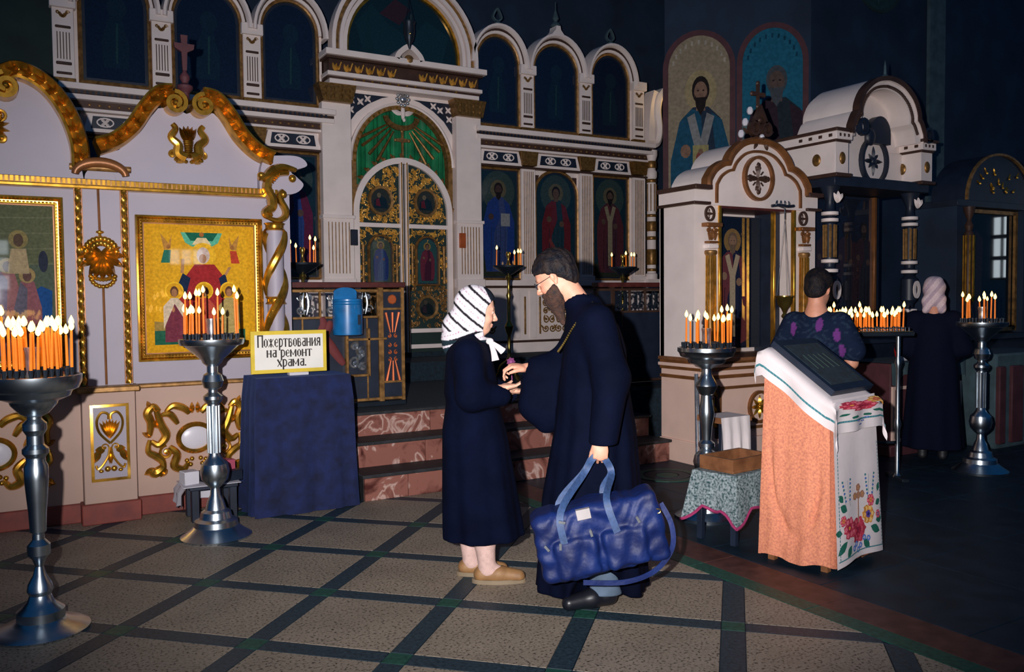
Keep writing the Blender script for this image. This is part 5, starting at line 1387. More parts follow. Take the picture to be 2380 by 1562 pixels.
dm.plate(archpoly(7.62, 7.93, 3.04, 3.14, 3.32, 12), BY, -0.22, -0.14); dm.ell((7.62, BY + 0.15, 3.10), (0.07, 0.04, 0.09), 12, 8)
dm.build('dark_vase_carving', 'black_wood', kbk)
for x in (7.25, BX1 - 0.12): 
    MB().mould(circ(x + 0.02, 3.14, 0.06, 0.07, 16), [(0.014, 0.0), (0.014, 0.05), (-0.014, 0.05), (-0.014, 0)], BY, True).build('roundel', 'black_wood', kbk)
for x in (7.02, 8.27):
    pr = [(0.07, 1.06), (0.07, 1.12), (0.04, 1.15), (0.06, 1.19), (0.03, 1.22), (0.07, 1.30), (0.075, 1.33), (0.045, 1.36), (0.05, 1.40), (0.085, 1.44), (0.085, 1.66), (0.05, 1.70), (0.075, 1.74), (0.045, 1.78), (0.05, 1.82), (0.075, 1.83), (0.05, 1.85), (0.055, 2.05), (0.05, 2.20), (0.075, 2.23), (0.045, 2.26), (0.06, 2.29), (0.07, 2.31), (0.045, 2.34), (0.04, 2.42), (0.10, 2.56)]
    col = MB().lathe(pr, (x, BY + 0.15, 0), 18).build('turned_column', 'black_wood', kbk)
    for z in (1.33, 1.74, 1.835, 2.235, 2.30): MB().lathe([(0.05, z - 0.022), (0.082, z - 0.015), (0.082, z + 0.015), (0.05, z + 0.022)], (x, BY + 0.15, 0), 18).build('white_ring', 'white', col)
    for k in range(8):
        a = 2 * PI * k / 8
        MB().tube([(x + 0.054 * math.cos(a), BY + 0.15 + 0.054 * math.sin(a), 1.87), (x + 0.056 * math.cos(a), BY + 0.15 + 0.056 * math.sin(a), 2.19)], 0.014, 6).build('gilt_reed', 'dull_gold', col)
    for q in (0, PI / 2):
        pass
    MB().mould(circ(x, 1.55, 0.05, 0.085, 16), [(0.028, 0), (0.028, 0.012), (-0.008, 0.012), (-0.008, 0)], BY + 0.066, True).build('white_oval', 'white', col)
    w2 = MB()
    for k in range(3): w2.leaf(x, 2.40, PI / 2 + (k - 1) * 0.6, 0.11, 0.03, BY + 0.06, 0.03)
    w2.build('capital_leaf', 'white', col)
cas = MB().box(7.16, 8.16, 6.12, 6.18, 1.1, 2.54).build('dark_icon', 'black_wood', kbk)
P = Paint(6.118)
P.p(rect(7.18, 8.14, 1.12, 2.52), (0.012, 0.016, 0.03))
P.p([(7.18, 1.5), (8.14, 1.5), (8.14, 2.0), (7.7, 2.1), (7.18, 1.95)], (0.03, 0.02, 0.028))
for u in (7.4, 7.72, 8.0):
    saint(P, u, 1.3, 1.0, (0.018, 0.02, 0.03), (0.03, 0.018, 0.025), skin=(0.06, 0.04, 0.035), asp=0.9)
P.build('painting', 'glazed', cas, smooth=False)
for x in (7.14, 8.16): cb(x - 0.02, x + 0.02, 6.08, 6.14, 1.08, 2.55, 'gilt_stile', 'pipe_gold')
# cloth-covered offering table in front of it
ot = thing('offering_table', 'low offering table with dull pink panels under a grey cloth beyond the lectern', 'table', (7.5, 5.25, 0))
MB().bbox(7.02, 8.10, 5.06, 5.55, 0.10, 0.86, 0.01).build('table_body', 'oxblood', ot)
for x0, x1 in ((7.06, 7.34), (7.40, 7.68), (7.74, 8.06)):
    MB().mould(rect(x0, x1, 0.16, 0.62)[::-1], [(0, 0), (0, 0.02), (0.03, 0.02), (0.03, 0)], 5.06, True).build('panel_frame', 'kiosk_pink', ot)
MB().bbox(7.0, 8.12, 5.04, 5.57, 0.0, 0.10, 0.01).build('table_plinth', 'oxblood', ot)
cl = MB(); vs = []; fs = []
n = 28
for i in range(n + 1):
    x = 6.99 + 1.14 * i / n
    dz = 0.20 + 0.03 * math.sin(i * 1.1) - 0.08 * abs(math.sin(PI * i / n * 2))
    vs += [(x, 5.58, 0.868), (x, 5.03, 0.868), (x, 5.02 - 0.012 * math.sin(i * 1.7), 0.868 - dz)]
for i in range(n):
    for k in range(2): fs.append((i * 3 + k, i * 3 + k + 1, (i + 1) * 3 + k + 1, (i + 1) * 3 + k))
cl.add(vs, fs)
MB.build(cl, 'table_cloth', 'pale_strip', ot)
for i, (x, h_, mt) in enumerate(((7.30, 0.16, 'paper'), (7.62, 0.19, 'paper'))):
    tag(MB().bbox(x, x + (0.10 if i == 0 else 0.14), 5.15, 5.17, 0.870, 0.870 + h_, 0.004).build('note_card', mt), ('narrower' if i == 0 else 'wider') + ' pale paper card standing on the offering table', 'card', 'paper cards on the offering table')
tag(MB().lathe([(0.03, 0.87), (0.05, 0.90), (0.06, 0.96), (0.05, 1.02), (0.03, 1.05), (0.03, 1.06)], (7.50, 5.3, 0), 16).build('votive_glass', 'red_glass'), 'small red glass votive cup on the offering table', 'votive cup')

# ------------------------------------------------------------------ far glazed icon case at the edge of the frame
FY = 5.50
kf = thing('arched_icon_case', 'dark glazed icon case with gilt column and arched top at the far edge', 'icon case', (9.4, 5.7, 0))
def fb(x0, x1, y0, y1, z0, z1, name, material, par=None): return MB().bbox(x0, x1, y0, y1, z0, z1, 0.004).build(name, material, par or kf)
fb(8.70, 10.25, FY + 0.05, 6.0, 0, 1.0, 'base', 'black_wood')
fb(8.66, 10.3, FY - 0.06, 6.0, 1.0, 1.06, 'shelf', 'black_wood')
fb(8.70, 8.98, FY, 6.0, 1.06, 2.45, 'post', 'night_wall'); fb(9.96, 10.25, FY, 6.0, 1.06, 2.45, 'post', 'night_wall')
fb(8.98, 9.96, FY + 0.10, 6.0, 1.06, 2.45, 'back', 'black_wood')
fb(8.68, 10.27, FY - 0.02, 6.0, 2.43, 2.50, 'lintel', 'black_wood')
arch = archpoly(8.85, 10.10, 2.50, 2.52, 3.02, 18)
MB().plate(arch, FY, -0.4, 0.0).build('arched_top', 'black_wood', kf)
MB().mould(arch, [(-0.012, 0), (-0.012, 0.03), (0.012, 0.03), (0.012, 0)], FY).build('arch_moulding', 'dull_gold', kf)
gg = MB(); rnd = random.Random(4)
for k in range(14):
    a = rnd.uniform(0.3, PI - 0.3); r_ = rnd.uniform(0.2, 0.85)
    gg.ell((9.475 + 0.6 * r_ * math.cos(a), FY - 0.01, 2.54 + 0.42 * r_ * math.sin(a)), (0.016, 0.012, 0.016), 6, 4)
    gg.leaf(9.475 + 0.6 * r_ * math.cos(a), 2.54 + 0.42 * r_ * math.sin(a), a, 0.07, 0.012, FY, 0.012)
stuff(gg.build('gilt_stars', 'gold', kf))
colf = MB().lathe([(0.06, 1.06), (0.06, 1.12), (0.04, 1.16), (0.055, 1.28), (0.035, 1.34), (0.05, 1.40), (0.05, 2.14), (0.03, 2.17), (0.045, 2.22), (0.02, 2.28), (0.05, 2.36), (0.06, 2.42)], (8.84, FY - 0.05, 0), 16).build('column', 'brown_trim', kf)
for k in range(8):
    a = 2 * PI * k / 8
    MB().tube([(8.84 + 0.05 * math.cos(a), FY - 0.05 + 0.05 * math.sin(a), 1.42), (8.84 + 0.05 * math.cos(a), FY - 0.05 + 0.05 * math.sin(a), 2.12)], 0.011, 6).build('gilt_reed', 'gold', colf)
MB().mould(rect(8.99, 9.95, 1.08, 2.42)[::-1], [(0, 0), (0, 0.03), (-0.04, 0.03), (-0.04, 0)], FY + 0.09, True).build('gilt_frame', 'dull_gold', kf)
P = Paint(FY + 0.098)
P.p(rect(9.02, 9.92, 1.10, 2.40), (0.005, 0.010, 0.014))
P.p([(9.1, 1.15), (9.3, 1.15), (9.35, 2.1), (9.2, 2.2), (9.08, 1.9)], (0.02, 0.016, 0.016))
P.build('painting', 'glazed', kf, smooth=False)
tb = thing('cloth_table', 'small table under a dull blue-green cloth with rust side drape at right edge', 'table', (8.6, 5.05, 0))
MB().bbox(8.18, 9.3, 4.75, 5.35, 0, 0.92, 0.02).build('cloth', 'pale_strip', tb)
MB().bbox(8.19, 8.30, 4.72, 4.76, 0.05, 0.80, 0.01).build('side_drape', 'oxblood', tb)
MB().bbox(8.40, 8.60, 4.72, 4.76, 0.05, 0.80, 0.01).build('side_drape', 'oxblood', tb)

# ------------------------------------------------------------------ floor candle stands
PROF = {
 'fluted': [(0.215, 0), (0.218, 0.012), (0.19, 0.03), (0.15, 0.06), (0.135, 0.075), (0.13, 0.11), (0.10, 0.125), (0.09, 0.165), (0.065, 0.18), (0.05, 0.235), (0.032, 0.27), (0.028, 0.315), (0.05, 0.335), (0.08, 0.37), (0.09, 0.42), (0.08, 0.47), (0.05, 0.50), (0.036, 0.525), (0.036, 0.85), (0.045, 0.855), (0.06, 0.88), (0.06, 0.90), (0.03, 0.925), (0.03, 0.94), (0.055, 0.955), (0.068, 0.995), (0.055, 1.035), (0.034, 1.05), (0.034, 1.09), (0.058, 1.11), (0.066, 1.13), (0.10, 1.16), (0.15, 1.205), (0.165, 1.22), (0.19, 1.225), (0.198, 1.24), (0.198, 1.262), (0.185, 1.264), (0.18, 1.25), (0.001, 1.25)],
 'bowl': [(0.20, 0), (0.205, 0.012), (0.17, 0.03), (0.12, 0.045), (0.10, 0.06), (0.10, 0.10), (0.075, 0.12), (0.055, 0.14), (0.045, 0.17), (0.055, 0.19), (0.05, 0.22), (0.028, 0.26), (0.018, 0.30), (0.03, 0.335), (0.048, 0.355), (0.048, 0.40), (0.026, 0.425), (0.024, 0.45), (0.034, 0.46), (0.038, 0.55), (0.044, 0.62), (0.05, 0.70), (0.05, 0.76), (0.04, 0.78), (0.04, 0.80), (0.055, 0.82), (0.055, 0.84), (0.035, 0.86), (0.035, 0.90), (0.05, 0.925), (0.05, 0.955), (0.03, 0.975), (0.03, 0.985), (0.06, 1.00), (0.095, 1.04), (0.10, 1.055), (0.15, 1.075), (0.16, 1.10), (0.185, 1.11), (0.20, 1.14), (0.202, 1.172), (0.19, 1.174), (0.185, 1.16), (0.001, 1.16)],
 'baluster': [(0.215, 0), (0.218, 0.015), (0.19, 0.035), (0.155, 0.055), (0.15, 0.08), (0.12, 0.095), (0.11, 0.135), (0.08, 0.15), (0.07, 0.19), (0.045, 0.21), (0.035, 0.27), (0.045, 0.295), (0.08, 0.33), (0.09, 0.375), (0.08, 0.42), (0.05, 0.45), (0.035, 0.455), (0.055, 0.48), (0.055, 0.505), (0.03, 0.525), (0.032, 0.55), (0.038, 0.62), (0.05, 0.68), (0.052, 0.72), (0.042, 0.78), (0.036, 0.83), (0.05, 0.84), (0.075, 0.895), (0.072, 0.91), (0.045, 0.955), (0.034, 0.98), (0.034, 1.01), (0.07, 1.03), (0.12, 1.05), (0.13, 1.075), (0.175, 1.095), (0.185, 1.12), (0.195, 1.13), (0.195, 1.155), (0.182, 1.157), (0.178, 1.145), (0.001, 1.145)]}
def candle_stand(kind, x, y, label, rz=0.0):
    t = thing('candle_stand', label, 'candle stand', (x, y, 0), rz, local=True)
    pr = PROF[kind]
    MB().lathe(pr, (0, 0, 0), 40, cap=True).build('stand_body', 'chrome', t, angle=30)
    zt = pr[-1][1]
    MB().lathe([(0.178, zt + 0.001), (0.178, zt + 0.004), (0.001, zt + 0.004)], (0, 0, 0), 32).build('tray', 'brass', t)
    MB().lathe([(0.032, zt), (0.034, zt + 0.02), (0.028, zt + 0.03), (0.03, zt + 0.11), (0.034, zt + 0.13), (0.034, zt + 0.14), (0.02, zt + 0.14)], (0, 0, 0), 18).build('oil_cup', 'silver', t)
    if kind == 'fluted':
        for k in range(10):
            a = 2 * PI * k / 10
            MB().tube([(0.036 * math.cos(a), 0.036 * math.sin(a), 0.54), (0.036 * math.cos(a), 0.036 * math.sin(a), 0.84)], 0.008, 6).build('flute_rib', 'chrome', t)
    cup = None
    slots = []
    for r, n in ((0.160, 18), (0.115, 12), (0.072, 7)):
        for k in range(n):
            a = 2 * PI * (k + 0.3) / n
            slots.append((r * math.cos(a), r * math.sin(a)))
    for (cx, cy) in slots:
        if cup is None:
            cup = MB().lathe([(0.009, zt), (0.007, zt + 0.012), (0.010, zt + 0.03), (0.011, zt + 0.045), (0.007, zt + 0.045)], (0, 0, 0), 8).build('candle_cup', 'dark_metal', t)
            cup.location = (cx, cy, 0)
        else:
            c = cup.copy(); COL.objects.link(c); c.parent = t; c.location = (cx, cy, 0)
    return t, zt, slots
CM = {}
def candle_mesh(L):
    L = round(L, 2)
    if L not in CM:
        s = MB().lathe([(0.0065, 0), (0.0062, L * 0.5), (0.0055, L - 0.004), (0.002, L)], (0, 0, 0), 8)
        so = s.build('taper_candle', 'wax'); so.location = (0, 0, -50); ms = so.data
        bpy.data.objects.remove(so)
        f = MB().lathe([(0.001, L + 0.002), (0.009, L + 0.009), (0.0125, L + 0.019), (0.010, L + 0.032), (0.005, L + 0.043), (0.0005, L + 0.052)], (0, 0, 0), 10)
        fo = f.build('flame', 'flame'); mf = fo.data; off = fo.location.copy(); bpy.data.objects.remove(fo)
        wk = MB().tube([(0, 0, L - 0.002), (0.0005, 0, L + 0.008)], 0.0009, 5)
        wo = wk.build('wick', 'wick'); mw = wo.data; offw = wo.location.copy(); bpy.data.objects.remove(wo)
        CM[L] = (ms, mf, off, mw, offw)
    return CM[L]
crnd = random.Random(21)
def candle(x, y, z, L, label, group, lean=0.03):
    ms, mf, off, mw, offw = candle_mesh(L)
    o = bpy.data.objects.new('taper_candle', ms); COL.objects.link(o)
    o.location = (x, y, z); o.rotation_euler = (crnd.uniform(-lean, lean), crnd.uniform(-lean, lean), 0)
    tag(o, label, 'candle', group)
    f = bpy.data.objects.new('flame', mf); COL.objects.link(f); f.parent = o; f.location = off
    w_ = bpy.data.objects.new('wick', mw); COL.objects.link(w_); w_.parent = o; w_.location = offw
    return o
ORDS = 'first second third fourth fifth sixth seventh eighth ninth tenth eleventh twelfth thirteenth fourteenth fifteenth'.split()
def ordinal(objs, label):                                 # few enough to point at: say which one, counting in the picture
    if 1 < len(objs) <= 15:
        for i, o in enumerate(sorted(objs, key=lambda q: q.location.x * 0.8617 / (q.location.x * 0.507 + q.location.y * 0.861) - q.location.y * 0.5075 / (q.location.x * 0.507 + q.location.y * 0.861))):
            o['label'] = label + ', ' + ORDS[i] + ' from left'
USED = {}
def fill(stand, label, group, n, L0, L1, seed, pick=None, lean=0.03):
    t, zt, slots = stand
    rr = random.Random(seed)
    s_ = [p for p in slots if (pick is None or pick(p)) and p not in USED.setdefault(t.name, set())]
    rr.shuffle(s_)
    made = []
    for cx, cy in s_[:n]:
        USED[t.name].add((cx, cy))
        made.append(candle(t.location.x + cx, t.location.y + cy, zt + 0.02, rr.choice([L0, (L0 + L1) / 2, L1]), label, group, lean))
    ordinal(made, label)
rdir = Vector((0.8617, -0.5075))                          # towards the right of the picture
s1 = candle_stand('bowl', 0.105, 4.45, 'nearest silver candle stand, crowded with burning candles, at the left edge')
fill(s1, 'lit orange taper candle in the crowded nearest stand', 'candles of the nearest stand', 32, 0.17, 0.21, 1)
candle(0.105 - 0.115, 4.45 + 0.04, 1.18, 0.26, 'tallest lit candle in the crowded nearest stand', 'candles of the nearest stand')
s2 = candle_stand('fluted', 1.125, 5.65, 'silver candle stand with fluted stem in front of the yellow icon')
fill(s2, 'tall lit taper candle on the stand before the yellow icon', 'candles before the yellow icon', 9, 0.24, 0.28, 2, lambda p: abs(p[0] * rdir.x + p[1] * rdir.y) > 0.06)
fill(s2, 'short lit taper candle on the stand before the yellow icon', 'candles before the yellow icon', 8, 0.14, 0.16, 5, lambda p: abs(p[0] * rdir.x + p[1] * rdir.y) > 0.05 and p[1] * 0.86 + p[0] * 0.5 < 0.03)
s3 = candle_stand('baluster', 4.095, 4.36, 'silver baluster candle stand between the priest and the lectern')
fill(s3, 'thin lit taper candle on the baluster stand', 'candles of the baluster stand', 15, 0.16, 0.19, 3)
fill(s3, 'taller lit taper candle on the right of the baluster stand', 'candles of the baluster stand', 8, 0.22, 0.24, 8, lambda p: p[0] * rdir.x + p[1] * rdir.y > 0.09)
s4 = candle_stand('fluted', 7.08, 4.24, 'slim dim silver candle stand beside the woman in the pale headscarf')
fill(s4, 'lit taper candle on the dim far stand', 'candles of the far stand', 9, 0.16, 0.20, 4, lambda p: p[0] * rdir.x + p[1] * rdir.y < 0.06)
candle(9.20, 5.455, 1.0605, 0.36, 'single tall lit candle standing apart before the glazed icon case', None, 0.0)

# rectangular candle table behind the lectern
ct = thing('candle_table', 'dark rectangular candle table full of burning candles behind the lectern', 'candle table', (6.0, 4.55, 0), -0.53, local=True)
MB().bbox(-0.32, 0.32, -0.16, 0.16, 1.17, 1.205, 0.006).build('tray_box', 'dark_metal', ct)
MB().box(-0.31, 0.31, -0.15, 0.15, 1.205, 1.209).build('tray', 'brass', ct)
for sx in (-1, 1):
    MB().lathe([(0.03, 0), (0.035, 0.02), (0.015, 0.05), (0.018, 0.4), (0.03, 0.45), (0.016, 0.5), (0.016, 0.9), (0.03, 0.95), (0.016, 1.0), (0.02, 1.17)], (sx * 0.26, 0, 0), 14).build('leg', 'chrome', ct)
    MB().bbox(sx * 0.26 - 0.03, sx * 0.26 + 0.03, -0.16, 0.16, 0, 0.03, 0.006).build('foot', 'dark_metal', ct)
MB().tube([(-0.26, 0, 0.3), (0.26, 0, 0.3)], 0.012, 8).build('stretcher', 'dark_metal', ct)
rr = random.Random(31)
ca_, sa_ = math.cos(-0.53), math.sin(-0.53)
k = 0
cup0 = MB().lathe([(0.008, 1.207), (0.006, 1.22), (0.009, 1.24), (0.006, 1.24)], (0, 0, 0), 8)
cupo = None
for i in range(13):
    for j in range(5):
        u = -0.285 + 0.0475 * i; v = -0.13 + 0.065 * j
        if cupo is None:
            cupo = cup0.build('candle_cup', 'dark_metal', ct); cupo.location = (u, v, 0)
        else:
            c = cupo.copy(); COL.objects.link(c); c.parent = ct; c.location = (u, v, 0)
        if rr.random() < 0.62:
            L = rr.choice((0.10, 0.12, 0.14)) if rr.random() < 0.8 else 0.18
            candle(6.0 + u * ca_ - v * sa_, 4.55 + u * sa_ + v * ca_, 1.215, L, 'lit taper candle on the crowded rectangular candle table', 'candles of the rectangular table')
# brass candlesticks on the solea
def icon_stand(x, y, label, clabel, grp, offs):
    t = thing('icon_candlestick', label, 'candlestick', (x, y, 0.59), 0, local=True)
    b = MB()
    MB().lathe([(0.03, 0.18), (0.045, 0.22), (0.02, 0.26), (0.018, 0.5), (0.035, 0.54), (0.05, 0.60), (0.02, 0.66), (0.018, 0.9), (0.03, 0.94), (0.016, 0.98), (0.016, 1.10), (0.035, 1.14), (0.02, 1.17)], (0, 0, 0), 16).build('stem', 'brass', t)
    MB().lathe([(0.02, 1.16), (0.06, 1.18), (0.12, 1.22), (0.165, 1.25), (0.17, 1.27), (0.15, 1.262), (0.001, 1.262)], (0, 0, 0), 22).build('dish', 'dark_metal', t)
    for k in range(3):
        a = 2 * PI * k / 3 + 0.5
        q = spline([(0.02 * math.cos(a), 0.02 * math.sin(a), 0.22), (0.10 * math.cos(a), 0.10 * math.sin(a), 0.16), (0.14 * math.cos(a), 0.14 * math.sin(a), 0.06), (0.20 * math.cos(a), 0.20 * math.sin(a), 0.014)], 5)
        MB().tube(q, 0.014, 8).build('claw_leg', 'brass', t)
    cn = MB().lathe([(0.05, 1.262), (0.02, 1.29), (0.012, 1.34), (0.022, 1.37), (0.028, 1.40), (0.02, 1.42), (0.01, 1.42)], (0, 0, 0), 14); cn.build('centre_cup', 'brass', t)
    made = []
    for u, v, L in offs:
        made.append(candle(x + u * rdir.x + v * 0.5, y + u * rdir.y + v * 0.86, 0.59 + 1.2725, L, clabel, grp, 0.02))
    ordinal(made, clabel)
icon_stand(4.80, 8.22, 'brass candlestick with dark dish standing behind the woman in the headscarf', 'lit candle in the dish behind the woman in the headscarf', 'candles of the middle candlestick', [(-0.13, 0, 0.17), (0.07, 0.05, 0.12), (0.11, -0.02, 0.13), (0.14, 0.03, 0.13)])
icon_stand(2.50, 8.22, 'brass candlestick glimpsed beside the twisted gilt column', 'lit candle in the dish beside the twisted gilt column', 'candles of the half-hidden candlestick', [(-0.06, 0, 0.14), (0.06, 0.05, 0.22), (0.13, -0.02, 0.20), (0.10, 0.03, 0.12), (-0.12, 0.02, 0.18)])
icon_stand(6.38, 8.22, 'brass candlestick with dark dish behind the priest', 'lit candle in the dish behind the priest', 'candles of the candlestick behind the priest', [(-0.13, 0, 0.12), (0.05, 0.08, 0.14), (0.10, -0.02, 0.12), (0.14, 0.03, 0.12)])

# ------------------------------------------------------------------ altar railings
def rail(x0, x1, label, lit):
    t = thing('altar_railing', label, 'railing', ((x0 + x1) / 2, 6.85, 0.59))
    GO_ = 'dull_gold' if lit else 'brown_trim'  # unlit railing takes browner, darker metals: its shade is put into the colour
    def r_(a, b, z0, z1, d, name, m_, par=t): return MB().bbox(a, b, 6.85 - d, 6.85 + d, z0, z1, 0.004).build(name, m_, par)
    r_(x0, x1, 1.60, 1.645, 0.045, 'handrail', 'mahogany')
    r_(x0, x1, 0.60, 0.64, 0.03, 'foot_rail', 'dark_metal')
    for z in (0.66, 1.575): r_(x0, x1, z - 0.012, z + 0.012, 0.012, 'gilt_bar', GO_)
    e = x1 if lit else x0
    s_ = -1 if lit else 1
    post = [(e, e + s_ * 0.03), (e + s_ * 0.19, e + s_ * 0.235)]
    for a, b in post: r_(min(a, b), max(a, b), 0.60, 1.60, 0.02, 'upright', GO_)
    xc = e + s_ * 0.11
    r_(xc - 0.085, xc + 0.085, 0.66, 1.58, 0.008, 'post_panel', 'black_wood')
    for z in (0.80, 1.42): r_(xc - 0.085, xc + 0.085, z - 0.01, z + 0.01, 0.012, 'cross_bar', GO_)
    if lit:
        MB().plate(circ(xc, 1.50, 0.04, 0.042, 8), 6.842, 0, 0.02, 0.008).build('copper_boss', 'copper', t)
        for dz, sg in ((1.30, 1), (0.90, -1)):
            for q in (-1, 0, 1):
                MB().tube([(xc + q * 0.02, 6.835, dz - sg * 0.08), (xc + q * 0.06, 6.835, dz + sg * 0.09)], [0.006, 0.012], 6).build('copper_ray', 'copper', t)
        lo = MB()
        for z in (1.19, 1.11, 1.05, 0.99):
            for q in (-1, 1): lo.scroll(xc + q * 0.03, z, 0.02, 0.9, PI / 2, 0.006, 6.842, q)
        lo.build('copper_scrolls', 'copper', t)
    # bays: scrollwork frieze over a dark panel
    inner = (x0 + 0.02, e - 0.235) if lit else (e + 0.235, x1 - 0.02)
    n = max(2, int((inner[1] - inner[0]) / 0.19))
    for i in range(n + 1):
        u = inner[0] + (inner[1] - inner[0]) * i / n
        r_(u - 0.009, u + 0.009, 1.36, 1.575, 0.012, 'baluster', GO_)
    r_(inner[0], inner[1], 1.345, 1.365, 0.012, 'gilt_bar', GO_)
    r_(inner[0], inner[1], 0.66, 1.345, 0.005, 'dark_panel', 'black_wood')
    for i in range(n):
        u = inner[0] + (inner[1] - inner[0]) * (i + 0.5) / n
        g = MB()
        for q in (-1, 1):
            g.scroll(u + q * 0.04, 1.42, 0.04, 1.1, 0, 0.010, 6.85, q); g.scroll(u + q * 0.035, 1.52, 0.03, 1.0, PI, 0.009, 6.85, -q)
            g.tube(spline([(u + q * 0.01, 6.84, 1.38), (u + q * 0.025, 6.835, 1.47), (u + q * 0.012, 6.84, 1.56)], 5), [0.005 + 0.006 * math.sin(PI * k_ / 10) for k_ in range(11)], 6)
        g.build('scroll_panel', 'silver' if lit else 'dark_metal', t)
    for k in range(2):
        u = inner[0] + 0.10 + (inner[1] - inner[0] - 0.2) * k
        r_(u - 0.008, u + 0.008, 0.66, 1.345, 0.012, 'gilt_stile', GO_)
    return t
rl = rail(1.95, 2.955, 'gilt altar railing with silver scrolls and copper star post left of the steps', True)
gp = MB()
for u in (2.43, 2.62): gp.bbox(u - 0.012, u + 0.012, 6.80, 6.84, 0.86, 1.26, 0.003)
gp.build('gilt_upright', 'dull_gold', rl) if False else None
for u in (2.43, 2.62): MB().bbox(u - 0.011, u + 0.011, 6.80, 6.84, 0.86, 1.26, 0.003).build('gilt_stile', 'dull_gold', rl)
for z in (0.87, 1.17): MB().bbox(2.43, 2.78 if z > 1 else 2.62, 6.80, 6.84, z - 0.01, z + 0.01, 0.003).build('gilt_bar', 'dull_gold', rl)
sv = MB()
for x_, z_, r_ in ((2.50, 0.97, 0.05), (2.56, 1.06, 0.045), (2.50, 1.11, 0.03), (2.57, 0.94, 0.035)): sv.scroll(x_, z_, r_, 1.2, 1.0, 0.014, 6.84, 1)
for k in range(6): sv.leaf(2.53, 0.93 + 0.035 * k, 0.6 + 1.1 * (k % 2), 0.08, 0.02, 6.83, 0.03)
sv.build('silver_leaf_panel', 'silver', rl)
rail(4.97, 7.0, 'altar railing darkened for shade, partly hidden behind the priest', False)
can = thing('donation_can', 'blue enamel lidded can hanging on the altar railing', 'can', (2.385, 6.66, 1.21))
MB().lathe([(0.10, 1.215), (0.118, 1.22), (0.12, 1.235), (0.12, 1.48), (0.124, 1.485), (0.12, 1.49), (0.12, 1.505), (0.05, 1.508)], (2.385, 6.66, 0), 32).build('can_body', 'blue_can', can)
MB().plate(archpoly(2.27, 2.46, 1.505, 1.56, 1.60, 12), 6.66, -0.012, 0.012).build('raised_lid', 'blue_can', can)
MB().lathe([(0.122, 1.46), (0.126, 1.465), (0.122, 1.47)], (2.385, 6.66, 0), 32, cap=False).build('rim', 'blue_can', can)
MB().tube(spline([(2.48, 6.72, 1.44), (2.50, 6.76, 1.50), (2.48, 6.80, 1.56)], 4), 0.006, 6).build('wire_hook', 'dark_metal', can)
P = Paint(6.55)
pl = MB().box(2.43, 2.455, 6.548, 6.56, 1.30, 1.38).build('picture_sticker', 'black_wood', can)
rc = MB(); q = spline([(2.22, 6.805, 1.36), (2.235, 6.805, 1.30), (2.22, 6.805, 1.22), (2.29, 6.805, 1.12), (2.36, 6.805, 1.02), (2.40, 6.805, 0.97)], 5)
rc.tube(q, [0.02 + 0.022 * math.sin(PI * i / (len(q) - 1)) for i in range(len(q))], 8, ref=(0, 1, 0), flat=0.4)
rc.tube(spline([(2.29, 6.80, 1.33), (2.27, 6.80, 1.27), (2.24, 6.805, 1.20)], 5), [0.012, 0.02, 0.025, 0.028, 0.03, 0.03, 0.03, 0.03, 0.028, 0.025, 0.02], 8, ref=(0, 1, 0), flat=0.4)
tag(rc.build('rust_cloth_strip', 'dark_red_cloth'), 'rust-red cloth strip hanging on the railing behind the donation sign', 'cloth')

# ------------------------------------------------------------------ velvet table and sign
vt = thing('velvet_table', 'small square table draped to the floor in dark blue velvet', 'table', (1.82, 6.2, 0))
X0, X1, Y0, Y1, ZT = 1.47, 2.16, 5.96, 6.35, 0.955
vs = []; fs = []
N = 72; Kz = 7
per = []
for i in range(N):
    t = 4 * i / N; k = int(t); u = t - k
    c = [(X0, Y0), (X1, Y0), (X1, Y1), (X0, Y1)]
    a, b = c[k], c[(k + 1) % 4]
    per.append((a[0] + (b[0] - a[0]) * u, a[1] + (b[1] - a[1]) * u))
cx, cy = (X0 + X1) / 2, (Y0 + Y1) / 2
for k in range(Kz + 1):
    z = ZT - (ZT - 0.005) * (k / Kz) ** 0.9
    for i, (x, y) in enumerate(per):
        l = math.hypot(x - cx, y - cy)
        out = (0.006 if k else -0.012) + 0.03 * (k / Kz) + (k / Kz) * 0.016 * math.sin(i * 1.05) + (k / Kz) * 0.008 * math.sin(i * 2.3)
        vs.append((x + (x - cx) / l * out, y + (y - cy) / l * out, z + (0.008 if k == 0 else 0)))
for k in range(Kz):
    for i in range(N):
        j = (i + 1) % N
        fs.append((k * N + i, k * N + j, (k + 1) * N + j, (k + 1) * N + i))
fs.append(tuple(range(N)))
MB().add(vs, [f[::-1] for f in fs]).build('velvet_cloth', 'velvet', vt, angle=60)
for x, y in ((X0 + 0.04, Y0 + 0.04), (X1 - 0.04, Y0 + 0.04), (X1 - 0.04, Y1 - 0.04), (X0 + 0.04, Y1 - 0.04)): MB().bbox(x - 0.02, x + 0.02, y - 0.02, y + 0.02, 0, 0.93, 0.003).build('leg', 'wood', vt)
sg = thing('donation_sign', 'white card sign with yellow border and dark lettering on velvet table', 'sign', (1.75, 6.12, 0.963))
SY = 6.10
MB().bbox(1.475, 2.02, SY, SY + 0.012, 0.985, 1.285, 0.002).build('board', 'sign_yellow', sg)
MB().plate(rect(1.502, 1.993, 1.012, 1.258), SY, 0, 0.002).build('card', 'sign_white', sg)
MB().bbox(1.74, 1.88, SY - 0.02, SY + 0.04, 0.964, 0.986, 0.004).build('holder', 'paper', sg)
TK, TM, TN = 0.21, 0.15, 0.09                              # thick, middling and thin pen strokes of the lettering
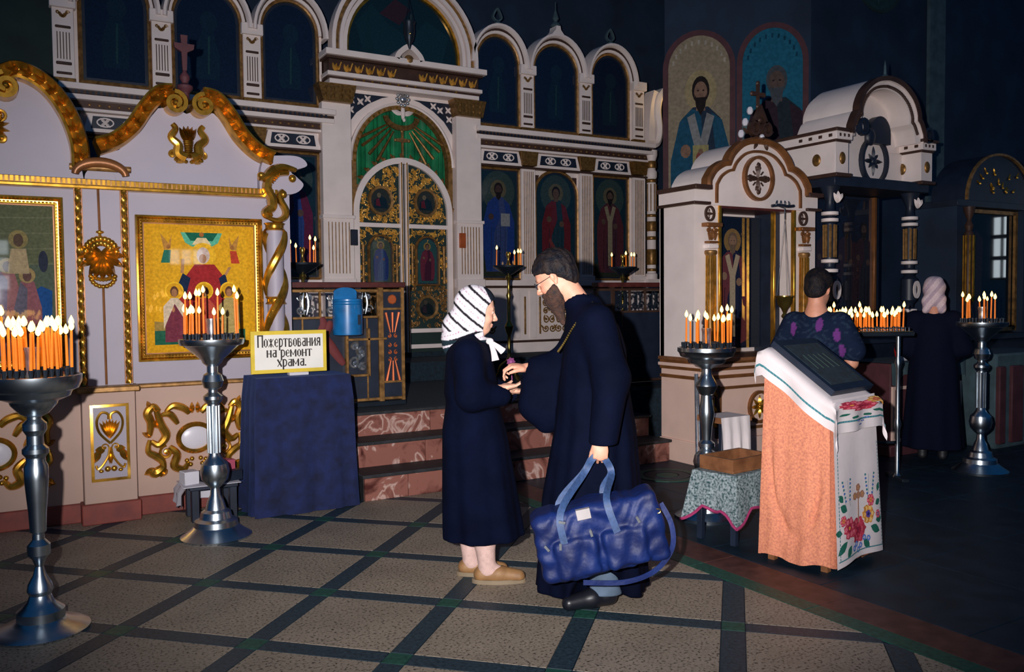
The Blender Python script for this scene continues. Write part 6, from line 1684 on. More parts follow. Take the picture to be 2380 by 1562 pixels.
GL = {'П': (0.95, [([(0.12, 0), (0.12, 1.35)], TK), ([(0.78, 0), (0.78, 1.35)], TK), ([(0, 1.38), (0.9, 1.38)], TM)]),
 'о': (0.70, [([(0.13, 0.2), (0.13, 0.8)], TK), ([(0.55, 0.2), (0.55, 0.8)], TK), ([(0.13, 0.78), (0.34, 0.98), (0.55, 0.78)], TN), ([(0.13, 0.22), (0.34, 0.02), (0.55, 0.22)], TN)]),
 'ж': (0.92, [([(0.42, 0), (0.42, 1)], TK), ([(0.04, 0.02), (0.42, 0.5), (0.04, 0.98)], TN), ([(0.80, 0.02), (0.42, 0.5), (0.80, 0.98)], TN)]),
 'е': (0.68, [([(0.13, 0.2), (0.13, 0.8)], TK), ([(0.13, 0.78), (0.34, 0.98), (0.52, 0.82), (0.52, 0.52), (0.13, 0.52)], TN), ([(0.13, 0.22), (0.34, 0.02), (0.56, 0.18)], TN)]),
 'р': (0.70, [([(0.13, -0.4), (0.13, 1)], TK), ([(0.13, 0.95), (0.40, 0.95), (0.56, 0.75), (0.56, 0.28), (0.40, 0.06), (0.13, 0.06)], TM)]),
 'т': (0.78, [([(0.02, 0.82), (0.02, 0.96), (0.68, 0.96), (0.68, 0.82)], TN), ([(0.35, 0), (0.35, 0.96)], TK)]),
 'в': (0.70, [([(0.13, 0), (0.13, 1)], TK), ([(0.13, 0.95), (0.42, 0.95), (0.50, 0.78), (0.42, 0.55), (0.13, 0.55)], TN), ([(0.42, 0.55), (0.56, 0.30), (0.42, 0.05), (0.13, 0.05)], TM)]),
 'а': (0.70, [([(0.55, 0), (0.55, 1)], TK), ([(0.55, 0.95), (0.14, 0.95)], TN), ([(0.55, 0.58), (0.25, 0.58), (0.10, 0.32), (0.25, 0.05), (0.55, 0.12)], TM)]),
 'н': (0.80, [([(0.13, 0), (0.13, 1)], TK), ([(0.63, 0), (0.63, 1)], TK), ([(0.13, 0.5), (0.63, 0.5)], TN)]),
 'и': (0.80, [([(0.13, 0), (0.13, 1)], TK), ([(0.63, 0), (0.63, 1)], TK), ([(0.13, 0.1), (0.63, 0.9)], TN)]),
 'я': (0.70, [([(0.55, 0), (0.55, 1)], TK), ([(0.55, 0.95), (0.24, 0.95), (0.10, 0.75), (0.24, 0.50), (0.55, 0.50)], TM), ([(0.32, 0.5), (0.06, 0.0)], TM)]),
 'м': (0.98, [([(0.10, 0), (0.10, 1)], TK), ([(0.10, 0.95), (0.44, 0.25), (0.78, 0.95)], TN), ([(0.80, 0), (0.80, 1)], TK)]),
 'х': (0.72, [([(0.06, 1), (0.62, 0)], TK), ([(0.62, 1), (0.06, 0)], TN)]),
 '.': (0.35, [([(0.12, 0.0), (0.12, 0.18)], TK)]), ' ': (0.5, [])}
def text(line, cx, z, h, Y, par, material, fit):
    tw = sum(GL[c][0] for c in line) * h; k = min(1.0, fit / tw); x = cx - tw * k / 2
    for c in line:
        adv, strokes = GL[c]
        m_ = MB(); up_ = 0.0012
        for pts, w_ in strokes:
            for (x0, z0), (x1, z1) in zip(pts[:-1], pts[1:]):
                dx, dz = x1 - x0, z1 - z0; l = math.hypot(dx, dz); px, pz = -dz / l * w_ / 2, dx / l * w_ / 2
                q = [(x0 + px, z0 + pz), (x0 - px, z0 - pz), (x1 - px, z1 - pz), (x1 + px, z1 + pz)]
                m_.plate([(x + a * h * k, z + b * h) for a, b in q], Y, 0, up_); up_ += 0.00015
        if strokes: m_.build('letter', material, par, smooth=False)
        x += adv * h * k
text('Пожертвования', 1.748, 1.170, 0.060, SY - 0.0022, sg, 'ink', 0.455)
text('на ремонт', 1.748, 1.098, 0.052, SY - 0.0022, sg, 'ink', 0.33)
text('храма.', 1.765, 1.030, 0.052, SY - 0.0022, sg, 'ink', 0.24)

# ------------------------------------------------------------------ low stool with boxes by the fluted stand
so = thing('low_stool', 'low dark stool under a white cloth behind the fluted candle stand', 'stool', (1.28, 6.22, 0))
for x in (1.08, 1.33):
    for y in (6.10, 6.30): MB().bbox(x - 0.025, x + 0.025, y - 0.025, y + 0.025, 0, 0.22, 0.004).build('leg', 'black_wood', so)
MB().bbox(1.04, 1.36, 6.06, 6.32, 0.22, 0.245, 0.004).build('seat', 'black_wood', so)
wc = MB(); wc.bbox(1.00, 1.38, 6.05, 6.33, 0.2455, 0.251, 0.002); wc.build('white_cloth', 'paper', so)
vs = []; 
cl_ = MB(); n = 10
for i in range(n + 1):
    y = 6.05 + 0.28 * i / n
    vs += [(1.02, y, 0.251), (0.985 + 0.01 * math.sin(i), y, 0.20), (0.98 + 0.015 * math.sin(i * 1.3), y, 0.11 + 0.015 * math.sin(i * 0.9))]
cl_.add(vs, [(i * 3 + k, i * 3 + k + 1, (i + 1) * 3 + k + 1, (i + 1) * 3 + k) for i in range(n) for k in range(2)]); cl_.build('cloth_drop', 'paper', so)
vs = []
cl_ = MB(); n = 12
for i in range(n + 1):
    x = 1.16 + 0.20 * i / n
    vs += [(x, 6.36, 0.23), (x, 6.37 + 0.008 * math.sin(i), 0.18), (x, 6.37 + 0.01 * math.sin(i * 1.3), 0.10)]
cl_.add(vs, [(i * 3 + k, i * 3 + k + 1, (i + 1) * 3 + k + 1, (i + 1) * 3 + k) for i in range(n) for k in range(2)]); cl_.build('cloth_drop', 'paper', so)
bx = MB().bbox(-0.12, 0.12, -0.10, 0.10, 0, 0.07, 0.004).build('black_box', 'black_wood'); bx.location = (1.265, 6.19, 0.252); bx.rotation_euler = (0, 0, 0.3)
tag(bx, 'flat black box lying on the low stool', 'box')
pk = MB().bbox(-0.07, 0.07, -0.06, 0.06, 0, 0.07, 0.004).build('pink_packet', 'pink_box'); pk.location = (1.28, 6.19, 0.3225); pk.rotation_euler = (0, 0, 0.5)
tag(pk, 'small pink packet on top of the black box', 'packet')
pp = MB().bbox(-0.05, 0.05, -0.05, 0.05, 0, 0.09, 0.004).build('paper_packet', 'paper'); pp.location = (1.06, 6.17, 0.252); pp.rotation_euler = (0, 0, 0.2)
tag(pp, 'crumpled whitish paper packet on the low stool', 'packet')

# leaning rods, by the steps
for i, dx in enumerate((0.0, 0.05)):
    tag(MB().tube([(5.10 + dx, 5.55, 0.008), (5.21 + dx * 0.4, 5.69, 0.82)], 0.009, 8).build('metal_rod', 'silver'), 'thin metal rod leaning on the white icon case, ' + ('left' if i == 0 else 'right') + ' one of two', 'rod', 'leaning rods')

# ------------------------------------------------------------------ lectern with embroidered cloths
LA = math.radians(12)
LW, LD, ZF, ZB = 0.47, 0.38, 0.93, 1.20
le = thing('lectern', 'slant-topped lectern draped in peach cloth with white embroidered runner', 'lectern', (3.78, 3.09, 0), LA, local=True)
topz = lambda y: ZF + (ZB - ZF) * y / LD
for x, y in ((0.03, 0.03), (LW - 0.03, 0.03), (LW - 0.03, LD - 0.03), (0.03, LD - 0.03)):
    MB().bbox(x - 0.02, x + 0.02, y - 0.02, y + 0.02, 0, topz(y) - 0.04, 0.003).build('leg', 'wood', le)
tb_ = MB().add([(0, 0, ZF - 0.02), (LW, 0, ZF - 0.02), (LW, LD, ZB - 0.02), (0, LD, ZB - 0.02), (0, 0, ZF), (LW, 0, ZF), (LW, LD, ZB), (0, LD, ZB)], [(3, 2, 1, 0), (4, 5, 6, 7), (0, 1, 5, 4), (1, 2, 6, 5), (2, 3, 7, 6), (3, 0, 4, 7)])
tb_.build('desk_board', 'wood', le)
# peach cloth round all four sides
vs = []; fs = []
loop = []
NS = 44
for (a, b) in (((0, LD), (0, 0)), ((0, 0), (LW, 0)), ((LW, 0), (LW, LD)), ((LW, LD), (0, LD))):
    for i in range(NS): loop.append((a[0] + (b[0] - a[0]) * i / NS, a[1] + (b[1] - a[1]) * i / NS))
n = len(loop); KZ = 34
for k in range(KZ + 1):
    f_ = k / KZ
    for i, (x, y) in enumerate(loop):
        zt = topz(y)
        z = zt + (0.035 + 0.012 * math.sin(i * 0.2) - zt) * f_
        l = math.hypot(x - LW / 2, y - LD / 2)
        o_ = 0.004 + 0.035 * f_ + 0.008 * f_ * math.sin(i * 0.275) + 0.004 * f_ * math.sin(i * 0.65 + 2 * f_)
        if i < NS:                                        # the sagging U-shaped fold of the side
            u = i / NS
            d_ = abs(math.hypot((u - 0.5) / 0.36, (f_ - 0.50) / 0.36) - 1)
            o_ -= 0.022 * min(1, max(0, (f_ - 0.38) / 0.25)) * math.exp(-(d_ / 0.09) ** 2)
        vs.append((x + (x - LW / 2) / l * o_, y + (y - LD / 2) / l * o_, z))
for k in range(KZ):
    for i in range(n):
        j = (i + 1) % n
        fs.append((k * n + i, (k + 1) * n + i, (k + 1) * n + j, k * n + j))
MB().add(vs, fs).build('peach_cloth', 'peach_cloth', le, angle=70)
# white front runner hanging almost to the floor
vs = []; fs = []; NX, NZ = 24, 22
def runner(u, f_):
    x = -0.012 + (LW + 0.02) * u
    z = ZF + 0.012 - (ZF - 0.03 - 0.02 * math.sin(u * 3)) * f_
    y = -0.022 - 0.045 * f_ - 0.008 * f_ * math.sin(u * 9) - (0.012 * (abs(u - 0.5) * 2) ** 3)*0
    return (x + 0.010 * f_ * (u - 0.5) * 4, y, z)
for i in range(NX + 1):
    for k in range(NZ + 1): vs.append(runner(i / NX, k / NZ))
for i in range(NX):
    for k in range(NZ): fs.append((i * (NZ + 1) + k, i * (NZ + 1) + k + 1, (i + 1) * (NZ + 1) + k + 1, (i + 1) * (NZ + 1) + k))
rn = MB().add(vs, fs).build('white_runner', 'white_cloth', le, angle=70)
class Emb(MB):                                            # stitched shapes laid on a cloth surface
    def __init__(s, fn, lift): super().__init__(); s.fn = fn; s.lift = lift
    def p(s, poly, col):
        s.col = col
        nn = len(poly)
        c = (sum(q[0] for q in poly) / nn, sum(q[1] for q in poly) / nn)
        pts = [s.fn(*q) for q in poly] + [s.fn(*c)]
        s.lift += 0.000015
        s.add([(x + s.dx * s.lift, y + s.dy * s.lift, z + s.dz * s.lift) for x, y, z in pts], [(i, (i + 1) % nn, nn) for i in range(nn)])
        return s
    dx, dy, dz = 0, -1, 0
RO, LG, BT, OT, BR_, TT = (0.55, 0.05, 0.09), (0.02, 0.13, 0.09), (0.06, 0.14, 0.42), (0.70, 0.30, 0.06), (0.36, 0.18, 0.12), (0.05, 0.20, 0.23)
def blob(u, v, ru, rv, n=9, wob=0.18, ph=0.0): return [(u + ru * (1 + wob * math.cos(5 * t + ph)) * math.cos(t), v + rv * (1 + wob * math.cos(5 * t + ph)) * math.sin(t)) for t in [2 * PI * i / (n * 2) for i in range(n * 2)]]
def lfp(u, v, a, l, w_): 
    return [(u + l * t * math.cos(a) - s * w_ * math.sin(PI * t) * math.sin(a) * 1.0, v - (l * t * math.sin(a) + s * w_ * math.sin(PI * t) * math.cos(a)) * 0.52) for s, ts in ((1, (0, .25, .5, .75, 1)), (-1, (.75, .5, .25))) for t in ts]
E_ = Emb(runner, 0.0015)
def flower(E, u, v, r, c1, c2, c3):
    for k in range(6):
        pu, pv = u + r * 0.6 * math.cos(k * 1.047), v + r * 0.32 * math.sin(k * 1.047)
        E.p(blob(pu, pv, r * 0.48, r * 0.25, 6), c1 if k % 2 else tuple(c * 0.7 for c in c1)); E.p(blob(pu + r * 0.1 * math.cos(k * 1.047), pv + r * 0.06 * math.sin(k * 1.047), r * 0.26, r * 0.13, 5), tuple(min(0.8, c * 1.4 + 0.10) for c in c1))
    E.p(blob(u, v, r * 0.42, r * 0.22, 6), c2); E.p(blob(u, v, r * 0.2, r * 0.1, 5), c3)
for (u, v, a, l, w_) in ((0.20, 0.86, 3.7, 0.22, 0.05), (0.74, 0.83, -0.4, 0.20, 0.055), (0.30, 0.90, 4.0, 0.16, 0.05), (0.60, 0.90, -0.9, 0.16, 0.05), (0.22, 0.68, 2.6, 0.16, 0.05), (0.14, 0.62, 2.2, 0.12, 0.04), (0.86, 0.70, 0.5, 0.12, 0.04), (0.92, 0.62, 1.2, 0.12, 0.035), (0.85, 0.80, 0.2, 0.14, 0.05), (0.10, 0.80, 2.9, 0.12, 0.04)):
    E_.p(lfp(u, v, a, l, w_), LG)
for s_ in (-1, 1):
    for st_ in (0.30, 0.20):
        for k in range(6): E_.p(blob(0.5 + s_ * (st_ + 0.012 * k * (1 if st_ > 0.25 else -0.4)), 0.62 - 0.024 * k, 0.020, 0.008, 4), TT if k % 2 else BT)
        E_.p([(0.5 + s_ * st_ - 0.004, 0.66), (0.5 + s_ * st_ + 0.004, 0.66), (0.5 + s_ * (st_ + 0.05), 0.50), (0.5 + s_ * (st_ + 0.045), 0.50)], TT)
flower(E_, 0.26, 0.79, 0.12, RO, (0.35, 0.02, 0.06), OT); flower(E_, 0.48, 0.83, 0.15, RO, (0.32, 0.02, 0.05), (0.03, 0.02, 0.05)); flower(E_, 0.70, 0.75, 0.11, OT, (0.10, 0.06, 0.30), (0.02, 0.02, 0.10)); flower(E_, 0.76, 0.665, 0.07, RO, OT, RO); flower(E_, 0.13, 0.73, 0.06, RO, OT, RO); flower(E_, 0.90, 0.76, 0.05, RO, BT, OT)
for u, v in ((0.42, 0.91), (0.52, 0.93), (0.60, 0.89), (0.36, 0.93), (0.68, 0.90), (0.46, 0.95)): flower(E_, u, v, 0.035, BT, (0.5, 0.6, 0.8), OT)
E_.p([(0.475, 0.785), (0.50, 0.785), (0.51, 0.62), (0.49, 0.62)], BR_)
for du, dv in ((0, 0), (0, -0.048), (-0.085, 0.0), (0.085, 0.0)):
    E_.p(blob(0.50 + du, 0.615 + dv, 0.050, 0.024, 6, 0.1), BR_); E_.p(blob(0.50 + du, 0.615 + dv, 0.026, 0.012, 5, 0.1), OT)
E_.p([(0.42, 0.609), (0.58, 0.609), (0.58, 0.621), (0.42, 0.621)], BR_)
for v0 in (0.955,):
    for k in range(26): E_.p([(0.02 + 0.037 * k, v0), (0.055 + 0.037 * k, v0), (0.055 + 0.037 * k, v0 + 0.007), (0.02 + 0.037 * k, v0 + 0.007)], TT)
for u0 in (0.045, 0.955):
    for k in range(30): E_.p([(u0 - 0.006, 0.30 + 0.022 * k), (u0 + 0.006, 0.30 + 0.022 * k), (u0 + 0.006, 0.315 + 0.022 * k), (u0 - 0.006, 0.315 + 0.022 * k)], TT)
stuff(E_.build('embroidery', 'cloth_print', rn, smooth=False))
# white top cloth: over the desk, short drop left, front and right with hanging corners
vs = []; fs = []
NX, NY = 26, 26
def topcloth(u, v):                                       # u across, v front to back, both 0..1 over a cloth larger than the desk
    x = -0.17 + (LW + 0.34) * u
    y = -0.20 + (LD + 0.30) * v
    ox = max(0, -x) + max(0, x - LW); oy = max(0, -y) + max(0, y - LD)
    cxx = min(max(x, -0.018), LW + 0.018); cyy = min(max(y, -0.040), LD + 0.02)
    z = topz(min(max(y, 0), LD)) + 0.012
    drop = 0.9 * max(ox, oy) + 0.55 * min(ox, oy)
    if ox > 0 or oy > 0:
        sx = -1 if x < 0 else (1 if x > LW else 0); sy = -1 if y < 0 else (1 if y > LD else 0)
        cxx += sx * (0.02 + 0.12 * min(ox, oy) + 0.012 * math.sin(v * 17) * min(1, ox * 8)); cyy += sy * (0.012 + 0.12 * min(ox, oy) + 0.010 * math.sin(u * 19) * min(1, oy * 8))
        z -= drop
    return (cxx, cyy, z)
for i in range(NX + 1):
    for k in range(NY + 1): vs.append(topcloth(i / NX, k / NY))
for i in range(NX):
    for k in range(NY): fs.append((i * (NY + 1) + k, (i + 1) * (NY + 1) + k, (i + 1) * (NY + 1) + k + 1, i * (NY + 1) + k + 1))
tc_ = MB().add(vs, fs).build('white_top_cloth', 'white_cloth', le, angle=80)
E2 = Emb(lambda u, v: topcloth(u, v), 0.002)
for k in range(34):
    u = 0.03 + 0.027 * k
    E2.p([(u, 0.088), (u + 0.026, 0.088), (u + 0.026, 0.104), (u, 0.104)], TT)
E2.build('teal_stitching', 'cloth_print', tc_, smooth=False)
E3 = Emb(lambda u, v: topcloth(u, v), 0.002); E3.dx, E3.dy = -1, 0
for k in range(34):
    v = 0.10 + 0.026 * k
    E3.p([(0.068, v), (0.086, v), (0.086, v + 0.025), (0.068, v + 0.025)], TT)
E3.build('teal_stitching', 'cloth_print', tc_, smooth=False)
E4 = Emb(lambda u, v: topcloth(0.20 + 0.64 * u, 0.285 - 0.25 * v), 0.004); E4.dy = -0.8; E4.dz = 0.5
for (u, v, a, l, w_) in ((0.25, 0.5, 3.6, 0.24, 0.08), (0.75, 0.5, -0.5, 0.26, 0.09), (0.4, 0.6, 4.2, 0.22, 0.08), (0.6, 0.6, -1.0, 0.22, 0.08)): E4.p(lfp(u, v, a, l, w_), LG)
flower(E4, 0.28, 0.22, 0.24, RO, (0.35, 0.02, 0.06), OT); flower(E4, 0.55, 0.30, 0.30, RO, (0.32, 0.02, 0.05), (0.05, 0.02, 0.05)); flower(E4, 0.86, 0.15, 0.18, OT, RO, OT)
for u, v in ((0.42, 0.8), (0.55, 0.85), (0.48, 0.95), (0.65, 0.75)): flower(E4, u, v, 0.05, BT, (0.4, 0.5, 0.8), OT)
stuff(E4.build('embroidery', 'cloth_print', tc_, smooth=False))
ib_ = thing('lectern_icon', 'dark cloth-bound icon board lying on the slanted lectern top', 'icon', (3.78, 3.09, 0), LA, local=True)
def ontop(x, y, h): 
    nrm_ = Vector((0, -(ZB - ZF), LD)).normalized()
    return (x, y + nrm_.y * h, topz(y) + 0.016 + nrm_.z * h)
def slabtop(x0, x1, y0, y1, h0, h1):
    p = [ontop(x, y, h) for h in (h0, h1) for x, y in ((x0, y0), (x1, y0), (x1, y1), (x0, y1))]
    return MB().add(p, [(3, 2, 1, 0), (4, 5, 6, 7), (0, 1, 5, 4), (1, 2, 6, 5), (2, 3, 7, 6), (3, 0, 4, 7)])
slabtop(0.045, LW + 0.035, 0.015, LD + 0.0, 0.0, 0.035).build('board', 'black_wood', ib_)
slabtop(0.085, LW - 0.005, 0.055, LD - 0.04, 0.035, 0.038).build('picture_field', 'carpet', ib_)
ct_ = MB(); 
for k in range(5): ct_.tube([ontop(0.14 + 0.06 * k, 0.16, 0.040), ontop(0.15 + 0.055 * k, 0.26, 0.040)], 0.004, 5)
stuff(ct_.build('tooling', 'dark_green_wall', ib_))

# bench with patterned cloth, wooden tray and white napkin between stand and lectern
bn = thing('cloth_bench', 'low bench under a teal patterned cloth with pink hem beside the lectern', 'bench', (3.85, 3.86, 0), LA, local=True)
for x in (-0.13, 0.25):
    for y in (-0.09, 0.15): MB().bbox(x - 0.018, x + 0.018, y - 0.018, y + 0.018, 0, 0.40, 0.003).build('leg', 'black_wood', bn)
MB().bbox(-0.16, 0.28, -0.12, 0.18, 0.40, 0.425, 0.004).build('seat', 'wood', bn)
vs = []; fs = []; N = 64
per = []
for i in range(N):
    t = 4 * i / N; k = int(t); u = t - k
    c = [(-0.165, -0.125), (0.285, -0.125), (0.285, 0.185), (-0.165, 0.185)]
    a, b = c[k], c[(k + 1) % 4]; per.append((a[0] + (b[0] - a[0]) * u, a[1] + (b[1] - a[1]) * u))
for k in range(6):
    f_ = k / 5
    for i, (x, y) in enumerate(per):
        l = math.hypot(x - 0.06, y - 0.03)
        corner = max(0, 1 - min(abs(i - 16 * q) for q in range(5)) / 5.0)
        o_ = 0.004 + f_ * (0.02 + 0.05 * corner + 0.008 * math.sin(i * 1.2))
        vs.append((x + (x - 0.06) / l * o_, y + (y - 0.03) / l * o_, 0.431 - f_ * (0.22 + 0.08 * corner + 0.012 * math.sin(i * 0.8))))
fs = [(k * N + i, (k + 1) * N + i, (k + 1) * N + (i + 1) % N, k * N + (i + 1) % N) for k in range(5) for i in range(N)] + [tuple(range(N))]
MB().add(vs, fs).build('patterned_cloth', 'pattern_cloth', bn, angle=70)
hm = MB()
hm.tube([vs[5 * N + i % N] for i in range(N + 1)], 0.010, 6); hm.build('pink_hem', 'pink_trim', bn)
wb = MB()
wb.bbox(-0.12, 0.26, -0.13, 0.13, 0, 0.015, 0.003)
for a in ((-0.12, 0.26, -0.13, -0.11), (-0.12, 0.26, 0.11, 0.13), (-0.12, -0.10, -0.11, 0.11), (0.24, 0.26, -0.11, 0.11)): wb.box(*a, 0.015, 0.085)
wbo = wb.build('wooden_tray', 'wood'); wbo.location = (3.85 + 0.06, 3.90, 0.4325); wbo.rotation_euler = (0, 0, LA - 0.1)
tag(wbo, 'brown wooden tray on the patterned bench cloth', 'tray')
sb_ = thing('side_stand', 'small dark stand with a white embroidered napkin behind the wooden tray', 'stand', (4.42, 4.55, 0))
MB().bbox(4.32, 4.62, 4.45, 4.70, 0.60, 0.64, 0.004).build('stand_top', 'wood', sb_)
for x in (4.35, 4.59):
    for y in (4.48, 4.67): MB().bbox(x - 0.015, x + 0.015, y - 0.015, y + 0.015, 0, 0.60, 0.003).build('leg', 'black_wood', sb_)
vs = []; n = 14
for i in range(n + 1):
    x = 4.31 + 0.28 * i / n
    vs += [(x, 4.66, 0.645), (x, 4.445, 0.645), (x, 4.432 + 0.008 * math.sin(i * 1.4), 0.54), (x, 4.425 + 0.012 * math.sin(i * 1.4), 0.40)]
MB().add(vs, [(i * 4 + k, i * 4 + k + 1, (i + 1) * 4 + k + 1, (i + 1) * 4 + k) for i in range(n) for k in range(3)]).build('napkin', 'white_cloth', sb_)

# ------------------------------------------------------------------ soft bodies: distance fields meshed by surface nets
def axis(lo, hi, h, zones=(), hf=0.004):
    out = [lo]
    while out[-1] < hi:
        x = out[-1]
        st_ = h
        for a, b in zones:
            if a - h < x < b: st_ = hf
        out.append(x + st_)
    return np.array(out)
class Field:
    def __init__(s, lo, hi, h=0.009, zx=(), zy=(), zz=(), hf=0.004):
        s.x = axis(lo[0], hi[0], h, zx, hf); s.y = axis(lo[1], hi[1], h, zy, hf); s.z = axis(lo[2], hi[2], h, zz, hf)
        s.F = np.full((len(s.x), len(s.y), len(s.z)), 1.0, dtype=np.float32)
    def sub(s, lo, hi):
        sl = []
        for ax, a, b in zip((s.x, s.y, s.z), lo, hi):
            i0 = max(0, np.searchsorted(ax, a) - 1); i1 = min(len(ax), np.searchsorted(ax, b) + 1)
            sl.append(slice(i0, max(i0 + 1, i1)))
        sl = tuple(sl)
        return sl, s.x[sl[0]][:, None, None], s.y[sl[1]][None, :, None], s.z[sl[2]][None, None, :]
    def _mix(s, sl, d, k, op):
        f = s.F[sl]
        if op == 'u':
            if k > 0:
                h = np.clip(0.5 + 0.5 * (d - f) / k, 0, 1); s.F[sl] = d + (f - d) * h - k * h * (1 - h)
            else: s.F[sl] = np.minimum(f, d)
        elif op == 's':
            d = -d
            if k > 0:
                h = np.clip(0.5 - 0.5 * (d - f) / k, 0, 1); s.F[sl] = d + (f - d) * h + k * h * (1 - h)
            else: s.F[sl] = np.maximum(f, d)
    def cap(s, a, b, ra, rb=None, k=0.012, op='u'):
        rb = ra if rb is None else rb
        a = np.array(a, float); b = np.array(b, float); m = max(ra, rb) + k * 1.5 + 0.01
        sl, X, Y, Z = s.sub(np.minimum(a, b) - m, np.maximum(a, b) + m)
        ba = b - a; L2 = max(1e-9, ba @ ba)
        t = np.clip(((X - a[0]) * ba[0] + (Y - a[1]) * ba[1] + (Z - a[2]) * ba[2]) / L2, 0, 1)
        d = np.sqrt((X - a[0] - t * ba[0]) ** 2 + (Y - a[1] - t * ba[1]) ** 2 + (Z - a[2] - t * ba[2]) ** 2) - (ra + (rb - ra) * t)
        s._mix(sl, d, k, op)
    def chain(s, pts, rs, k=0.012, op='u'):
        for i in range(len(pts) - 1): s.cap(pts[i], pts[i + 1], rs[i], rs[i + 1], k, op)
    def ell(s, c, r, R=None, k=0.012, op='u', cut=None):
        c = np.array(c, float); R = np.eye(3) if R is None else np.array(R, float); m = max(r) + k * 1.5 + 0.01
        sl, X, Y, Z = s.sub(c - m, c + m)
        x, y, z = X - c[0], Y - c[1], Z - c[2]
        u = (R[0, 0] * x + R[1, 0] * y + R[2, 0] * z) / r[0]; v = (R[0, 1] * x + R[1, 1] * y + R[2, 1] * z) / r[1]; w_ = (R[0, 2] * x + R[1, 2] * y + R[2, 2] * z) / r[2]
        k0 = np.sqrt(u * u + v * v + w_ * w_) + 1e-6
        k1 = np.sqrt((u / r[0]) ** 2 + (v / r[1]) ** 2 + (w_ / r[2]) ** 2) + 1e-6
        d = k0 * (k0 - 1) / k1
        if cut is not None: d = np.maximum(d, cut(u * r[0], v * r[1], w_ * r[2]))
        s._mix(sl, d, k, op)
    def loft(s, rows, k=0.0, fold=None, op='u'):            # rows: z, cx, cy, a, b
        rows = sorted(rows); zz = np.array([r[0] for r in rows])
        g = lambda i, Z: np.interp(Z, zz, [r[i] for r in rows])
        sl, X, Y, Z = s.sub((-9, -9, zz[0] - 0.03), (9, 9, zz[-1] + 0.03))
        cx, cy, a, b = g(1, Z), g(2, Z), g(3, Z), g(4, Z)
        u = (X - cx) / a; v = (Y - cy) / b
        rho = np.sqrt(u * u + v * v)
        th = np.arctan2(v, u)
        m = 1.0 if fold is None else 1 + fold(th, Z)
        d = (rho - m) * np.minimum(a, b)
        d = np.maximum(d, np.maximum(zz[0] - Z, Z - zz[-1]))
        s._mix(sl, d.astype(np.float32), k, op)
    def box(s, c, hsz, R, rad=0.02, k=0.0, disp=None, op='u'):
        c = np.array(c, float); R = np.array(R, float); m = float(np.linalg.norm(hsz)) + 0.03
        sl, X, Y, Z = s.sub(c - m, c + m)
        x, y, z = X - c[0], Y - c[1], Z - c[2]
        q = [R[0, i] * x + R[1, i] * y + R[2, i] * z for i in range(3)]
        e = [np.abs(q[i]) - (hsz[i] - rad) for i in range(3)]
        d = np.sqrt(sum(np.maximum(t, 0) ** 2 for t in e)) + np.minimum(np.maximum(e[0], np.maximum(e[1], e[2])), 0) - rad
        if disp is not None: d = d + disp(*q)
        s._mix(sl, d, k, op)
    def cut(s, fn):
        X, Y, Z = s.x[:, None, None], s.y[None, :, None], s.z[None, None, :]
        s.F = np.maximum(s.F, fn(X, Y, Z)).astype(np.float32)
    def mesh(s):
        F = s.F; ins = F < 0
        n0, n1, n2 = F.shape
        cnt = np.zeros((n0 - 1, n1 - 1, n2 - 1), np.int8)
        for i in (0, 1):
            for j in (0, 1):
                for k in (0, 1): cnt += ins[i:n0 - 1 + i, j:n1 - 1 + j, k:n2 - 1 + k]
        act = (cnt > 0) & (cnt < 8)
        ci = np.argwhere(act)
        idx = np.full(act.shape, -1, np.int32); idx[act] = np.arange(len(ci))
        acc = np.zeros((len(ci), 3)); num = np.zeros(len(ci))
        axs = (s.x, s.y, s.z)
        offs = [(0, 0, 0), (1, 0, 0), (0, 1, 0), (1, 1, 0), (0, 0, 1), (1, 0, 1), (0, 1, 1), (1, 1, 1)]
        for a in offs:
            for ax in range(3):
                if a[ax]: continue
                b = list(a); b[ax] = 1
                ia = ci + np.array(a); ibb = ci + np.array(b)
                fa = F[ia[:, 0], ia[:, 1], ia[:, 2]]; fb = F[ibb[:, 0], ibb[:, 1], ibb[:, 2]]
                mk = (fa < 0) != (fb < 0)
                t = np.where(mk, fa / (fa - fb + 1e-12), 0)
                pa = np.stack([axs[q][ia[:, q]] for q in range(3)], 1); pb = np.stack([axs[q][ibb[:, q]] for q in range(3)], 1)
                p = pa + (pb - pa) * t[:, None]
                acc[mk] += p[mk]; num[mk] += 1
        V = acc / np.maximum(num, 1)[:, None]
        faces = []
        def emit_(mask, ax, order):
            e = np.argwhere(mask)
            if not len(e): return
            o1, o2 = [q for q in range(3) if q != ax]
            ok = (e[:, o1] > 0) & (e[:, o2] > 0) & (e[:, o1] < F.shape[o1] - 1) & (e[:, o2] < F.shape[o2] - 1)
            e = e[ok]
            q = []
            for d1, d2 in ((-1, -1), (0, -1), (0, 0), (-1, 0)):
                c = e.copy(); c[:, o1] += d1; c[:, o2] += d2
                q.append(idx[c[:, 0], c[:, 1], c[:, 2]])
            q = np.stack(q, 1)
            sgn = ins[e[:, 0], e[:, 1], e[:, 2]]
            if ax == 1: sgn = ~sgn
            q[~sgn] = q[~sgn][:, ::-1]
            faces.append(q)
        emit_(ins[:-1] != ins[1:], 0, 0); emit_(ins[:, :-1] != ins[:, 1:], 1, 0); emit_(ins[:, :, :-1] != ins[:, :, 1:], 2, 0)
        Q = np.concatenate(faces)
        return V, Q
